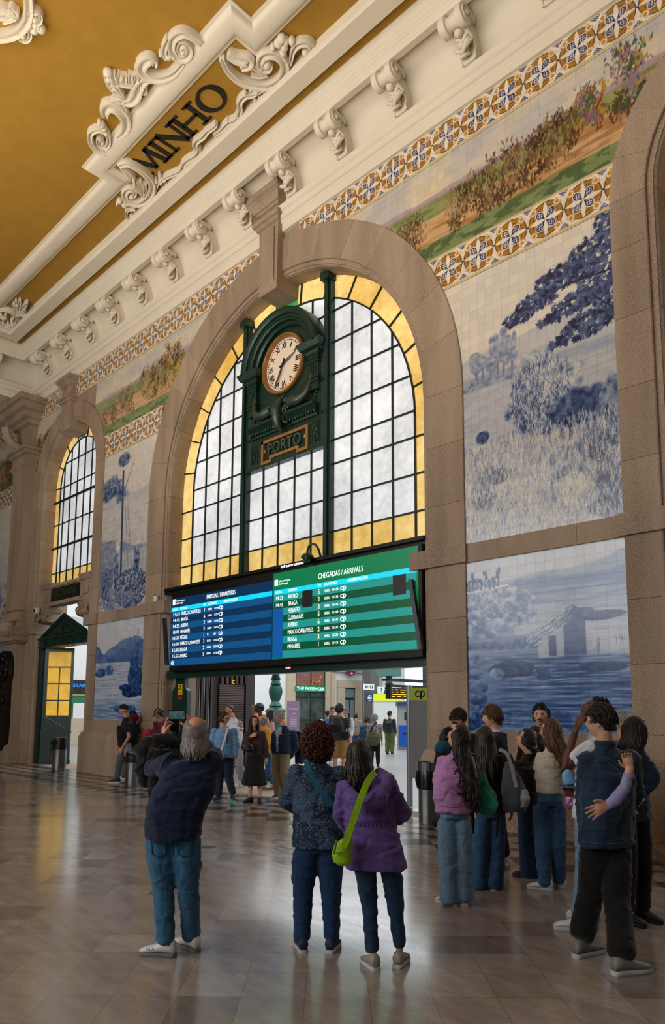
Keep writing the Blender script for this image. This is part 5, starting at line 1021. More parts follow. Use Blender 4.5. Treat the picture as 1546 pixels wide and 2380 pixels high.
# cast iron lamp columns
def column(px, x, lb, z0=0, zt=6):
    p = onX(px, 1650, x); c = thing('lamp_column', lb, 'lamp column', (p.x, p.y, 0), 'green cast iron columns in the concourse'); k = 1.0
    MB().lathe([(.40, 0), (.42, .1), (.40, .5), (.36, .55), (.36, 1.2), (.42, 1.25), (.42, 1.45), (.46, 1.5), (.44, 1.58), (.30, 1.66), (.26, 1.72), (.30, 1.76), (.22, 1.84), (.17, 1.95), (.22, 2.05), (.29, 2.25), (.31, 2.42), (.27, 2.6), (.20, 2.66), (.25, 2.72), (.20, 2.78), (.17, 2.9), (.25, 2.94), (.19, 3.0), (.16, 3.1), (.14, 6.0)], (p.x, p.y, 0), n=24).build('shaft', mat('verdigris_iron', '#1f5347', .35, .3, noise=(14, .5), col2='#0f3129', bump=(20, .6)), c, 'auto')
    return c, p
c1_, p1 = column(640, -24, 'green cast iron lamp column framed by the doorway above the navy jacket man'); MB().box(p1.x - .5, p1.x + .5, p1.y - .5, p1.y + .5, 3.28, 3.95).build('banner_box', M_dgreen2, c1_)
c2_, p2 = column(905, -24, 'green cast iron column behind the ticket machines'); MB().box(p2.x - .5, p2.x + .45, p2.y - .45, p2.y + .45, 3.35, 6).build('casing', mat('teal_grey_casing', '#47736a', .5), c2_)
struct(MB().box(-30, -29.3, 24.5, 25.3, 0, 8).build('trim_19', mat('grey_steel_column', '#6d6f70', .5, .4)), 'grey steel roof column')
# signs
def sign(name, px0, py0, px1, py1, x, m, lb, cat, th=.05):
    a, b = onX(px0, py0, x), onX(px1, py1, x); t = thing(name, lb, cat, (x, (a.y + b.y) / 2, b.z)); MB().box(x - th, x, a.y, b.y, b.z, a.z).build('board', m, t); return t, a, b
M_signw = mat('sign_white', '#dfe6e2', .5, emit=('#dfe6e2', .25))
t, a, b = sign('wayfinding_sign', 846, 1589, 870, 1604, -26, M_signw, 'white hanging wayfinding sign with a green arrow and toilet figures', 'sign'); y0, w_ = a.y, b.y - a.y; zc_ = (a.z + b.z) / 2
mb = MB(); mb.tube([(-25.99, y0 + w_ * .12, zc_), (-25.99, y0 + w_ * .42, zc_)], .02, 4).tube([(-25.99, y0 + w_ * .22, zc_ + .06), (-25.99, y0 + w_ * .11, zc_), (-25.99, y0 + w_ * .22, zc_ - .06)], .02, 4)
mb.build('arrow', mat('arrow_green', '#1b5f4b', .5), t); mb = MB()
for q in (.64, .82): mb.box(-25.995, -25.985, y0 + w_ * q - .03, y0 + w_ * q + .03, zc_ - .09, zc_ + .04); mb.ball((-25.99, y0 + w_ * q, zc_ + .075), (.01, .028, .028), 8, 6)
mb.build('toilet_pictograms', M_ink, t)
MB().tube([(-26.06, a.y + .05, 0), (-26.06, a.y + .05, a.z + .3)], .035, 8).build('pole', M_steel, t)
t, a, b = sign('wayfinding_sign', 879, 1596, 893, 1612, -26, M_signw, 'small white sign with a green upward arrow near the ticket machines', 'sign'); y0, w_ = (a.y + b.y) / 2, b.y - a.y; zc_ = (a.z + b.z) / 2
MB().tube([(-25.99, y0, b.z + .05), (-25.99, y0, a.z - .05)], .018, 4).tube([(-25.99, y0 - .05, a.z - .11), (-25.99, y0, a.z - .05), (-25.99, y0 + .05, a.z - .11)], .018, 4).build('arrow', MATS['arrow_green'], t)
MB().tube([(-26.06, t.location.y, 0), (-26.06, t.location.y, b.z + .1)], .04, 8).build('pole', M_steel, t)
t, a, b = sign('zone_sign', 852, 1612, 867, 1632, -26, mat('sign_navy', '#17355f', .5, emit=('#17355f', .3)), 'navy blue sign reading zona PRT1 on the grey column', 'sign'); y0 = (a.y + b.y) / 2
texts('zone_text', [('zona', .12, V((-25.99, y0, a.z - .1)), YX, Z_, .24, 'CENTER'), ('PRT1', .2, V((-25.99, y0, (a.z + b.z) / 2 - .02)), YX, Z_, .30, 'CENTER', .004), ('andante', .08, V((-25.99, y0, b.z + .07)), YX, Z_, .26, 'CENTER')], SW, t)
MB().tube([(-26.06, b.y, 0), (-26.06, b.y, a.z)], .035, 8).build('pole', M_steel, t)
t, a, b = sign('tourist_sign', 806, 1540, 825, 1571, FX + .3, mat('sign_maroon', '#7a1030', .5), 'round maroon sign hanging over the concourse doorway', 'sign')
t.location = t.location; mb = MB(); yc, zc_ = (a.y + b.y) / 2, (a.z + b.z) / 2; bpy.data.objects.remove([o for o in bpy.data.objects if o.parent == t][0]); mb.lathe([(.0, -.03), (.42, -.03), (.42, .03), (.0, .03)], (FX + .3, yc, zc_), 'X', 28); mb.build('disc', MATS['sign_maroon'], t)
texts('disc_text', [('TURISMO', .16, V((FX + .34, yc, zc_ - .05)), YX, Z_, .55, 'CENTER', .003), ('→', .2, V((FX + .34, yc, zc_ - .26)), YX, Z_, .3, 'CENTER')], SW, t)
MB().tube([(FX, yc, zc_ + .3), (FX + .3, yc, zc_ + .3)], .03, 6).build('bracket_arm', M_black, t)
t, a, b = sign('green_notice', 868, 1642, 878, 1668, -26, M_dgreen2, 'small dark green notice board standing near the ticket machines', 'sign')
MB().box(a.x - .06, a.x - .01, a.y, b.y, 0, b.z).build('stand', M_dgreen2, t)
# platform indicator
p = onX(907, 1591, -15); q = onX(1010, 1626, -15); t = thing('platform_indicator', 'dark hanging train indicator with amber dot-matrix lines', 'display board', (-15, p.y + 1, q.z)); MB().box(-15.2, -15, p.y, q.y, q.z, p.z).build('case', M_black, t)
mb = MB(); r = random.Random(8); M_amb = mat('amber_leds', '#f0c020', .5, emit=('#f0b020', 1.1))
for k in range(5):
    z = p.z - .05 - (p.z - q.z) * (.12 + k * .16); y = p.y + .08
    while y < q.y - .1:
        w_ = r.uniform(.02, .06); mb.box(-14.995, -14.985, y, y + w_, z, z + .022); y += w_ + .015
        if r.random() < .2: y += .12
mb.build('led_lines', M_amb, t); MB().tube([(-15.1, q.y - .15, 0), (-15.1, q.y - .15, p.z + .2)], .05, 8).build('post', M_steel, t); MB().box(-15.25, -14.9, p.y - .1, q.y + .2, p.z + .12, p.z + .2).build('top_rail', M_black, t)
# ticket machines
p = onZ(948, 1742, 0); tm = thing('ticket_machine', 'grey ticket machine with blue lower door and yellow header', 'ticket machine', tuple(p)); T0 = Matrix.Translation(p) @ Matrix.Rotation(math.radians(38), 4, 'Z')
MB().box(-.42, 1.1, -.1, .6, 0, 1.75, T0).box(-.5, 1.1, -.2, .6, 1.75, 1.98, T0).build('cabinet', mat('machine_grey', '#a9adae', .4, .3), tm, bevel=.02)
MB().box(-.36, .28, -.16, -.1, .12, .98, T0).build('lower_door', mat('machine_blue', '#1554b8', .4), tm, label='bright blue lower door'); MB().box(-.2, -.0, -.17, -.16, .62, .68, T0).build('coin_slot', M_dark, tm)
MB().box(-.12, .35, -.13, -.1, 1.2, 1.5, T0).build('screen', M_dark, tm); MB().box(-.44, .0, -.23, -.2, 1.79, 1.93, T0).build('andante_header', MATS['sign_navy'], tm); MB().box(.02, .55, -.23, -.2, 1.79, 1.93, T0).build('header', mat('machine_yellow', '#d8cf22', .5, emit=('#d8cf22', .3)), tm, label='yellow header')
p = onZ(893, 1730, 0); tm2 = thing('ticket_machine', 'white ticket machine with lime header partly hidden by the leather jacket man', 'ticket machine', tuple(p)); T1 = Matrix.Translation(p) @ Matrix.Rotation(math.radians(40), 4, 'Z')
MB().box(-.5, .7, 0, .6, 0, 2.0, T1).build('cabinet', mat('machine_white', '#d5d8d6', .4), tm2, bevel=.02); MB().box(-.5, .9, -.03, .0, 2.0, 2.35, T1).build('header', mat('machine_lime', '#c4cf2a', .5, emit=('#c4cf2a', .35)), tm2)
# far platform buildings
struct(MB().box(-40, 10, 44, 45, 0, 6).build('wall_far', mat('far_wall', '#b9b6ae', .8)))
t = thing('platform_shed', 'dark platform shed with red awnings far beyond the ticket machines', 'shed', (-26, 38, 0)); MB().box(-34, -14, 36, 43, 0, 5.2).build('body', mat('shed_dark', '#3a3d3c', .7), t)
mb = MB()
for k in range(3): mb.box(-30, -14, 35.2 - k * .2, 36, 3.6 + k * .9, 3.9 + k * .9)
mb.build('awning', mat('awning_red', '#7e4034', .7), t)
t = thing('bakery_front', 'dark bakery fascia with blue letters and green and gold shop door', 'shop front', (FX + .1, 5, 0)); a, b = onX(163, 1580, FX + .08), onX(200, 1612, FX + .08)
MB().box(FX, FX + .10, a.y - .5, b.y + .6, b.z, a.z).build('fascia', M_dark, t); text('fascia_lettering', 'CONFEITARIA', .22, (FX + .11, a.y + .15, (a.z + b.z) / 2 + .05), YX, Z_, mat('blue_led', '#2a7be8', .4, emit=('#2a7be8', 1.0)), t, .004, 1.6)
MB().box(FX, FX + .06, a.y - .5, b.y + .6, 0, b.z).build('shop_door', mat('shop_green', '#126b46', .5), t); a2, b2 = onX(171, 1634, FX + .09), onX(200, 1690, FX + .09)
MB().box(FX + .06, FX + .08, a2.y, b2.y + .3, b2.z, a2.z).build('window_pane', M_whitep, t); mb = MB()
for y in (a2.y - .25, a2.y - .1): mb.box(FX + .06, FX + .1, y - .03, y + .03, 0, b.z)
mb.box(FX + .06, FX + .1, a.y - .5, b.y + .6, b.z - .1, b.z - .04).box(FX + .06, FX + .1, a.y - .5, b.y + .6, .0, .2); mb.build('gold_bars', mat('gold_trim', '#b98c3a', .4, .4), t)
# ------------------------------------------------------------ people
FH = V((FW.x, FW.y, 0)).normalized(); RH = V((FH.y, -FH.x, 0))
def at(px, py, D): d = pray(px, py); return CAM + d * (D / d.dot(FH))
def fuse(mb, vox, sm=4, amp=0., fz=(9, 9, 14), smf=.5):
    me = bpy.data.meshes.new('tmp'); me.from_pydata([tuple(v) for v in mb.v], [], mb.f)
    bm = bmesh.new(); bm.from_mesh(me); bmesh.ops.recalc_face_normals(bm, faces=bm.faces); bm.to_mesh(me); bm.free()
    o = bpy.data.objects.new('tmp', me)
    r = o.modifiers.new('r', 'REMESH'); r.mode = 'VOXEL'; r.voxel_size = vox; r.adaptivity = 0
    if sm: s = o.modifiers.new('s', 'SMOOTH'); s.iterations = sm; s.factor = smf
    out = evaluated(o); bpy.data.meshes.remove(me)
    if amp:
        n = len(out.vertices); co = np.empty(n * 3, np.float32); nr = np.empty(n * 3, np.float32); out.vertices.foreach_get('co', co); out.vertex_normals.foreach_get('vector', nr)
        co = co.reshape(-1, 3); dd = np.array([mn.noise((x * fz[0] * .7, y * fz[1] * .7, z * fz[2] * .5)) * .8 + max(0., 1 - abs(mn.noise((x * fz[0] * .45 + 9 + z * 1.5, y * fz[1] * .45, z * fz[2] * .75))) * 6) * .9 - max(0., 1 - abs(mn.noise((x * fz[0] * .5 - z * 2.2, y * fz[1] * .5 + 5, z * fz[2] * .6 + 3))) * 7) * .8 for x, y, z in co.tolist()], np.float32)
        co = co + nr.reshape(-1, 3) * dd[:, None] * amp; out.vertices.foreach_set('co', co.ravel()); out.update()
    out.shade_smooth(); return out
def limb(mb, pts, rad, n=12, k=4, flat=1., up=V((0, 0, 1))):
    """tapered limb through joints, rounded at both ends"""
    pts = [V(p) for p in pts]; P, R_ = [], []
    for i in range(len(pts) - 1):
        for j in range(k): t = j / k; P.append(pts[i].lerp(pts[i+1], t)); R_.append(rad[i] * (1 - t) + rad[i+1] * t)
    P.append(pts[-1]); R_.append(rad[-1])
    d0 = (P[1] - P[0]).normalized(); d1 = (P[-1] - P[-2]).normalized()
    P = [P[0] - d0 * R_[0] * .55, P[0] - d0 * R_[0] * .3] + P + [P[-1] + d1 * R_[-1] * .3, P[-1] + d1 * R_[-1] * .5]; R_ = [R_[0] * .4, R_[0] * .85] + R_ + [R_[-1] * .85, R_[-1] * .4]
    mb.tube(P, R_, n, flat, up)
def cloth(name, c1, c2=None, sc=5, amt=.5, rough=.85, bump=(140, .25), streak=None):
    return mat(name, c1, rough, noise=(sc, amt), col2=c2 or c1, bump=(15, .8), streak=streak, sheen=.15, spec=.25)
def skin(c, c2): return mat('skin_' + c[1:], c, .5, noise=(14, .35), col2=c2, bump=(60, .08), spec=.35)
SK = {'f': skin('#c99a7f', '#b57a62'), 'm': skin('#b98367', '#a16a50'), 't': skin('#9a6a4c', '#83563c'), 'd': skin('#5b3a2c', '#452a20'), 'p': skin('#c98f74', '#b8705a')}
def hair_mat(c, c2): return mat('hair_' + c[1:], c, .42, noise=(22, .8), col2=c2, bump=(90, .5), streak=(6, 6, .8), spec=.4)
M_eye = mat('eye_white', '#ded8d0', .3); M_iris = mat('iris_dark', '#20140e', .2); M_lip = mat('lip_tone', '#9a5a4e', .5); M_brow = mat('brow_dark', '#221712', .8)
class Per:
    def __init__(s, label, px, top, D, body=0, face=None, pitch=0, roll=0, J={}, loc={}, build=1., sk='f', near=False, group=None, feet=None, hs=1.):
        s.D = D; g = at(px, 1700, D); s.base = V((g.x, g.y, 0)); t = at(px, top, D); s.H = H = t.z; s.b = build; s.near = near; s.skm = SK[sk]
        a = math.radians(body); s.F = (FH * math.cos(a) + RH * math.sin(a)).normalized(); s.S = V((s.F.y, -s.F.x, 0))
        a = math.radians(body if face is None else face); fh = FH * math.cos(a) + RH * math.sin(a); p = math.radians(pitch); s.hf = (fh * math.cos(p) + Z_ * math.sin(p)).normalized()
        s.hside = V((fh.y, -fh.x, 0)); s.hup = s.hside.cross(s.hf).normalized()
        if roll: q = Matrix.Rotation(math.radians(roll), 3, s.hf); s.hside, s.hup = q @ s.hside, q @ s.hup
        s.hs = hs * H / 1.70
        val = lambda k: k * s.S.dot(RH) + .01 * k * s.S.dot(FH)
        sl = -1 if val(-1) < val(1) else 1; s.side = {'l': sl, 'r': -sl}
        L = lambda sd, f, z: s.base + s.S * sd * H + s.F * f * H + Z_ * z * H
        s.L = L; j = {'head': L(0, .012, .932), 'neck': L(0, -.01, .828), 'chest': L(0, 0, .72), 'waist': L(0, .0, .60), 'pelvis': L(0, 0, .52)}
        for k, sd in s.side.items():
            for n, (a_, b_, c_) in dict(sh=(.105, -.005, .805), el=(.135, -.02, .625), wr=(.135, .045, .485), hip=(.052, 0, .515), kn=(.058, .012, .285), an=(.062, -.012, .05)).items(): j[n + k] = L(a_ * sd, b_, c_)
        for k, v in loc.items(): j[k] = L(*v)
        for k, v in J.items(): j[k] = at(v[0], v[1], D + (v[2] if len(v) > 2 else 0))
        if 'head' in J and 'neck' not in J and 'neck' not in loc: j['neck'] = j['head'] + Z_ * (-.104 * H) - fh * .02
        s.j = j; s.obj = thing('person', label, 'person', tuple(s.base), group); s.vx = .0065 if near else .011
    def torso(s, mb, secs, n=18, e=.85):
        rs = []
        for c, w, d in secs:
            rs.append([c + s.S * (w * abs(math.cos(a))**e * (1 if math.cos(a) > 0 else -1)) + s.F * (d * abs(math.sin(a))**e * (1 if math.sin(a) > 0 else -1)) for a in [k * 2 * math.pi / n for k in range(n)]])
        mb.rings(rs)
    def hand(s, mb, wr, d, palm, curl=.35, k=1., thumb=1, spread=1., curls=None):
        """five fingers on a palm: d = pointing direction, palm = palm normal"""
        d = V(d).normalized(); palm = (V(palm) - d * V(palm).dot(d)).normalized(); sd = d.cross(palm) * thumb; k = k * s.H / 1.7
        limb(mb, [wr - d * .02 * k, wr + d * .025 * k, wr + d * .075 * k], [.026 * k, .034 * k, .038 * k], 10, 2, .5, palm)
        for i, (o, ln) in enumerate(((-.030, .072), (-.010, .082), (.011, .078), (.031, .060))):
            c = curl if curls is None else curls[i]; p = wr + d * .082 * k + sd * (-o) * k; q = d + sd * (-o * 4 * spread); q.normalize(); P = [p - d * .03 * k, p]; ang = 0
            for t, seg in enumerate((.45, .32, .23)):
                ang += c * (1.0 if t else .7); v = q * math.cos(ang) + palm * math.sin(ang); P.append(P[-1] + v * ln * seg * k)
            limb(mb, P, [.0095 * k, .0098 * k, .0088 * k, .008 * k, .0066 * k], 7, 2)
        b0 = wr + d * .02 * k + sd * .022 * k; v = (d * .6 + sd * .75 + palm * .25).normalized(); b1 = b0 + v * .036 * k; v2 = (d * .85 + sd * .35 + palm * .4).normalized(); limb(mb, [b0, b1, b1 + v2 * .028 * k, b1 + v2 * .05 * k + palm * .006 * k], [.014 * k, .0115 * k, .0105 * k, .0085 * k], 8, 2)
    def body(s, bare=(), hands=None, legs=False):
        j, H, b = s.j, s.H, s.b; k = H / 1.7; mb = MB(); c, f, u, x = j['head'], s.hf, s.hup, s.hside; q = s.hs
        rs = []; n, m_ = (32, 26) if s.near else (22, 16)
        for i in range(m_ + 1):
            th = -math.pi / 2 + math.pi * i / m_; ct = max(math.cos(th), .03); ring = []
            for kk in range(n):
                ph = kk * 2 * math.pi / n; X = .076 * ct * math.sin(ph); Y = .096 * ct * math.cos(ph); Z = .115 * math.sin(th)
                if Z < 0:
                    t = -Z / .115; X *= 1 - .28 * t**1.4
                    Y *= (1 - .10 * t) if Y > 0 else (1 - .5 * t)
                if Y > 0:
                    g = lambda a, w: math.exp(-(a / w)**2)
                    Y += -.009 * (g(X - .031, .014) + g(X + .031, .014)) * g(Z - .004, .012) + .005 * g(Z - .024, .009) * g(X, .05)
                    Y += .024 * g(X, .0105) * max(0, 1 - abs((Z + .024) / .030))**.8 * (Z < .012) + .006 * g(X, .022) * g(Z + .056, .010) + .010 * g(X, .022) * g(Z + .094, .014) - .003 * g(Z + .072, .008) * g(X, .03)
                    X += .004 * g(Z + .012, .02) * (1 if X > 0 else -1) * (abs(X) > .04)
                ring.append(c + x * X * q + f * Y * q + u * Z * q)
            rs.append(ring)
        mb.rings(rs)
        for sgn in (-1, 1):
            ec = c + x * sgn * .076 * q - f * .006 * q - u * .004 * q; M = Matrix((x, f, u)).transposed(); mb.ball(ec, (.010 * q, .019 * q, .031 * q), 10, 8, M)
        nk = j['neck']; limb(mb, [nk - Z_ * .03 * k, nk + Z_ * .02 * k, c - u * .06 * q - f * .018 * q], [.050 * k, .053 * k * (b * .5 + .5), .055 * k * (b * .5 + .5)], 12)
        s.torso(mb, [(j['pelvis'] - Z_ * .02, .10 * k * b, .07 * k), (j['waist'], .095 * k * b, .065 * k), (j['chest'], .11 * k * b, .075 * k), (j['neck'] - Z_ * .06, .08 * k, .05 * k)])
        for sd in 'lr':
            sh, el, wr = j['sh' + sd], j['el' + sd], j['wr' + sd]
            limb(mb, [sh, el, wr], [.048 * k, .038 * k, .026 * k], 10)
            if hands and sd in hands: h = hands[sd]; s.hand(mb, wr, h[0], h[1], *h[2:])
            elif s.near or True:
                d = (wr - el).normalized(); d = (d * .8 - Z_ * .3).normalized(); s.hand(mb, wr, d, s.S * (-s.side[sd]), .35, 1, 1 if s.side[sd] > 0 else -1)
            hp, kn, an = j['hip' + sd], j['kn' + sd], j['an' + sd]
            limb(mb, [hp, kn, kn.lerp(an, .35) - s.F * .012, an], [(.058 if legs else .05) * k, .048 * k if legs else .035 * k, .052 * k if legs else .03 * k, .03 * k], 10)
            limb(mb, [an, an - Z_ * .04 * k], [.03 * k, .026 * k], 8)
        me = fuse(mb, s.vx if s.near else .010, 2, 0); s.bodyo = put('body', me, s.skm, s.obj)
        # eyes, brows, lips
        mb = MB(); ir = MB(); br = MB(); lp = MB()
        for sg in (-1, 1):
            e = c + x * sg * .031 * q + f * .0735 * q + u * .004 * q; mb.ball(e, .0105 * q, 10, 8); ir.ball(e + f * .0070 * q - u * .001 * q, (.0056 * q,) * 3, 8, 6); br.tube([e + x * a * q + f * ff * q + u * z_ * q for a, ff, z_ in ((-.014, .002, .001), (-.006, .0095, .0065), (.006, .0095, .0065), (.014, .002, .001))], [.001 * q, .0022 * q, .0022 * q, .001 * q], 4)
            br.tube([c + x * sg * a * q + f * ff * q + u * z_ * q for a, ff, z_ in ((.014, .094, .022), (.03, .0905, .0285), (.048, .078, .023))], [.0028 * q, .0036 * q, .0018 * q], 5)
        lp.tube([c + x * a * q + f * ff * q + u * -.056 * q for a, ff in ((-.024, .084), (-.01, .095), (0, .096), (.01, .095), (.024, .084))], [.002 * q, .0055 * q, .006 * q, .0055 * q, .002 * q], 6)
        if s.hf.dot(FH) < .75: e = mb.build('eyes', M_eye, s.obj, True); ir.build('iris', M_iris, e, True); br.build('eyebrows', M_brow, s.obj, True); lp.build('lips', M_lip, s.obj, True)
        return s
    def top(s, m, sleeve='long', loose=1., hem=.50, flare=1.0, w=None, name='shirt', amp=.008, collar=True, open_=False, vox=None, d=1.):
        """upper garment following the torso; w=(shoulder, chest, waist, hem) half widths in metres"""
        j, H, b = s.j, s.H, s.b; k = H / 1.7; w = w or [.165 * k * b * loose**.5, .165 * k * b * loose, .155 * k * b * loose, .165 * k * b * loose * flare]
        mb = MB(); dp = [.085 * k * b * d, .118 * k * b * loose * d, .115 * k * b * loose * d, .118 * k * b * loose * flare * d]
        hm = j['pelvis'] + Z_ * ((hem - .52) * H); shl = (j['shl'] + j['shr']) / 2
        s.torso(mb, [(hm, w[3] * .98, dp[3]), (hm + Z_ * .02, w[3], dp[3]), (j['waist'].lerp(hm, .0), w[2], dp[2]), (j['chest'], w[1], dp[1]), (shl - Z_ * .03, w[0] * .97, dp[0]), (shl + Z_ * .006, w[0] * .86, dp[0] * .92), (shl.lerp(j['neck'], .55) + Z_ * .008, w[0] * .56, dp[0] * .8), (j['neck'] - Z_ * .008, .062 * k, .060 * k)])
        for sd in 'lr':
            sh, el, wr = j['sh' + sd], j['el' + sd], j['wr' + sd]; r0, r1, r2 = .068 * k * b * loose**.6, .058 * k * loose**.7, .044 * k * loose**.7
            if sleeve == 'long': limb(mb, [sh, el, el.lerp(wr, .93)], [r0, r1, r2], 12)
            elif sleeve == 'half': limb(mb, [sh, sh.lerp(el, .5), el], [r0, r1 * 1.05, r1 * 1.1], 12)
            else: limb(mb, [sh, sh.lerp(el, .62)], [r0, r1 * 1.12], 12)
        if collar: mb.lathe([(.060 * k, -.04), (.070 * k, -.015 * k), (.068 * k, .012 * k), (.060 * k, .012 * k), (.05 * k, -.02)], j['neck'] + s.F * -.004, n=14)
        me = fuse(mb, vox or (.009 if s.near else .013), 3, amp); s.topo = put(name, me, m, s.obj); return s
    def trousers(s, m, r=(.095, .070, .060), name='trousers', cuff=.93, amp=.0055, waist=.54, hipw=.155, vox=None):
        j, H, b = s.j, s.H, s.b; k = H / 1.7; mb = MB(); pv = j['pelvis']
        s.torso(mb, [(pv - Z_ * .045 * k, hipw * k * b * .95, .10 * k * b), (pv, hipw * k * b, .112 * k * b), (pv + Z_ * (waist - .52) * H, hipw * .93 * k * b, .10 * k * b)])
        for sd in 'lr':
            hp, kn, an = j['hip' + sd], j['kn' + sd], j['an' + sd]; e = kn.lerp(an, cuff); limb(mb, [hp, hp.lerp(kn, .5), kn, kn.lerp(e, .5), e], [r[0] * k * b, (r[0] * .62 + r[1] * .38) * k * b, r[1] * k, (r[1] + r[2]) / 2 * k, r[2] * k], 14, 3)
        me = fuse(mb, vox or (.009 if s.near else .013), 3, amp, (9, 9, 13)); s.boto = put(name, me, m, s.obj); return s
    def skirt(s, m, hemz=.2, r0=.15, r1=.24, name='skirt'):
        H = s.H; k = H / 1.7; mb = MB(); n = 36; pv = s.j['pelvis']; rs = []
        for i in range(12):
            t = i / 11; z = (pv.z + .09 * k) * (1 - t) + hemz * H * t; r = (r0 + (r1 - r0) * t**1.3) * k
            rs.append([V((pv.x, pv.y, z)) + s.S * math.cos(a) * r * (1 + .07 * t * math.sin(a * 9)) + s.F * math.sin(a) * r * .75 * (1 + .07 * t * math.sin(a * 9 + 1)) + Z_ * (.012 * t * math.sin(a * 9)) for a in [q * 2 * math.pi / n for q in range(n)]])
        mb.rings(rs); mb.build(name, m, s.obj, True); return s
    def shoes(s, m, sole, toes=(None, None), ln=.27, hi=.075, accent=None, lift=False):
        k = s.H / 1.7
        for i, sd in enumerate('lr'):
            an = s.j['an' + sd]; yaw = toes[i]; f = s.F if yaw is None else (FH * math.cos(math.radians(yaw)) + RH * math.sin(math.radians(yaw))).normalized(); x = V((f.y, -f.x, 0)); z0 = max(an.z - .085 * k - (0 if lift else .10), 0.0); o = V((an.x, an.y, z0)) - f * .07 * k
            mb = MB(); so = MB(); L_ = ln * k * .93
            S_ = [(-.01, .028, .07), (.02, .037, .110), (.14, .040, .122), (.30, .040, .118), (.45, .041, .092), (.62, .045, .072), (.82, .043, .060), (.95, .032, .045), (1.0, .016, .032)]
            mb.rings([[o + f * (t * L_) + x * (w * k * math.cos(a)) + Z_ * (.022 * k + (h * k - .02 * k) * (.5 + .5 * math.sin(a))) for a in [q * math.pi / 5 for q in range(10)]] for t, w, h in S_])
            so.rings([[o + f * (t * L_) + x * (w * a * k) + Z_ * b_ * k for a, b_ in ((-.9, .0), (.9, .0), (1.0, .006), (1.03, .02), (.97, .030), (-.97, .030), (-1.03, .02), (-1.0, .006))] for t, w in ((-.035, .016), (-.02, .028), (.02, .037), (.12, .039), (.3, .037), (.45, .039), (.6, .044), (.75, .045), (.86, .042), (.94, .034), (.99, .024), (1.015, .012))])
            so_ = mb.build('shoe', m, s.obj, True); so.build('sole', sole, so_, 'auto')
            if accent: ac = MB(); ac.tube([o + f * (.30 * L_) + x * .03 * k * q + Z_ * .095 * k for q in (-1, 0, 1)], .006, 5); [ac.tube([o + f * ((.42 + .09 * t) * L_) + x * .028 * k + Z_ * (.082 - t * .011) * k, o + f * ((.42 + .09 * t) * L_) + Z_ * (.092 - t * .011) * k, o + f * ((.42 + .09 * t) * L_) - x * .028 * k + Z_ * (.082 - t * .011) * k], .004, 5) for t in range(3)]; ac.build('laces', accent, so_)
        return s
    def scalp(s, mb, th=.014, front=.058, side=.0, back=-.06, bald=None, n=30, m_=22, vol=(1, 1, 1), rough=0.):
        c, f, u, x, q = s.j['head'], s.hf, s.hup, s.hside, s.hs; rs = []
        for i in range(m_ + 1):
            t_ = -math.pi / 2 + math.pi * i / m_; ct = max(math.cos(t_), .03); ring = []
            for kk in range(n):
                ph = kk * 2 * math.pi / n; X, Y, Z = .076 * ct * math.sin(ph), .096 * ct * math.cos(ph), .115 * math.sin(t_); yy = Y / .096
                lim = back + (side - back) * min(1, max(0, (yy + .75) / .75)) if yy < 0 else side + (front - side) * min(1, yy / .62)
                mk = min(1, max(0, (Z - lim) / .012 + .5)); 
                if bald and math.hypot(X / bald[0], (Y - bald[1]) / bald[2]) < 1 and Z > 0: mk = 0
                g = (1 + mk * (th / .09 + rough * mn.noise((X * 40, Y * 40, Z * 40)))) if mk > 0 else .90; g = .90 * (1 - mk) + g * mk
                ring.append(c + x * X * g * q * (1 + (vol[0] - 1) * mk) + f * Y * g * q * (1 + (vol[1] - 1) * mk) + u * Z * g * q * (1 + (vol[2] - 1) * mk))
            rs.append(ring)
        mb.rings(rs)
    def hair(s, style, m, L=.3, **kw):
        c, f, u, x, q = s.j['head'], s.hf, s.hup, s.hside, s.hs; mb = MB(); r = random.Random(int(c.x * 1000)); fh = V((f.x, f.y, 0)).normalized()
        if style in ('short', 'side'):
            s.scalp(mb, kw.get('th', .010), kw.get('front', .055), kw.get('side', .012), kw.get('back', -.055), rough=.10, vol=kw.get('vol', (1, 1, 1)))
            for _ in range(int(kw.get('n', 90) * 3.2)):
                a, t = r.uniform(-2.6, 2.6) + math.pi, r.uniform(.1, 1.5); d = x * math.sin(a) * math.cos(t) + f * math.cos(a) * math.cos(t) + u * math.sin(t)
                if d.dot(f) > .5 and d.dot(u) < .45: continue
                E = lambda d_, g: c + (x * d_.dot(x) * .079 + f * d_.dot(f) * .099 + u * d_.dot(u) * .118) * g * q; e = (d.cross(x * r.uniform(-.6, .6) + f * r.uniform(-.3, .3) + u * .0 + d.cross(u) * 1.0)).normalized(); lk = kw.get('lk', .042) * 6; th_ = 1 + kw.get('th', .010) / .09
                mb.tube([E(d, th_ - .02), E((d + e * lk * .5).normalized(), th_ + .05), E((d + e * lk).normalized(), th_ + r.uniform(.0, .06))], [.0035 * q, .0042 * q, .001], 4)
        elif style == 'curly':
            R_ = kw.get('R', .03); s.scalp(mb, R_ * .6, .062, .0, -.07, rough=.12, vol=kw.get('vol', (1, 1, 1))); N_ = kw.get('n', 150)
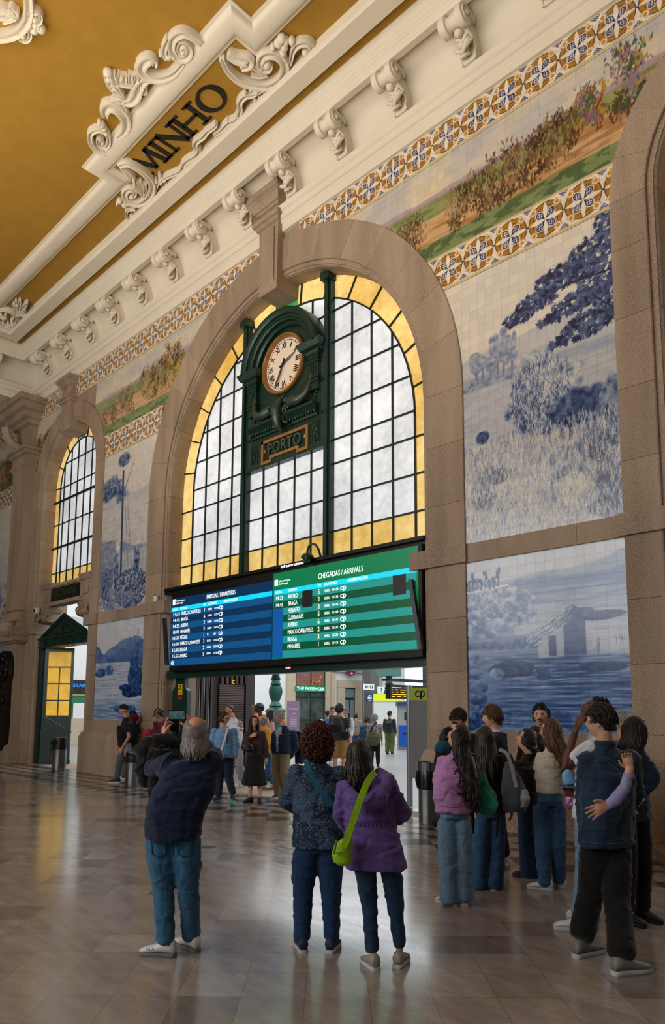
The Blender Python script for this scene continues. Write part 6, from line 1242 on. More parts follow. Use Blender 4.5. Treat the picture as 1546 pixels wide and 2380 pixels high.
            for _ in range(N_):
                a = r.uniform(-2.7, 2.7) + math.pi; t = math.asin(r.uniform(kw.get('lo', -.45), 1)); d = x * math.sin(a) * math.cos(t) + f * math.cos(a) * math.cos(t) + u * math.sin(t)
                if d.dot(f) > .2 and d.dot(u) < .62: continue
                v = kw.get('vol', (1, 1, 1)); rr = 1 + R_ * r.uniform(4, 9); p = c + (x * d.dot(x) * .078 * v[0] + f * d.dot(f) * .097 * v[1] + u * d.dot(u) * .117 * v[2]) * rr * q
                if s.near and r.random() < 2:
                    ax = V((r.gauss(0, 1), r.gauss(0, 1), r.gauss(0, 1))).normalized(); o1 = ax.orthogonal().normalized(); o2 = ax.cross(o1); w = r.uniform(.007, .015) * q
                    mb.tube([p + o1 * math.cos(b_ * .95) * w + o2 * math.sin(b_ * .95) * w + ax * (b_ * .0036 - .025) for b_ in range(14)], [.0042 * q] * 12 + [.003 * q, .001 * q], 4)
                else: mb.ball(p, r.uniform(.55, .9) * R_ * q * .9, 7, 5)
        elif style in ('long', 'bob'):
            s.scalp(mb, .018, .068, .02, -.09, rough=.05, vol=kw.get('vol', (1.04, 1.02, 1.0)))
            n = kw.get('n', 110 if s.near else 60); span = kw.get('span', 2.25); back = kw.get('back', .035); W_ = kw.get('w', .013)
            for i in range(n):
                a = r.uniform(-span, span) + math.pi; d = (x * math.sin(a) + f * math.cos(a)); dh = V((d.x, d.y, 0)); dh = dh.normalized() if dh.length > .1 else -fh
                p0 = c + u * r.uniform(.07, .11) * q + d * .05 * q; sx = d.dot(x) * .088 + 0; sf = d.dot(f) * .108
                p1 = c + (x * sx + f * sf) * q + u * r.uniform(.02, .05) * q; p2 = c + (x * sx * 1.06 + f * sf * 1.04) * q - Z_ * .035 * q; ll = L * r.uniform(.82, 1.08)
                bk = -fh if kw.get('bk') is None else kw['bk']; p3 = p2 - Z_ * ll * .38 + bk * back * .6 + dh * .004 + V((r.gauss(0, .005), r.gauss(0, .005), 0)); p4 = p2 - Z_ * ll * .72 + bk * back * 1.6 - dh * .012 * (kw.get('gather', 0) + .3) + V((r.gauss(0, .010), r.gauss(0, .010), 0)); p5 = p2 - Z_ * ll + bk * back * 1.7 - dh * .02 * (kw.get('gather', 0) + .3) + V((r.gauss(0, .014), r.gauss(0, .014), 0))
                wv = kw.get('wave', 0); P_ = smoothp([p0, p1, p2, p3, p4, p5], 3)
                if wv: P_ = [p + x * math.sin(i_ * 1.1 + i) * wv * (i_ / len(P_)) + fh * math.cos(i_ * 1.1 + i) * wv * (i_ / len(P_)) for i_, p in enumerate(P_)]
                m1 = len(P_); mb.tube(P_, [W_ * q * (.8 + .5 * math.sin(math.pi * min(1, i_ / m1 * 1.1))) * (1 - (i_ / m1)**4 * .9) for i_ in range(m1)], 6, .7)
        elif style == 'fringe':   # bald crown, grey hair hanging at sides and back
            s.scalp(mb, .016, -.2, .02, -.08, bald=(.052, .03, .085), rough=.1); n = 190
            for i in range(n):
                a = r.uniform(-1.75, 1.75) + math.pi; t = r.uniform(.0, .75); d = x * math.sin(a) * math.cos(t) + f * math.cos(a) * math.cos(t) + u * math.sin(t); E = lambda k_: x * d.dot(x) * .078 * k_ + f * d.dot(f) * .098 * k_
                p0 = c + (E(1.05) + u * math.sin(t) * .118) * q; p1 = c + (E(1.10) / max(math.cos(t), .75) * .98 + u * .01) * q; p2 = p1 - Z_ * .055 * q - fh * .01; ll = L * r.uniform(.6, 1.1)
                p3 = p2 - Z_ * ll * .6 - fh * .008 + V((r.gauss(0, .006), r.gauss(0, .006), 0)); p4 = p3 - Z_ * ll * .4 + V((r.gauss(0, .01), r.gauss(0, .01), 0)) - E(.3) * q
                P_ = smoothp([p0, p1, p2, p3, p4], 3); m1 = len(P_); mb.tube(P_, [.0075 * q * (1 - (i_ / m1)**3 * .85) for i_ in range(m1)], 5)
        s.hairo = mb.build('hair', m, s.obj, True); return s
    def cap(s, m, brim=True):
        c, f, u, x, q = s.j['head'], s.hf, s.hup, s.hside, s.hs; mb = MB(); s.scalp(mb, .022, .035, .028, .015)
        if brim: mb.rings([[c + x * (w * a) * q + f * t * q + u * (h + .004 * b_) * q for a, b_ in ((-1, -1), (0, 1.5), (1, -1), (1, -2), (0, .5), (-1, -2))] for t, w, h in ((.07, .07, .045), (.12, .066, .038), (.155, .045, .03), (.165, .02, .028))])
        mb.build('cap', m, s.obj, True); return s
    def glasses(s, m=None, dark=False, up=0.):
        c, f, u, x, q = s.j['head'], s.hf, s.hup, s.hside, s.hs; mb = MB(); o = c + u * up * q - f * (.02 * q if up > .05 else 0)
        for sg in (-1, 1):
            e = o + x * sg * .033 * q + f * .098 * q + u * .002 * q; mb.tube([e + x * .023 * q * math.cos(a) + u * .019 * q * math.sin(a) for a in [k * math.pi / 7 for k in range(15)]], .0022 * q, 5)
            mb.tube([e + x * sg * .022 * q, o + x * sg * .081 * q + f * .07 * q + u * .004 * q, o + x * sg * .084 * q - f * .01 * q + u * .006 * q], .0022 * q, 5)
        mb.tube([o + x * -.011 * q + f * .1 * q, o + x * .011 * q + f * .1 * q], .0022 * q, 5); g = mb.build('glasses', m or M_black, s.obj)
        if dark: ln = MB(); [ln.ball(o + x * sg * .033 * q + f * .097 * q, (.021 * q, .004, .018 * q), 10, 6, Matrix((x, f, u)).transposed()) for sg in (-1, 1)]; ln.build('lenses', mat('dark_lens', '#14100e', .1, coat=1), g)
        return s
from mathutils.bvhtree import BVHTree
def hit(o, px, py, lift=.004):
    """point of a garment's surface seen at this place"""
    if '_bvh' not in CACHE or CACHE['_bvh'][0] != o.name: CACHE['_bvh'] = (o.name, BVHTree.FromPolygons([v.co for v in o.data.vertices], [p.vertices for p in o.data.polygons]))
    d = pray(px, py).normalized(); r = CACHE['_bvh'][1].ray_cast(CAM, d); return r[0] - d * lift if r[0] else None
CACHE = {}
def seam(name, o, paths, rad, m, parent, lift=.002, n=6):
    mb = MB()
    for path in paths:
        P_ = []
        for (a, b), (c_, d) in zip(path[:-1], path[1:]):
            for i in range(n): P_.append(hit(o, a + (c_ - a) * i / n, b + (d - b) * i / n, lift))
        P_.append(hit(o, *path[-1], lift)); P_ = [p for p in P_ if p is not None]
        if len(P_) > 2: mb.tube(P_, rad, 5)
    if mb.v: return mb.build(name, m, parent)
def strap(name, pts, w, m, parent, th=.006, n=5, nrm=None, label=None):
    """flat band through points"""
    P_ = smoothp(pts, n); mb = MB(); rs = []
    for i, p in enumerate(P_):
        t = (P_[min(i+1, len(P_)-1)] - P_[max(i-1, 0)]).normalized(); nn = (nrm or -FH) ; b = t.cross(nn).normalized(); nn = b.cross(t).normalized()
        rs.append([p + b * w / 2 + nn * th, p - b * w / 2 + nn * th, p - b * w / 2 - nn * th, p + b * w / 2 - nn * th])
    return mb.rings(rs).build(name, m, parent, label=label)
def sack(name, rings, m, parent, vox=.008, amp=.008, label=None):
    """soft bag from (centre, half width, half depth) rings in view axes"""
    mb = MB(); mb.rings([[c + RH * w * math.cos(a) + FH * d * math.sin(a) for a in [k * math.pi / 8 for k in range(16)]] for c, w, d in rings]); me = fuse(mb, vox, 2, amp, (16, 16, 9)); return put(name, me, m, parent, label)

# cloth materials
C_navyk = cloth('navy_knit', '#16233f', '#101a31', 6, .6, .9, (220, .3)); C_black = cloth('black_cloth', '#0c0c0e', '#15151a', 6, .5); C_jean = cloth('washed_jeans', '#35678a', '#1c4160', 5, .7, .85, (160, .3), (14, 14, 1.6)); C_jeanL = cloth('pale_jeans', '#6f8fab', '#4f6e8c', 4, .8, .85, (160, .3), (10, 10, 2)); C_jeanM = cloth('blue_jeans', '#355a80', '#1f3c5c', 5, .8, .85, (160, .3), (10, 10, 2)); C_jeanD = cloth('dark_jeans', '#14304f', '#0d2038', 5, .7, .85, (160, .3), (10, 10, 2))
C_nv = cloth('navy_cotton', '#16263f', '#0e1a2e', 5, .6); C_white = cloth('white_cotton', '#c9cbd6', '#b3b5c2', 5, .5); C_purple = cloth('purple_cotton', '#5f4a8a', '#4d3b74', 5, .7, .8, (90, .3)); C_lime = cloth('lime_nylon', '#8fbe14', '#6c9610', 6, .6, .5, (40, .3))
C_pink = cloth('pink_fleece', '#b583b6', '#9c6ea0', 5, .6); C_knit = cloth('cream_knit', '#b9b3a4', '#97917f', 9, .7, .9, (60, .8)); C_plum = cloth('plum_jersey', '#1d1219', '#120b10', 5, .6); C_denimj = cloth('dark_denim_jacket', '#132c45', '#0c1d30', 5, .7, .8, (150, .3)); C_grey = cloth('grey_marl', '#4e5560', '#3b414b', 9, .7); C_greyl = cloth('pale_grey_cotton', '#8f929a', '#7c7f88', 6, .6); C_olive = cloth('olive_cotton', '#5a5b40', '#45462f', 6, .6); C_khaki = cloth('khaki_chino', '#94866c', '#7c6f57', 6, .6); C_blue = cloth('pale_blue_denim_shirt', '#6f9cc4', '#557fa8', 6, .7); C_brownj = cloth('brown_tweed', '#4a302e', '#33201f', 30, .9); C_yellow = cloth('mustard_knit', '#c8922a', '#a97718', 6, .6); C_orange = cloth('orange_cotton', '#c0701c', '#9c5510', 6, .6); C_red = cloth('dark_red_cotton', '#5d1420', '#440d17', 6, .6); C_sand = cloth('tan_shorts', '#9a7040', '#7c5830', 6, .6); C_army = cloth('dark_olive_tee', '#3b3a2c', '#2c2b20', 6, .6); C_beige = cloth('beige_parka', '#8f7f70', '#76685a', 6, .6); C_floral = mat('floral_blouse', '#a9a7a6', .8, noise=(22, 1.0), col2='#4a3f4c'); C_leather = mat('black_leather', '#1b1c20', .3, noise=(8, .5), col2='#2d2f35', bump=(18, .5)); C_mint = cloth('mint_canvas', '#2f9a80', '#227a66', 6, .7); C_mar = cloth('lilac_knit_sleeve', '#8d89b5', '#7673a0', 9, .6)
def paisley():
    M = bpy.data.materials.new('paisley_print'); M.use_nodes = True; nt = M.node_tree; N = nt.nodes; L = nt.links; b = N['Principled BSDF']; tc = N.new('ShaderNodeTexCoord'); b.inputs['Roughness'].default_value = .85
    def vor(sc, feat='F1', dist='EUCLIDEAN'):
        v = N.new('ShaderNodeTexVoronoi'); v.inputs['Scale'].default_value = sc; v.feature = feat; v.distance = dist; L.new(tc.outputs['Object'], v.inputs['Vector']); return v
    blk = vor(9, 'F1', 'CHEBYCHEV'); dots = vor(75); dots2 = vor(38, 'F1', 'MANHATTAN')
    r1 = N.new('ShaderNodeMapRange'); r1.inputs['From Min'].default_value = .22; r1.inputs['From Max'].default_value = .30; r1.inputs['To Min'].default_value = 1; r1.inputs['To Max'].default_value = 0; L.new(dots.outputs['Distance'], r1.inputs[0])
    wv = N.new('ShaderNodeMath'); wv.operation = 'PINGPONG'; wv.inputs[1].default_value = .17; L.new(dots2.outputs['Distance'], wv.inputs[0]); r2 = N.new('ShaderNodeMath'); r2.operation = 'GREATER_THAN'; r2.inputs[1].default_value = .135; L.new(wv.outputs[0], r2.inputs[0])
    sx = N.new('ShaderNodeSeparateColor'); L.new(blk.outputs['Color'], sx.inputs[0]); g = N.new('ShaderNodeMath'); g.operation = 'GREATER_THAN'; g.inputs[1].default_value = .5; L.new(sx.outputs[0], g.inputs[0])
    mx = N.new('ShaderNodeMix'); L.new(g.outputs[0], mx.inputs[0]); L.new(r1.outputs[0], mx.inputs[2]); L.new(r2.outputs[0], mx.inputs[3])
    base = N.new('ShaderNodeMix'); base.data_type = 'RGBA'; base.inputs['A'].default_value = lin('#0e1826'); base.inputs['B'].default_value = lin('#16304a'); L.new(sx.outputs[1], base.inputs['Factor'])
    cc = N.new('ShaderNodeMix'); cc.data_type = 'RGBA'; cc.inputs['B'].default_value = lin('#7393b5'); L.new(base.outputs['Result'], cc.inputs['A']); L.new(mx.outputs[0], cc.inputs['Factor']); L.new(cc.outputs['Result'], b.inputs['Base Color']); return M
C_pais = paisley()
H_dark = hair_mat('#17100d', '#2a1b14'); H_black = hair_mat('#0b090a', '#1c1719'); H_brown = hair_mat('#3a2418', '#23150e'); H_aub = hair_mat('#3c1a12', '#5c2a1a'); H_grey = hair_mat('#85807c', '#5d5854'); H_lb = hair_mat('#5d3b25', '#3a2316'); H_wh = hair_mat('#a5a2a0', '#7d7a78')
W_sh = mat('white_leather', '#cfd0d4', .45); W_so = mat('white_rubber', '#b9bbbf', .5); K_sh = mat('black_suede', '#121214', .7); G_so = mat('grey_rubber', '#6c6c70', .6); N_sh = mat('navy_mesh', '#1b2440', .7)
# --- the man filming, seen from behind
p = Per('balding man with grey hair in navy jumper and washed jeans, raising a phone', 398, 1668, 4.92, body=-8, face=-6, pitch=28, sk='p', near=True, build=1.18, hs=1.08,
  J=dict(head=(455, 1704), neck=(462, 1762, -.02), chest=(432, 1830), waist=(408, 1890), pelvis=(402, 1935), shl=(400, 1775), shr=(492, 1772), ell=(352, 1790, .20), wrl=(379, 1716, .34), elr=(500, 1757, .28), wrr=(447, 1700, .48),
         hipl=(374, 1955), hipr=(432, 1952), knl=(380, 2070, .02), knr=(437, 2068, .03), anl=(386, 2196), anr=(446, 2182, .12)))
p.body(hands={'l': (at(383, 1684, 5.30) - p.j['wrl'], FH * .4 + RH, .30, 1.12, -1, 1., (.15, .75, .5, .4)), 'r': (at(437, 1660, 5.40) - p.j['wrr'], FH * .4 - RH, .5, 1.1, 1)})
p.top(C_navyk, 'long', 1.12, .50, 1.0, w=(.175, .215, .20, .185), name='jumper', amp=.010, d=1.12).trousers(C_jean, (.098, .078, .070), 'jeans', hipw=.155, amp=.008).shoes(W_sh, G_so, (-80, -48), .29, accent=C_nv).hair('fringe', H_grey, .10)
M_st = mat('seam_stitch', '#12283d', .8)
for x0 in (352, 412): seam('back_pocket', p.boto, [[(x0, 1950), (x0 + 2, 1985), (x0 + 18, 1993), (x0 + 34, 1985), (x0 + 36, 1952), (x0, 1950)]], .0035, M_st, p.obj)
seam('jeans_seam', p.boto, [[(402, 1942), (403, 1968), (402, 1990)], [(345, 1948), (400, 1956), (462, 1950)]], .003, M_st, p.obj)
seam('jumper_seam', p.topo, [[(372, 1790), (384, 1765), (400, 1750)], [(345, 1903), (400, 1928), (462, 1932)]], .003, mat('navy_seam', '#0b1122', .9), p.obj)
T_ = at(352, 2203, 4.88); text('shoe_lettering', 'FILA', .030, T_ - FH * .03, (RH * .99 + FH * .1), Z_, M_ink, p.obj, .001, .05)
ph = thing('mobile_phone', 'black phone held sideways above the head of the balding man', 'phone', tuple(at(411, 1662, 5.36))); a = at(392, 1651, 5.36); M_ph = mat('phone_body', '#0d1012', .25, .3)
PB = Matrix.Translation(at(411.5, 1661.5, 5.36)) @ Matrix((RH, FH, Z_)).transposed().to_4x4(); MB().box(-.068, .068, -.006, .006, -.036, .036, PB).build('case', M_ph, ph, bevel=.004); MB().box(-.060, .060, -.0075, -.006, -.031, .031, PB).build('screen', mat('phone_screen', '#1c3a40', .1, noise=(25, .9), col2='#6f8f95', emit=('#24464c', .25)), ph)
fb = thing('camera_bag', 'small black case hanging below the phone of the balding man', 'case', tuple(at(406, 1686, 5.4))); PB2 = Matrix.Translation(at(407, 1686, 5.4)) @ Matrix((RH, FH, Z_)).transposed().to_4x4(); MB().box(-.036, .036, -.02, .02, -.045, .045, PB2).build('case_body', M_ph, fb, bevel=.006); MB().tube([at(411, 1698, 5.4), at(411, 1722, 5.4), at(413, 1760, 5.4)], .007, 6).build('strap', C_black, fb)
mb = MB()
limb(mb, [at(408, 1728, 5.28), at(380, 1722, 5.26), at(350, 1732, 5.22), at(330, 1752, 5.2)], [.05, .062, .07, .07], 12)
mb.rings([[at(cx_, cy_, 5.2) + RH * w * math.cos(a) + FH * d * math.sin(a) for a in [k * math.pi / 10 for k in range(20)]] for cx_, cy_, w, d in ((352, 1732, .07, .05), (350, 1755, .105, .07), (340, 1785, .085, .06), (333, 1812, .05, .045), (340, 1830, .04, .03))])
mb.rings([[at(cx_, cy_, 5.16) + RH * w * math.cos(a) + FH * d * math.sin(a) for a in [k * math.pi / 10 for k in range(20)]] for cx_, cy_, w, d in ((372, 1740, .07, .05), (368, 1790, .07, .05), (360, 1850, .045, .04), (356, 1905, .035, .03))])
jk = put('draped_jacket', fuse(mb, .009, 2, .016, (11, 11, 9)), C_black); jk.name = 'draped_jacket'; tag(jk, 'black jacket draped over the raised left arm of the filming man', 'jacket')
# --- curly woman
p = Per('woman with curly auburn hair, dark paisley shirt and blue trousers, seen from behind', 738, 1692, 5.06, body=0, face=12, pitch=4, sk='f', near=True, build=1.08,
  J=dict(head=(738, 1727), neck=(738, 1770), chest=(738, 1835), waist=(739, 1895), pelvis=(740, 1965), shl=(694, 1792), shr=(783, 1795), ell=(664, 1862, .0), wrl=(688, 1880, .22), elr=(812, 1868, .05), wrr=(790, 1888, .25), hipl=(710, 1985), hipr=(766, 1985), knl=(704, 2075), knr=(770, 2075), anl=(702, 2186, -.02), anr=(771, 2184, -.02)))
p.body().top(C_pais, 'long', 1.15, .515, 1.02, w=(.155, .175, .175, .188), name='paisley_shirt', amp=.008).trousers(cloth('blue_trousers', '#14365e', '#0d2443', 4, .7), (.100, .078, .066), hipw=.175, amp=.006).shoes(N_sh, W_so, (-14, 16), .26, accent=mat('hot_pink', '#c9286c', .5)).hair('curly', H_aub, R=.036, n=1500, vol=(1.22, 1.12, 1.05), lo=-.85).glasses(None)
strap('shoulder_strap', [at(712, 1768, 4.92), at(718, 1790, 4.86), at(740, 1830, 4.84), (at(770, 1868, 4.84)), at(796, 1892, 4.88)], .034, cloth('teal_webbing', '#0f5570', '#0b4258', 8, .4), p.obj, label='teal shoulder strap')
# --- purple jacket woman
p = Per('dark-haired woman in a purple hooded jacket with lime bag, seen from behind', 882, 1722, 4.74, body=6, face=14, pitch=2, sk='f', near=True, build=1.02,
  J=dict(head=(835, 1757), neck=(846, 1800), chest=(856, 1860), waist=(862, 1920), pelvis=(876, 1995), shl=(803, 1826), shr=(900, 1818), ell=(790, 1892, .02), wrl=(806, 1925, .2), elr=(936, 1893, .02), wrr=(915, 1908, .25), hipl=(848, 2015), hipr=(908, 2010), knl=(859, 2108, .03), knr=(919, 2100, .03), anl=(866, 2216, -.02), anr=(929, 2204, .03)))
p.body().top(C_purple, 'long', 1.12, .475, 1.0, w=(.152, .175, .172, .205), name='jacket', amp=.012).trousers(C_jeanD, (.086, .062, .048), 'skinny_jeans', hipw=.155, amp=.007).shoes(mat('taupe_leather', '#8d8880', .5), W_so, (-22, 24), .26).hair('bob', H_dark, .19, n=150, span=2.3, back=.004, w=.012).glasses(None)
mb = MB(); limb(mb, [at(800, 1822, 4.72), at(825, 1858, 4.58), at(850, 1870, 4.56), at(885, 1850, 4.57), at(905, 1808, 4.66)], [.03, .05, .055, .055, .03], 10, 4); limb(mb, [at(898, 1812, 4.7), at(880, 1795, 4.76)], [.045, .03]); limb(mb, [at(806, 1826, 4.7), at(815, 1812, 4.8)], [.04, .03]); put('hood', fuse(mb, .009, 3, .012), C_purple, p.obj)
seam('waist_gathers', p.topo, [[(a, 1908 + 2 * math.sin(a)), (a + 2, 1922)] for a in range(818, 930, 6)] + [[(806, 1914), (860, 1912), (934, 1912)]], .003, mat('purple_shadow_seam', '#46346a', .8), p.obj)
bg = thing('shoulder_bag', 'lime green shoulder bag hanging behind the hip of the purple jacket woman', 'bag', tuple(at(795, 1980, 4.6)))
sack('pouch', [(at(803, 1950, 4.58), .035, .035), (at(798, 1962, 4.57), .058, .05), (at(794, 1985, 4.57), .064, .055), (at(797, 2003, 4.57), .056, .05), (at(800, 2011, 4.58), .035, .03)], C_lime, bg, .007, .008)
strap('shoulder_strap', [at(872, 1795, 4.56), at(856, 1815, 4.50), at(838, 1858, 4.47), at(822, 1905, 4.47), at(806, 1950, 4.49), at(799, 1968, 4.50)], .040, C_lime, bg); MB().tube([at(783, 1952, 4.50), at(776, 1985, 4.50)], .007, 6).tube([at(776, 1985, 4.50), at(812, 1976, 4.5)], .003, 5).build('zip', mat('dark_lime', '#587a10', .5), bg)
# --- man at right in dark denim jacket
p = Per('dark-haired man in dark denim overshirt and wide black trousers, walking at right', 1405, 1638, 4.92, body=-35, face=-52, pitch=2, sk='f', near=True, build=1.05,
  J=dict(head=(1397, 1678), neck=(1407, 1728), chest=(1415, 1800), waist=(1412, 1870), pelvis=(1408, 1945), shl=(1368, 1762), shr=(1462, 1762), ell=(1362, 1850, .05), wrl=(1362, 1925, .12), elr=(1474, 1842, .08), wrr=(1450, 1900, .2), hipl=(1385, 1975), hipr=(1432, 1975), knl=(1372, 2080, .12), knr=(1434, 2090, -.05), anl=(1352, 2176, .04), anr=(1447, 2220, -.28)))
p.body().top(C_denimj, 'long', 1.25, .49, 1.0, w=(.165, .195, .205, .215), name='denim_overshirt', amp=.011, d=1.0).trousers(cloth('black_wide_trousers', '#07080a', '#0e1013', 6, .5), (.100, .088, .088), hipw=.145, cuff=.96, amp=.006).shoes(mat('grey_mesh', '#75766f', .6), W_so, (60, 75), .30, accent=W_so).hair('short', H_black, th=.012, side=-.005, back=-.062, n=420, lk=.04)
p.glasses(mat('bronze_frame', '#5e4430', .3, .6), up=.085)
seam('stitching', p.topo, [[(1372, 1772), (1395, 1766), (1415, 1772), (1438, 1790), (1450, 1815)], [(1348, 1800), (1356, 1860), (1352, 1930)], [(1455, 1800), (1452, 1870), (1458, 1930)], [(1330, 1952), (1400, 1962), (1470, 1958)]], .0025, mat('pale_stitch', '#39526c', .7), p.obj)
mb = MB(); nk_ = p.j['neck']; mb.rings([[nk_ + p.S * (math.cos(a) * w) + p.F * (math.sin(a) * w * .9) + Z_ * z for a in [q * math.pi / 10 for q in range(20)]] for w, z in ((.072, -.03), (.078, .005), (.072, .022), (.064, .018), (.060, -.02))]); mb.build('collar', C_denimj, p.obj, True)
# woman far right; the extra lilac sleeve and hands stand in for a ghosted arm
p = Per('long-haired woman with glasses and denim jacket at the right edge, hand on hip', 1462, 1672, 5.75, body=150, face=100, pitch=4, sk='f', near=True,
  J=dict(head=(1478, 1700), neck=(1478, 1738), shl=(1456, 1762), shr=(1494, 1766), elr=(1520, 1812, -.05), wrr=(1490, 1848, -.12), ell=(1450, 1830, -.05), wrl=(1458, 1870, -.1)))
p.body().top(C_denimj, 'long', 1.1, .50, name='denim_jacket', amp=.010).trousers(C_black, (.09, .07, .06)).shoes(K_sh, K_sh).hair('long', H_dark, .20, n=110, back=.03).glasses(mat('silver_frame', '#a9a9ac', .3, .8))
ar_ = MB(); e0, e1 = at(1452, 1828, 4.72), at(1440, 1835, 4.62)
limb(ar_, [at(1462, 1800, 4.60), at(1452, 1832, 4.58), at(1432, 1858, 4.58), at(1414, 1870, 4.58)], [.032, .036, .042, .030], 12); put('sleeve', fuse(ar_, .007, 2, .004), C_mar, p.obj, 'lilac knitted sleeve of the stray ghosted arm')
h1 = MB(); p.hand(h1, at(1414, 1870, 4.58), at(1385, 1884, 4.58) - at(1414, 1870, 4.58), -FH, .12, 1.05, 1, 1.4); put('hand', fuse(h1, .0045, 2), SK['f'], p.obj, 'pale hand of the ghosted arm spread below the lilac sleeve'); h1 = MB(); limb(h1, [at(1461, 1800, 4.6), at(1464, 1785, 4.6)], [.028, .028]); p.hand(h1, at(1464, 1788, 4.60), at(1458, 1762, 4.60) - at(1464, 1788, 4.60), -FH - RH * .3, .6, .9, -1); put('hand', fuse(h1, .0045, 2), SK['f'], p.obj, 'pale curled hand of the ghosted arm above the lilac sleeve')
# --- student group
G = 'students and visitors standing below the river shore tile panel'
p = Per('tall young man in white T-shirt and pale jeans with hand on chin', 1368, 1634, 5.6, body=-70, face=-75, pitch=38, sk='d', near=True, group=G,
  J=dict(head=(1383, 1656), neck=(1390, 1702), chest=(1378, 1770), waist=(1372, 1830), pelvis=(1368, 1890), shl=(1378, 1735, -.1), shr=(1400, 1730, .15), ell=(1312, 1785, -.12), wrl=(1338, 1698, -.05), elr=(1335, 1800, .2), wrr=(1330, 1826, .05), hipl=(1362, 1905, -.05), hipr=(1372, 1905, .08), knl=(1358, 2010, -.05), anl=(1345, 2130, -.1), knr=(1375, 2010, .12), anr=(1372, 2120, .2)))
p.body(hands={'l': (at(1348, 1672, 5.5) - p.j['wrl'], RH, .6, 1.05, 1)}).top(C_white, 'short', 1.05, .50, name='t_shirt').trousers(C_jeanL, (.085, .065, .062), 'jeans', hipw=.13).shoes(W_sh, W_so, (-70, -60), .27).hair('curly', H_black, R=.014, n=160)
p2 = p; tb = thing('tablet', 'thin grey tablet held in front of the man in the white T-shirt', 'tablet', tuple(at(1327, 1828, 5.55))); TBM = Matrix.Translation(at(1330, 1828, 5.55)) @ Matrix((RH, FH, Z_)).transposed().to_4x4(); MB().box(-.07, .09, -.11, .11, -.005, .005, TBM).build('slab', mat('tablet_grey', '#5f666e', .3, .5), tb, bevel=.002)
cp_o = sack('folded_cloth', [(at(1322, 1790, 5.6), .02, .02), (at(1320, 1800, 5.6), .045, .03), (at(1323, 1815, 5.6), .05, .03), (at(1324, 1824, 5.6), .035, .025)], cloth('pale_cyan_cloth', '#7db0d6', '#5e93bc', 8, .6), None, .006, .004); tag(cp_o, 'folded pale blue cloth lying on the tablet', 'cloth')
hb = thing('handbag', 'small metallic pink handbag hanging below the tablet', 'bag', tuple(at(1332, 1860, 5.75))); sack('pouch', [(at(1332, 1842, 5.75), .03, .03), (at(1331, 1852, 5.75), .05, .04), (at(1331, 1870, 5.75), .055, .045), (at(1332, 1880, 5.75), .045, .03)], mat('metallic_pink', '#8a5a7e', .35, .4, noise=(14, .6), col2='#5c3a56'), hb, .006, .006); MB().tube(smoothp([at(1322, 1846, 5.75), at(1326, 1826, 5.75), at(1338, 1826, 5.75), at(1342, 1846, 5.75)]), .004, 5).build('handle', MATS['metallic_pink'], hb)
p = Per('grey-haired man in sunglasses, mostly hidden behind the dark denim overshirt', 1446, 1656, 7.2, body=120, face=110, sk='m', group=G, J=dict(head=(1449, 1681)));
p.body().top(C_grey, 'long').trousers(C_black).shoes(K_sh, G_so).hair('short', H_wh, front=.045, side=.01).glasses(None, True)
p = Per('young woman in cream short-sleeved knit and blue jeans with long brown hair', 1276, 1670, 6.7, body=-48, face=-72, pitch=8, sk='f', near=True, group=G,
  J=dict(head=(1280, 1699), neck=(1283, 1736), chest=(1281, 1775), waist=(1280, 1818), pelvis=(1279, 1860), shl=(1262, 1756), shr=(1302, 1754), ell=(1250, 1808, .02), wrl=(1262, 1822, .2), elr=(1310, 1800, .1), wrr=(1295, 1815, .2), hipl=(1262, 1878), hipr=(1293, 1878), knl=(1262, 1965), knr=(1298, 1962), anl=(1268, 2060), anr=(1300, 2052, .1)))
p.body().top(C_knit, 'short', 1.08, .565, name='knit_top', amp=.007, w=(.130, .145, .140, .140)).trousers(C_jeanM, (.098, .082, .066), 'jeans', hipw=.150, waist=.57).shoes(W_sh, W_so, (-65, -55), .27).hair('long', H_lb, .34, n=120, back=.05, span=2.2, w=.014).glasses(mat('silver_frame', '#a9a9ac'))
seam('back_pocket', p.boto, [[(1258, 1868), (1260, 1885), (1268, 1890), (1277, 1884), (1278, 1866), (1258, 1868)], [(1285, 1866), (1287, 1884), (1296, 1888), (1304, 1882), (1305, 1864), (1285, 1866)]], .0035, M_st, p.obj)
s_ = MB(); p.torso(s_, [(p.j['waist'] - Z_ * .02, .138, .1), (p.j['waist'] + Z_ * .012, .140, .102)]); put('vest_hem', fuse(s_, .008, 2), cloth('olive_yellow', '#6b6412', '#555010', 6, .5), p.obj, 'olive yellow hem under the knit top')
p = Per('young woman with dark tied hair in plum top, head tilted back to look up', 1222, 1688, 7.2, body=-60, face=-70, pitch=34, sk='f', near=True, group=G, build=1.05,
  J=dict(head=(1222, 1719), neck=(1230, 1752), shl=(1203, 1775, -.05), shr=(1246, 1772, .1), ell=(1205, 1830), wrl=(1215, 1870, .1), anl=(1228, 2040), anr=(1238, 2045), knl=(1222, 1960), knr=(1232, 1960)))
p.body().top(C_plum, 'long', 1.05, .50).trousers(C_jeanD, (.095, .08, .085), 'flared_jeans').shoes(K_sh, K_sh, (-70, -60), .26).hair('bob', H_black, .10, n=90, back=.05, gather=1.4, span=2.0).glasses(M_black)
p = Per('young man with dark curls and moustache in dark top, looking at the camera side', 1258, 1640, 8.1, body=190, face=205, pitch=2, sk='f', near=True, group=G); p.body().top(C_black, 'long').trousers(C_jeanD).shoes(W_sh, W_so).hair('curly', H_black, R=.02, n=170)
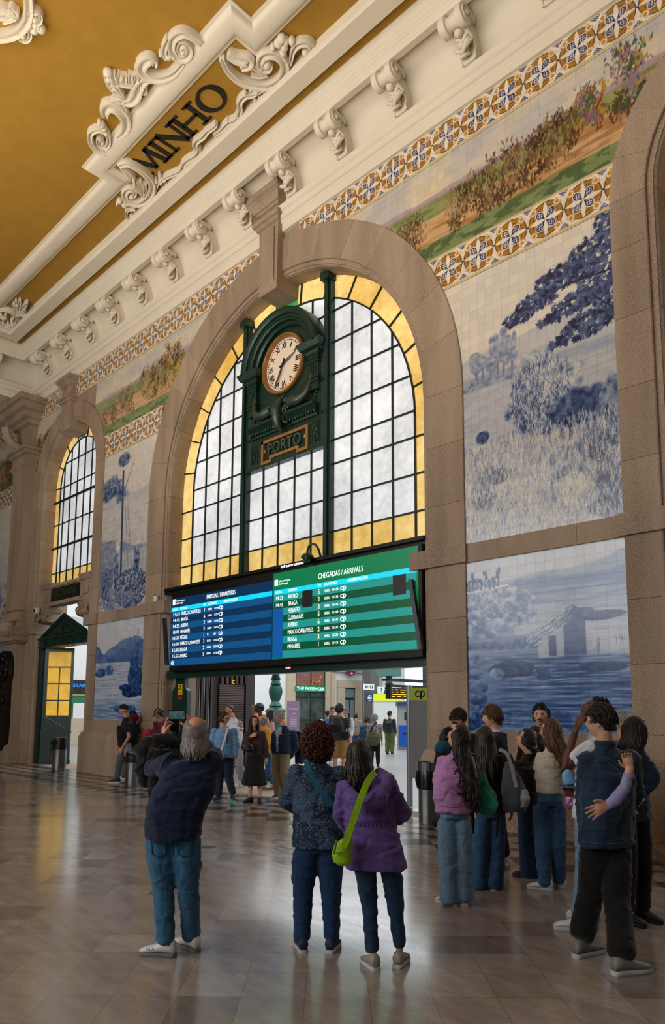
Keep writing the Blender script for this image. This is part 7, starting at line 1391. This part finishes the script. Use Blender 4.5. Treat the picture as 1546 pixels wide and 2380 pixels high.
mb = MB(); c, f, u, x, q = p.j['head'], p.hf, p.hup, p.hside, p.hs; mb.tube([c + x * a * q + f * b_ * q + u * z_ * q for a, b_, z_ in ((-.028, .082, -.048), (-.012, .098, -.043), (.012, .098, -.043), (.028, .082, -.048))], [.003, .006, .006, .003], 6); mb.build('moustache', M_brow, p.obj)
p = Per('dark-haired young woman half hidden between the two women with glasses', 1248, 1690, 7.62, body=-120, face=-130, sk='f', group=G); p.body().top(C_black, 'long').trousers(C_jeanD).shoes(K_sh, K_sh).hair('long', H_dark, .2)
p = Per('young man with brown floppy hair in a black sweater, profile turned left', 1150, 1641, 7.7, body=-60, face=-88, pitch=3, sk='f', near=True, group=G, J=dict(head=(1144, 1668), neck=(1152, 1703))); p.body().top(C_black, 'long', 1.1).trousers(C_black, (.1, .085, .085)).shoes(W_sh, W_so, (180, 180)).hair('short', H_lb, th=.018, front=.050, side=-.01, back=-.07, vol=(1.04, 1.02, 1.02), n=420, lk=.06)
sc_ = MB(); sc_.lathe([(.06, 0), (.075, .01), (.07, .03), (.06, .03)], p.j['neck'], n=16); sc_.build('white_neckline', C_white, p.obj)
p = Per('young man with short black hair in a black hooded jacket, leftmost of the students', 1064, 1646, 8.25, body=30, face=65, pitch=-4, sk='f', near=True, group=G, J=dict(head=(1066, 1672), neck=(1056, 1704), shl=(1035, 1720), ell=(1020, 1770), wrl=(1015, 1800, .1))); p.body().top(C_black, 'long', 1.15, name='hooded_jacket').trousers(C_black).shoes(K_sh, K_sh).hair('short', H_black, th=.012, front=.052, side=.03, back=-.0, n=320, lk=.05)
mb = MB(); limb(mb, [at(1030, 1712, 7.8), at(1044, 1700, 7.6), at(1065, 1712, 7.6)], [.05, .06, .05]); put('hood', fuse(mb, .012, 3, .01), C_black, p.obj); sack('teal_patch', [(at(1030, 1722, 7.55), .05, .03), (at(1030, 1738, 7.55), .10, .04), (at(1024, 1748, 7.55), .06, .03)], cloth('teal_cloth', '#0f4a5c', '#0b3846', 6, .5), p.obj, .012, .006)
p = Per('young woman in pink sweatshirt and wide pale jeans with very long dark hair', 1058, 1690, 6.2, body=-25, face=-68, pitch=36, sk='f', near=True, group=G,
  J=dict(head=(1066, 1714), neck=(1066, 1750), chest=(1052, 1800), waist=(1050, 1845), pelvis=(1056, 1890), shl=(1034, 1768), shr=(1084, 1766), ell=(1020, 1818, .04), wrl=(1032, 1838, .2), elr=(1098, 1820, .08), wrr=(1090, 1850, .2), hipl=(1040, 1912), hipr=(1074, 1912), knl=(1042, 2000), knr=(1078, 1995), anl=(1048, 2092), anr=(1080, 2086)))
p.body().top(C_pink, 'long', 1.25, .525, name='sweatshirt', amp=.010, w=(.145, .165, .168, .162)).trousers(C_jeanL, (.098, .098, .105), 'wide_jeans', hipw=.150, cuff=.98, waist=.55).shoes(W_sh, W_so, (-45, 10), .26).hair('long', H_dark, .52, n=170, back=.055, span=2.1, wave=.012, w=.014, bk=(RH * .8 - FH * .5).normalized(), gather=.6)
NP = mat('navy_print', '#1f1f3d', .8)
seam('palm_print', p.topo, [[(1068, 1822), (1069, 1806), (1067, 1793)]] + [[(1067, 1793), (1067 + 7 * math.cos(math.radians(a)), 1791 - 6 * math.sin(math.radians(a))), (1067 + 12 * math.cos(math.radians(a)), 1797 - 7 * math.sin(math.radians(a)))] for a in (15, 60, 110, 150, 200, 340)] + [[(1064, 1824), (1072, 1814), (1080, 1812), (1088, 1822)], [(1062, 1827), (1090, 1827)], [(1066, 1831), (1086, 1832)], [(1070, 1836), (1084, 1837)]], .0045, NP, p.obj, .003, 4)
seam('script_print', p.topo, [[(1052 + k * 5, 1768 + 3 * math.sin(k * 2.2)), (1054 + k * 5, 1761 + k % 3), (1057 + k * 5, 1769)] for k in range(6)] + [[(1064 + k * 5, 1848), (1066 + k * 5, 1841), (1068 + k * 5, 1849)] for k in range(4)], .003, NP, p.obj, .003, 3)
seam('hem_rib', p.topo, [[(1022, 1872), (1050, 1877), (1088, 1872)]], .004, mat('pink_seam', '#8f6391', .9), p.obj)
p = Per('young woman seen from behind with long straight dark hair, black jacket, flared jeans', 1135, 1686, 6.75, body=10, face=0, sk='f', near=True, group=G, build=1.02,
  J=dict(head=(1128, 1716), neck=(1134, 1750), pelvis=(1140, 1890), hipl=(1122, 1912), hipr=(1156, 1912), knl=(1116, 1985), knr=(1156, 1985), anl=(1112, 2062), anr=(1148, 2060)))
p.body().top(C_black, 'long', 1.15, .53, name='jacket').trousers(C_jeanM, (.098, .080, .098), 'flared_jeans', hipw=.155, cuff=.97, waist=.55).shoes(K_sh, W_so, (-20, 10), .26).hair('long', H_dark, .36, n=140, back=.05, span=2.4, w=.015)
bp_ = thing('backpack', 'grey marl backpack on the shoulder of the woman with straight dark hair', 'backpack', tuple(at(1195, 1850, 6.5))); sack('sack', [(at(1182, 1770, 6.5), .03, .03), (at(1186, 1795, 6.45), .07, .07), (at(1194, 1830, 6.42), .105, .10), (at(1198, 1865, 6.42), .118, .11), (at(1196, 1885, 6.45), .09, .08)], C_grey, bp_, .008, .008); sack('front_pocket', [(at(1218, 1835, 6.35), .03, .04), (at(1220, 1855, 6.33), .045, .055), (at(1216, 1876, 6.35), .035, .04)], C_greyl, bp_, .008, .006)
strap('shoulder_strap', [at(1160, 1742, 6.45), at(1178, 1752, 6.4), at(1190, 1785, 6.35), at(1200, 1830, 6.30)], .03, C_greyl, bp_)
tg = thing('tote_bag', 'mint green drawstring bag between the pink sweatshirt and the grey backpack', 'bag', tuple(at(1132, 1850, 6.35))); sack('sack', [(at(1121, 1790, 6.32), .008, .01), (at(1127, 1815, 6.3), .035, .03), (at(1133, 1845, 6.28), .075, .05), (at(1136, 1875, 6.28), .088, .06), (at(1132, 1892, 6.3), .06, .04)], C_mint, tg, .007, .010)
strap('drawstring', [at(1100, 1880, 6.25), at(1101, 1905, 6.25), at(1100, 1938, 6.25)], .018, C_black, tg); strap('drawstring', [at(1157, 1890, 6.25), at(1156, 1920, 6.25), at(1154, 1946, 6.25)], .016, C_black, tg)
# --- people near the wall at left
G2 = 'people walking and waiting in front of the doorway'
p = Per('man in black T-shirt and dark cap walking left with a grey jumper at his waist', 285, 1636, 15.9, body=-90, face=-90, sk='m', group=G2, J=dict(head=(287, 1651), neck=(293, 1668), pelvis=(289, 1738), shl=(293, 1682, -.15), shr=(290, 1682, .15), ell=(300, 1712, -.2), wrl=(284, 1738, -.2), elr=(278, 1712, .2), wrr=(272, 1732, .2), hipl=(288, 1744, -.08), hipr=(288, 1744, .08), knl=(276, 1778, -.08), anl=(272, 1808, -.08), knr=(300, 1775, .08), anr=(318, 1802, .1)))
p.body().top(C_black, 'short').trousers(C_grey, (.09, .075, .065)).shoes(K_sh, W_so, (-90, -80)).cap(C_black, False); sack('tied_jumper', [(at(290, 1728, 15.9), .13, .15), (at(289, 1738, 15.9), .16, .18), (at(297, 1755, 15.9), .10, .15), (at(304, 1770, 15.9), .04, .06)], C_greyl, p.obj, .014, .012)
p = Per('person in dark hooded coat and olive trousers behind the man in the black T-shirt', 306, 1652, 16.5, body=-90, face=-95, sk='m', group=G2, J=dict(head=(308, 1664), anl=(290, 1806), anr=(302, 1806), knl=(294, 1776), knr=(303, 1776))); p.body().top(C_nv, 'long', 1.2, .45).trousers(C_olive, (.11, .10, .10)).shoes(W_sh, W_so, (-90, -90)).hair('short', H_dark); mb = MB(); limb(mb, [p.j['head'] - Z_ * .1, p.j['head'] + p.F * -.04], [.11, .12]); put('hood', fuse(mb, .014, 3), C_red, p.obj)
p = Per('person in grey cap and dark red top looking down at a pink bag', 368, 1646, 15.4, body=-80, face=-85, pitch=-25, sk='t', group=G2, J=dict(head=(370, 1661), ell=(368, 1712), wrl=(350, 1703, .0), elr=(362, 1712, .1), wrr=(350, 1700, .1), anl=(342, 1812), anr=(356, 1812))); p.body().top(C_red, 'long', 1.1).trousers(C_greyl, (.1, .085, .08)).shoes(mat('black_striped_shoe', '#25262a', .6), W_so, (-80, -80)).hair('short', H_black, back=-.09, th=.02).cap(C_greyl)
pb = sack('wash_bag', [(at(344, 1694, 15.3), .04, .05), (at(343, 1700, 15.3), .10, .08), (at(343, 1706, 15.3), .11, .08), (at(344, 1710, 15.3), .07, .06)], cloth('raspberry_cloth', '#9c2445', '#7a1834', 8, .5), None, .012, .006); pb.name = 'wash_bag'; tag(pb, 'raspberry pink bag held by the person in the grey cap', 'bag')
p = Per('woman with short brown hair and sunglasses in pale blue denim shirt and navy trousers', 522, 1652, 12.85, body=165, face=105, sk='f', group=G2, near=True, build=1.08, J=dict(head=(521, 1670), shl=(500, 1698), shr=(541, 1698), ell=(493, 1730), wrl=(497, 1762), elr=(548, 1730), wrr=(546, 1762), anl=(508, 1850), anr=(542, 1846), knl=(510, 1808), knr=(532, 1806))); p.body().top(C_blue, 'long', 1.25, .475, name='denim_shirt', w=(.145, .165, .17, .185)).trousers(C_nv, (.105, .085, .065)).shoes(mat('teal_trainer', '#163c3c', .6), mat('mint_rubber', '#5fa79b', .6), (-150, 150), .28, accent=mat('mint_laces', '#4fb0a0', .5)).hair('curly', H_lb, R=.022, n=170).glasses(None, True)
strap('bag_strap', [at(529, 1692, 12.66), at(524, 1712, 12.62), at(516, 1738, 12.6), at(510, 1750, 12.62)], .03, C_white, p.obj); sack('shoulder_bag', [(at(509, 1748, 12.58), .07, .04), (at(509, 1757, 12.56), .09, .05), (at(509, 1764, 12.58), .07, .04)], C_white, p.obj, .011, .004, 'small white shoulder bag')
pt = MB(); s0 = p.j['chest'] + p.F * .155; M4 = Matrix((p.S, p.F, Z_)).transposed(); pt.add([s0 + M4 @ V(v) for v in ((-.06, 0, .17), (.06, 0, .17), (0, 0, -.12), (-.06, .02, .17), (.06, .02, .17), (0, .02, -.12))], [(0, 1, 2), (5, 4, 3), (0, 3, 4, 1), (1, 4, 5, 2), (2, 5, 3, 0)]); pt.build('patterned_blouse', mat('navy_lattice', '#1d2440', .7, noise=(60, 1), col2='#c9ccd8'), p.obj)
p = Per('shaven-headed man in white and khaki T-shirt and pale trousers behind the blue shirt', 546, 1638, 15.0, body=-40, face=-120, sk='m', group=G2, J=dict(head=(534, 1651), neck=(541, 1668), shl=(530, 1684), shr=(556, 1680), elr=(558, 1705), wrr=(556, 1725), anl=(530, 1816, .0), anr=(564, 1812, .2), knl=(534, 1778), knr=(556, 1778))); p.body().top(C_white, 'short', 1.1).trousers(C_greyl, (.11, .09, .085)).shoes(W_sh, W_so, (-60, 60)).hair('short', H_dark, th=.003, front=.075, n=0)
mb = MB(); [limb(mb, [p.j['sh' + s], p.j['sh' + s].lerp(p.j['el' + s], .72)], [.078, .074]) for s in 'lr']; put('khaki_sleeves', fuse(mb, .013, 2), C_khaki, p.obj, 'khaki raglan sleeves')
p = Per('woman with glasses, brown fitted jacket and long black skirt clutching her bag strap', 594, 1660, 12.7, body=185, face=165, pitch=12, sk='f', group=G2, near=True, J=dict(head=(591, 1678), shl=(577, 1703), shr=(609, 1703), ell=(567, 1735), wrl=(583, 1712, -.15), elr=(617, 1732), wrr=(619, 1762), anl=(581, 1852), anr=(604, 1852), knl=(582, 1810), knr=(603, 1810)))
p.body(legs=True).top(C_brownj, 'long', 1.05, .535, name='fitted_jacket', w=(.135, .145, .125, .15)).skirt(C_black, .20, .155, .245).shoes(K_sh, K_sh, (-140, 175), .25).hair('long', H_black, .26, n=80, span=2.2, back=.0).glasses(M_black)
sack('handbag', [(at(572, 1722, 12.5), .05, .05), (at(574, 1732, 12.45), .10, .06), (at(576, 1742, 12.45), .11, .06), (at(577, 1747, 12.5), .08, .05)], C_leather, p.obj, .011, .005, 'black leather bag under her arm')
p = Per('grey-haired woman in mustard jumper and jeans stepping behind the skirt woman', 622, 1664, 14.6, body=75, face=80, sk='f', group=G2, J=dict(head=(617, 1680), neck=(617, 1696), anl=(636, 1822), knl=(626, 1785), anr=(612, 1820))); p.body().top(C_yellow, 'long', 1.15, .52).trousers(C_jeanM, (.1, .08, .065)).shoes(mat('tan_leather', '#8a6a4c', .5), G_so, (80, 80)).hair('curly', H_grey, R=.02, n=120).glasses(M_black)
p = Per('man in dark cap and orange shirt standing by the white wall', 603, 1631, 17.5, body=120, face=-100, sk='d', group=G2, J=dict(head=(603, 1647))); p.body().top(C_orange, 'long', 1.1).trousers(C_black).shoes(K_sh, K_sh).hair('short', H_black).cap(C_grey)
p = Per('grey-haired person in a pale patterned top beside the man in the orange shirt', 592, 1640, 18.2, body=-90, face=-90, sk='m', group=G2); p.body().top(C_floral, 'long').trousers(C_black).shoes(K_sh, K_sh).hair('curly', H_grey, R=.02, n=80)
p = Per('person with thick black hair and pink top behind the older man', 629, 1650, 16.5, body=100, face=100, sk='m', group=G2); p.body().top(cloth('dusty_pink', '#a88079', '#8e6a63', 6, .5), 'short').trousers(C_jeanD).shoes(K_sh, K_sh).hair('long', H_black, .14)
p = Per('older man with grey hair and glasses in open navy jacket and khaki trousers', 655, 1648, 13.3, body=-150, face=-110, pitch=-22, sk='p', group=G2, near=True, build=1.08, J=dict(head=(649, 1668), neck=(660, 1688), shl=(641, 1706), shr=(680, 1702), ell=(636, 1740), wrl=(648, 1765), elr=(688, 1738), wrr=(672, 1762, -.05), anl=(648, 1856, .0), anr=(668, 1850, .1)))
p.body().top(C_nv, 'long', 1.22, .50, name='open_jacket', w=(.17, .185, .19, .20)).trousers(C_khaki, (.1, .085, .08)).shoes(mat('navy_loafer', '#1c2333', .5), W_so, (-140, -140)).hair('short', H_wh, th=.018).glasses(mat('silver_frame', '#a9a9ac'))
mb = MB(); s0 = p.j['chest'] + p.F * .13; mb.rings([[p.base * 0 + V((q.x, q.y, z)) + p.S * a * w + p.F * b_ for a, b_ in ((-1, .12), (0, .155), (1, .12), (0, .06))] for q, z, w in ((p.j['neck'], p.j['neck'].z - .01, .03), (p.j['chest'], p.j['chest'].z, .075), (p.j['waist'], p.j['waist'].z, .08), (p.j['pelvis'], p.j['pelvis'].z - .01, .07))]); mb.build('pale_polo_shirt', cloth('pale_lilac_polo', '#9ba3c4', '#858db0', 6, .5), p.obj, True, label='pale lilac polo shirt')
sack('backpack', [(at(694, 1700, 13.5), .08, .08), (at(700, 1725, 13.5), .12, .12), (at(700, 1755, 13.5), .12, .11), (at(696, 1775, 13.5), .08, .08)], C_nv, p.obj, .014, .008)
# --- people out in the concourse
G3 = 'travellers out in the bright concourse'
def far(label, px, top, D, body, sk, topm, botm, shm, hair, hm, sleeve='long', J={}, face=None, **kw):
    q = Per(label, px, top, D, body=body, face=face, sk=sk, group=G3, J=J); q.vx = .013; q.body(legs=kw.get('cuff', .93) < .5).top(topm, sleeve, kw.get('loose', 1.08), kw.get('hem', .5), vox=.016)
    q.trousers(botm, kw.get('r', (.095, .078, .068)), cuff=kw.get('cuff', .93), vox=.016).shoes(shm, W_so).hair(hair, hm, kw.get('L', .2), n=kw.get('n', 50)); return q
q = far('man in khaki T-shirt and tan shorts with a black backpack, back turned', 789, 1638, 17.6, 8, 'm', C_army, C_sand, W_sh, 'curly', H_dark, 'short', cuff=.06, r=(.11, .10, .1), n=120); sack('backpack', [(at(783, 1668, 17.3), .1, .08), (at(782, 1685, 17.2), .17, .13), (at(783, 1703, 17.2), .16, .12), (at(785, 1712, 17.3), .1, .08)], C_black, q.obj, .016, .008); sack('hip_bag', [(at(802, 1700, 17.2), .1, .08), (at(803, 1712, 17.2), .12, .1), (at(802, 1720, 17.2), .06, .06)], C_black, q.obj, .016, .006)
q = far('bald man in white T-shirt with a blue backpack in the concourse', 761, 1650, 21.5, 10, 'p', C_white, C_jeanM, W_sh, 'short', H_dark, 'short', n=0); sack('backpack', [(at(763, 1670, 21.2), .1, .1), (at(763, 1682, 21.1), .18, .14), (at(763, 1694, 21.2), .14, .1)], cloth('blue_nylon', '#2c4f8c', '#203c6c', 6, .5), q.obj, .018, .006)
far('bearded dark-haired man behind the blue backpack', 772, 1643, 25, 150, 'm', C_black, C_black, K_sh, 'short', H_dark)
q = far('grey-haired man in white shirt and jeans looking down at his phone', 804, 1646, 22, -150, 'p', C_white, C_jeanM, W_sh, 'curly', H_grey, face=-140); strap('backpack_strap', [at(810, 1658, 21.7), at(813, 1672, 21.65), at(812, 1688, 21.7)], .06, C_nv, q.obj)
far('dark-haired person in beige hooded parka and jeans, back turned', 827, 1659, 27, 5, 'f', C_beige, C_jeanM, K_sh, 'curly', H_dark, loose=1.25, hem=.44)
far('person with curly ginger hair in denim jacket beside the grey-haired woman', 853, 1666, 20.6, 20, 'f', C_jeanM, C_jeanM, K_sh, 'curly', H_lb, n=130)
q = far('grey-haired woman in floral blouse and dark trousers, back turned', 871, 1661, 20.2, 8, 'm', C_floral, C_black, K_sh, 'curly', H_wh, 'short', n=130, r=(.1, .08, .06)); sack('tied_cardigan', [(at(868, 1703, 20.1), .17, .14), (at(869, 1712, 20.1), .22, .18), (at(867, 1724, 20.1), .2, .17), (at(866, 1733, 20.1), .1, .1)], C_olive, q.obj, .018, .012); strap('bag_strap', [at(876, 1678, 19.95), at(866, 1690, 19.9), at(862, 1702, 19.95)], .04, C_black, q.obj)
far('man in black leather jacket and green trousers at the ticket machines', 906, 1653, 26.0, 25, 'm', C_leather, cloth('green_cargo', '#5a6a3a', '#45532b', 6, .5), K_sh, 'short', H_black, face=60, loose=1.2, r=(.12, .1, .085))

bpy.data.scenes.remove(WS)
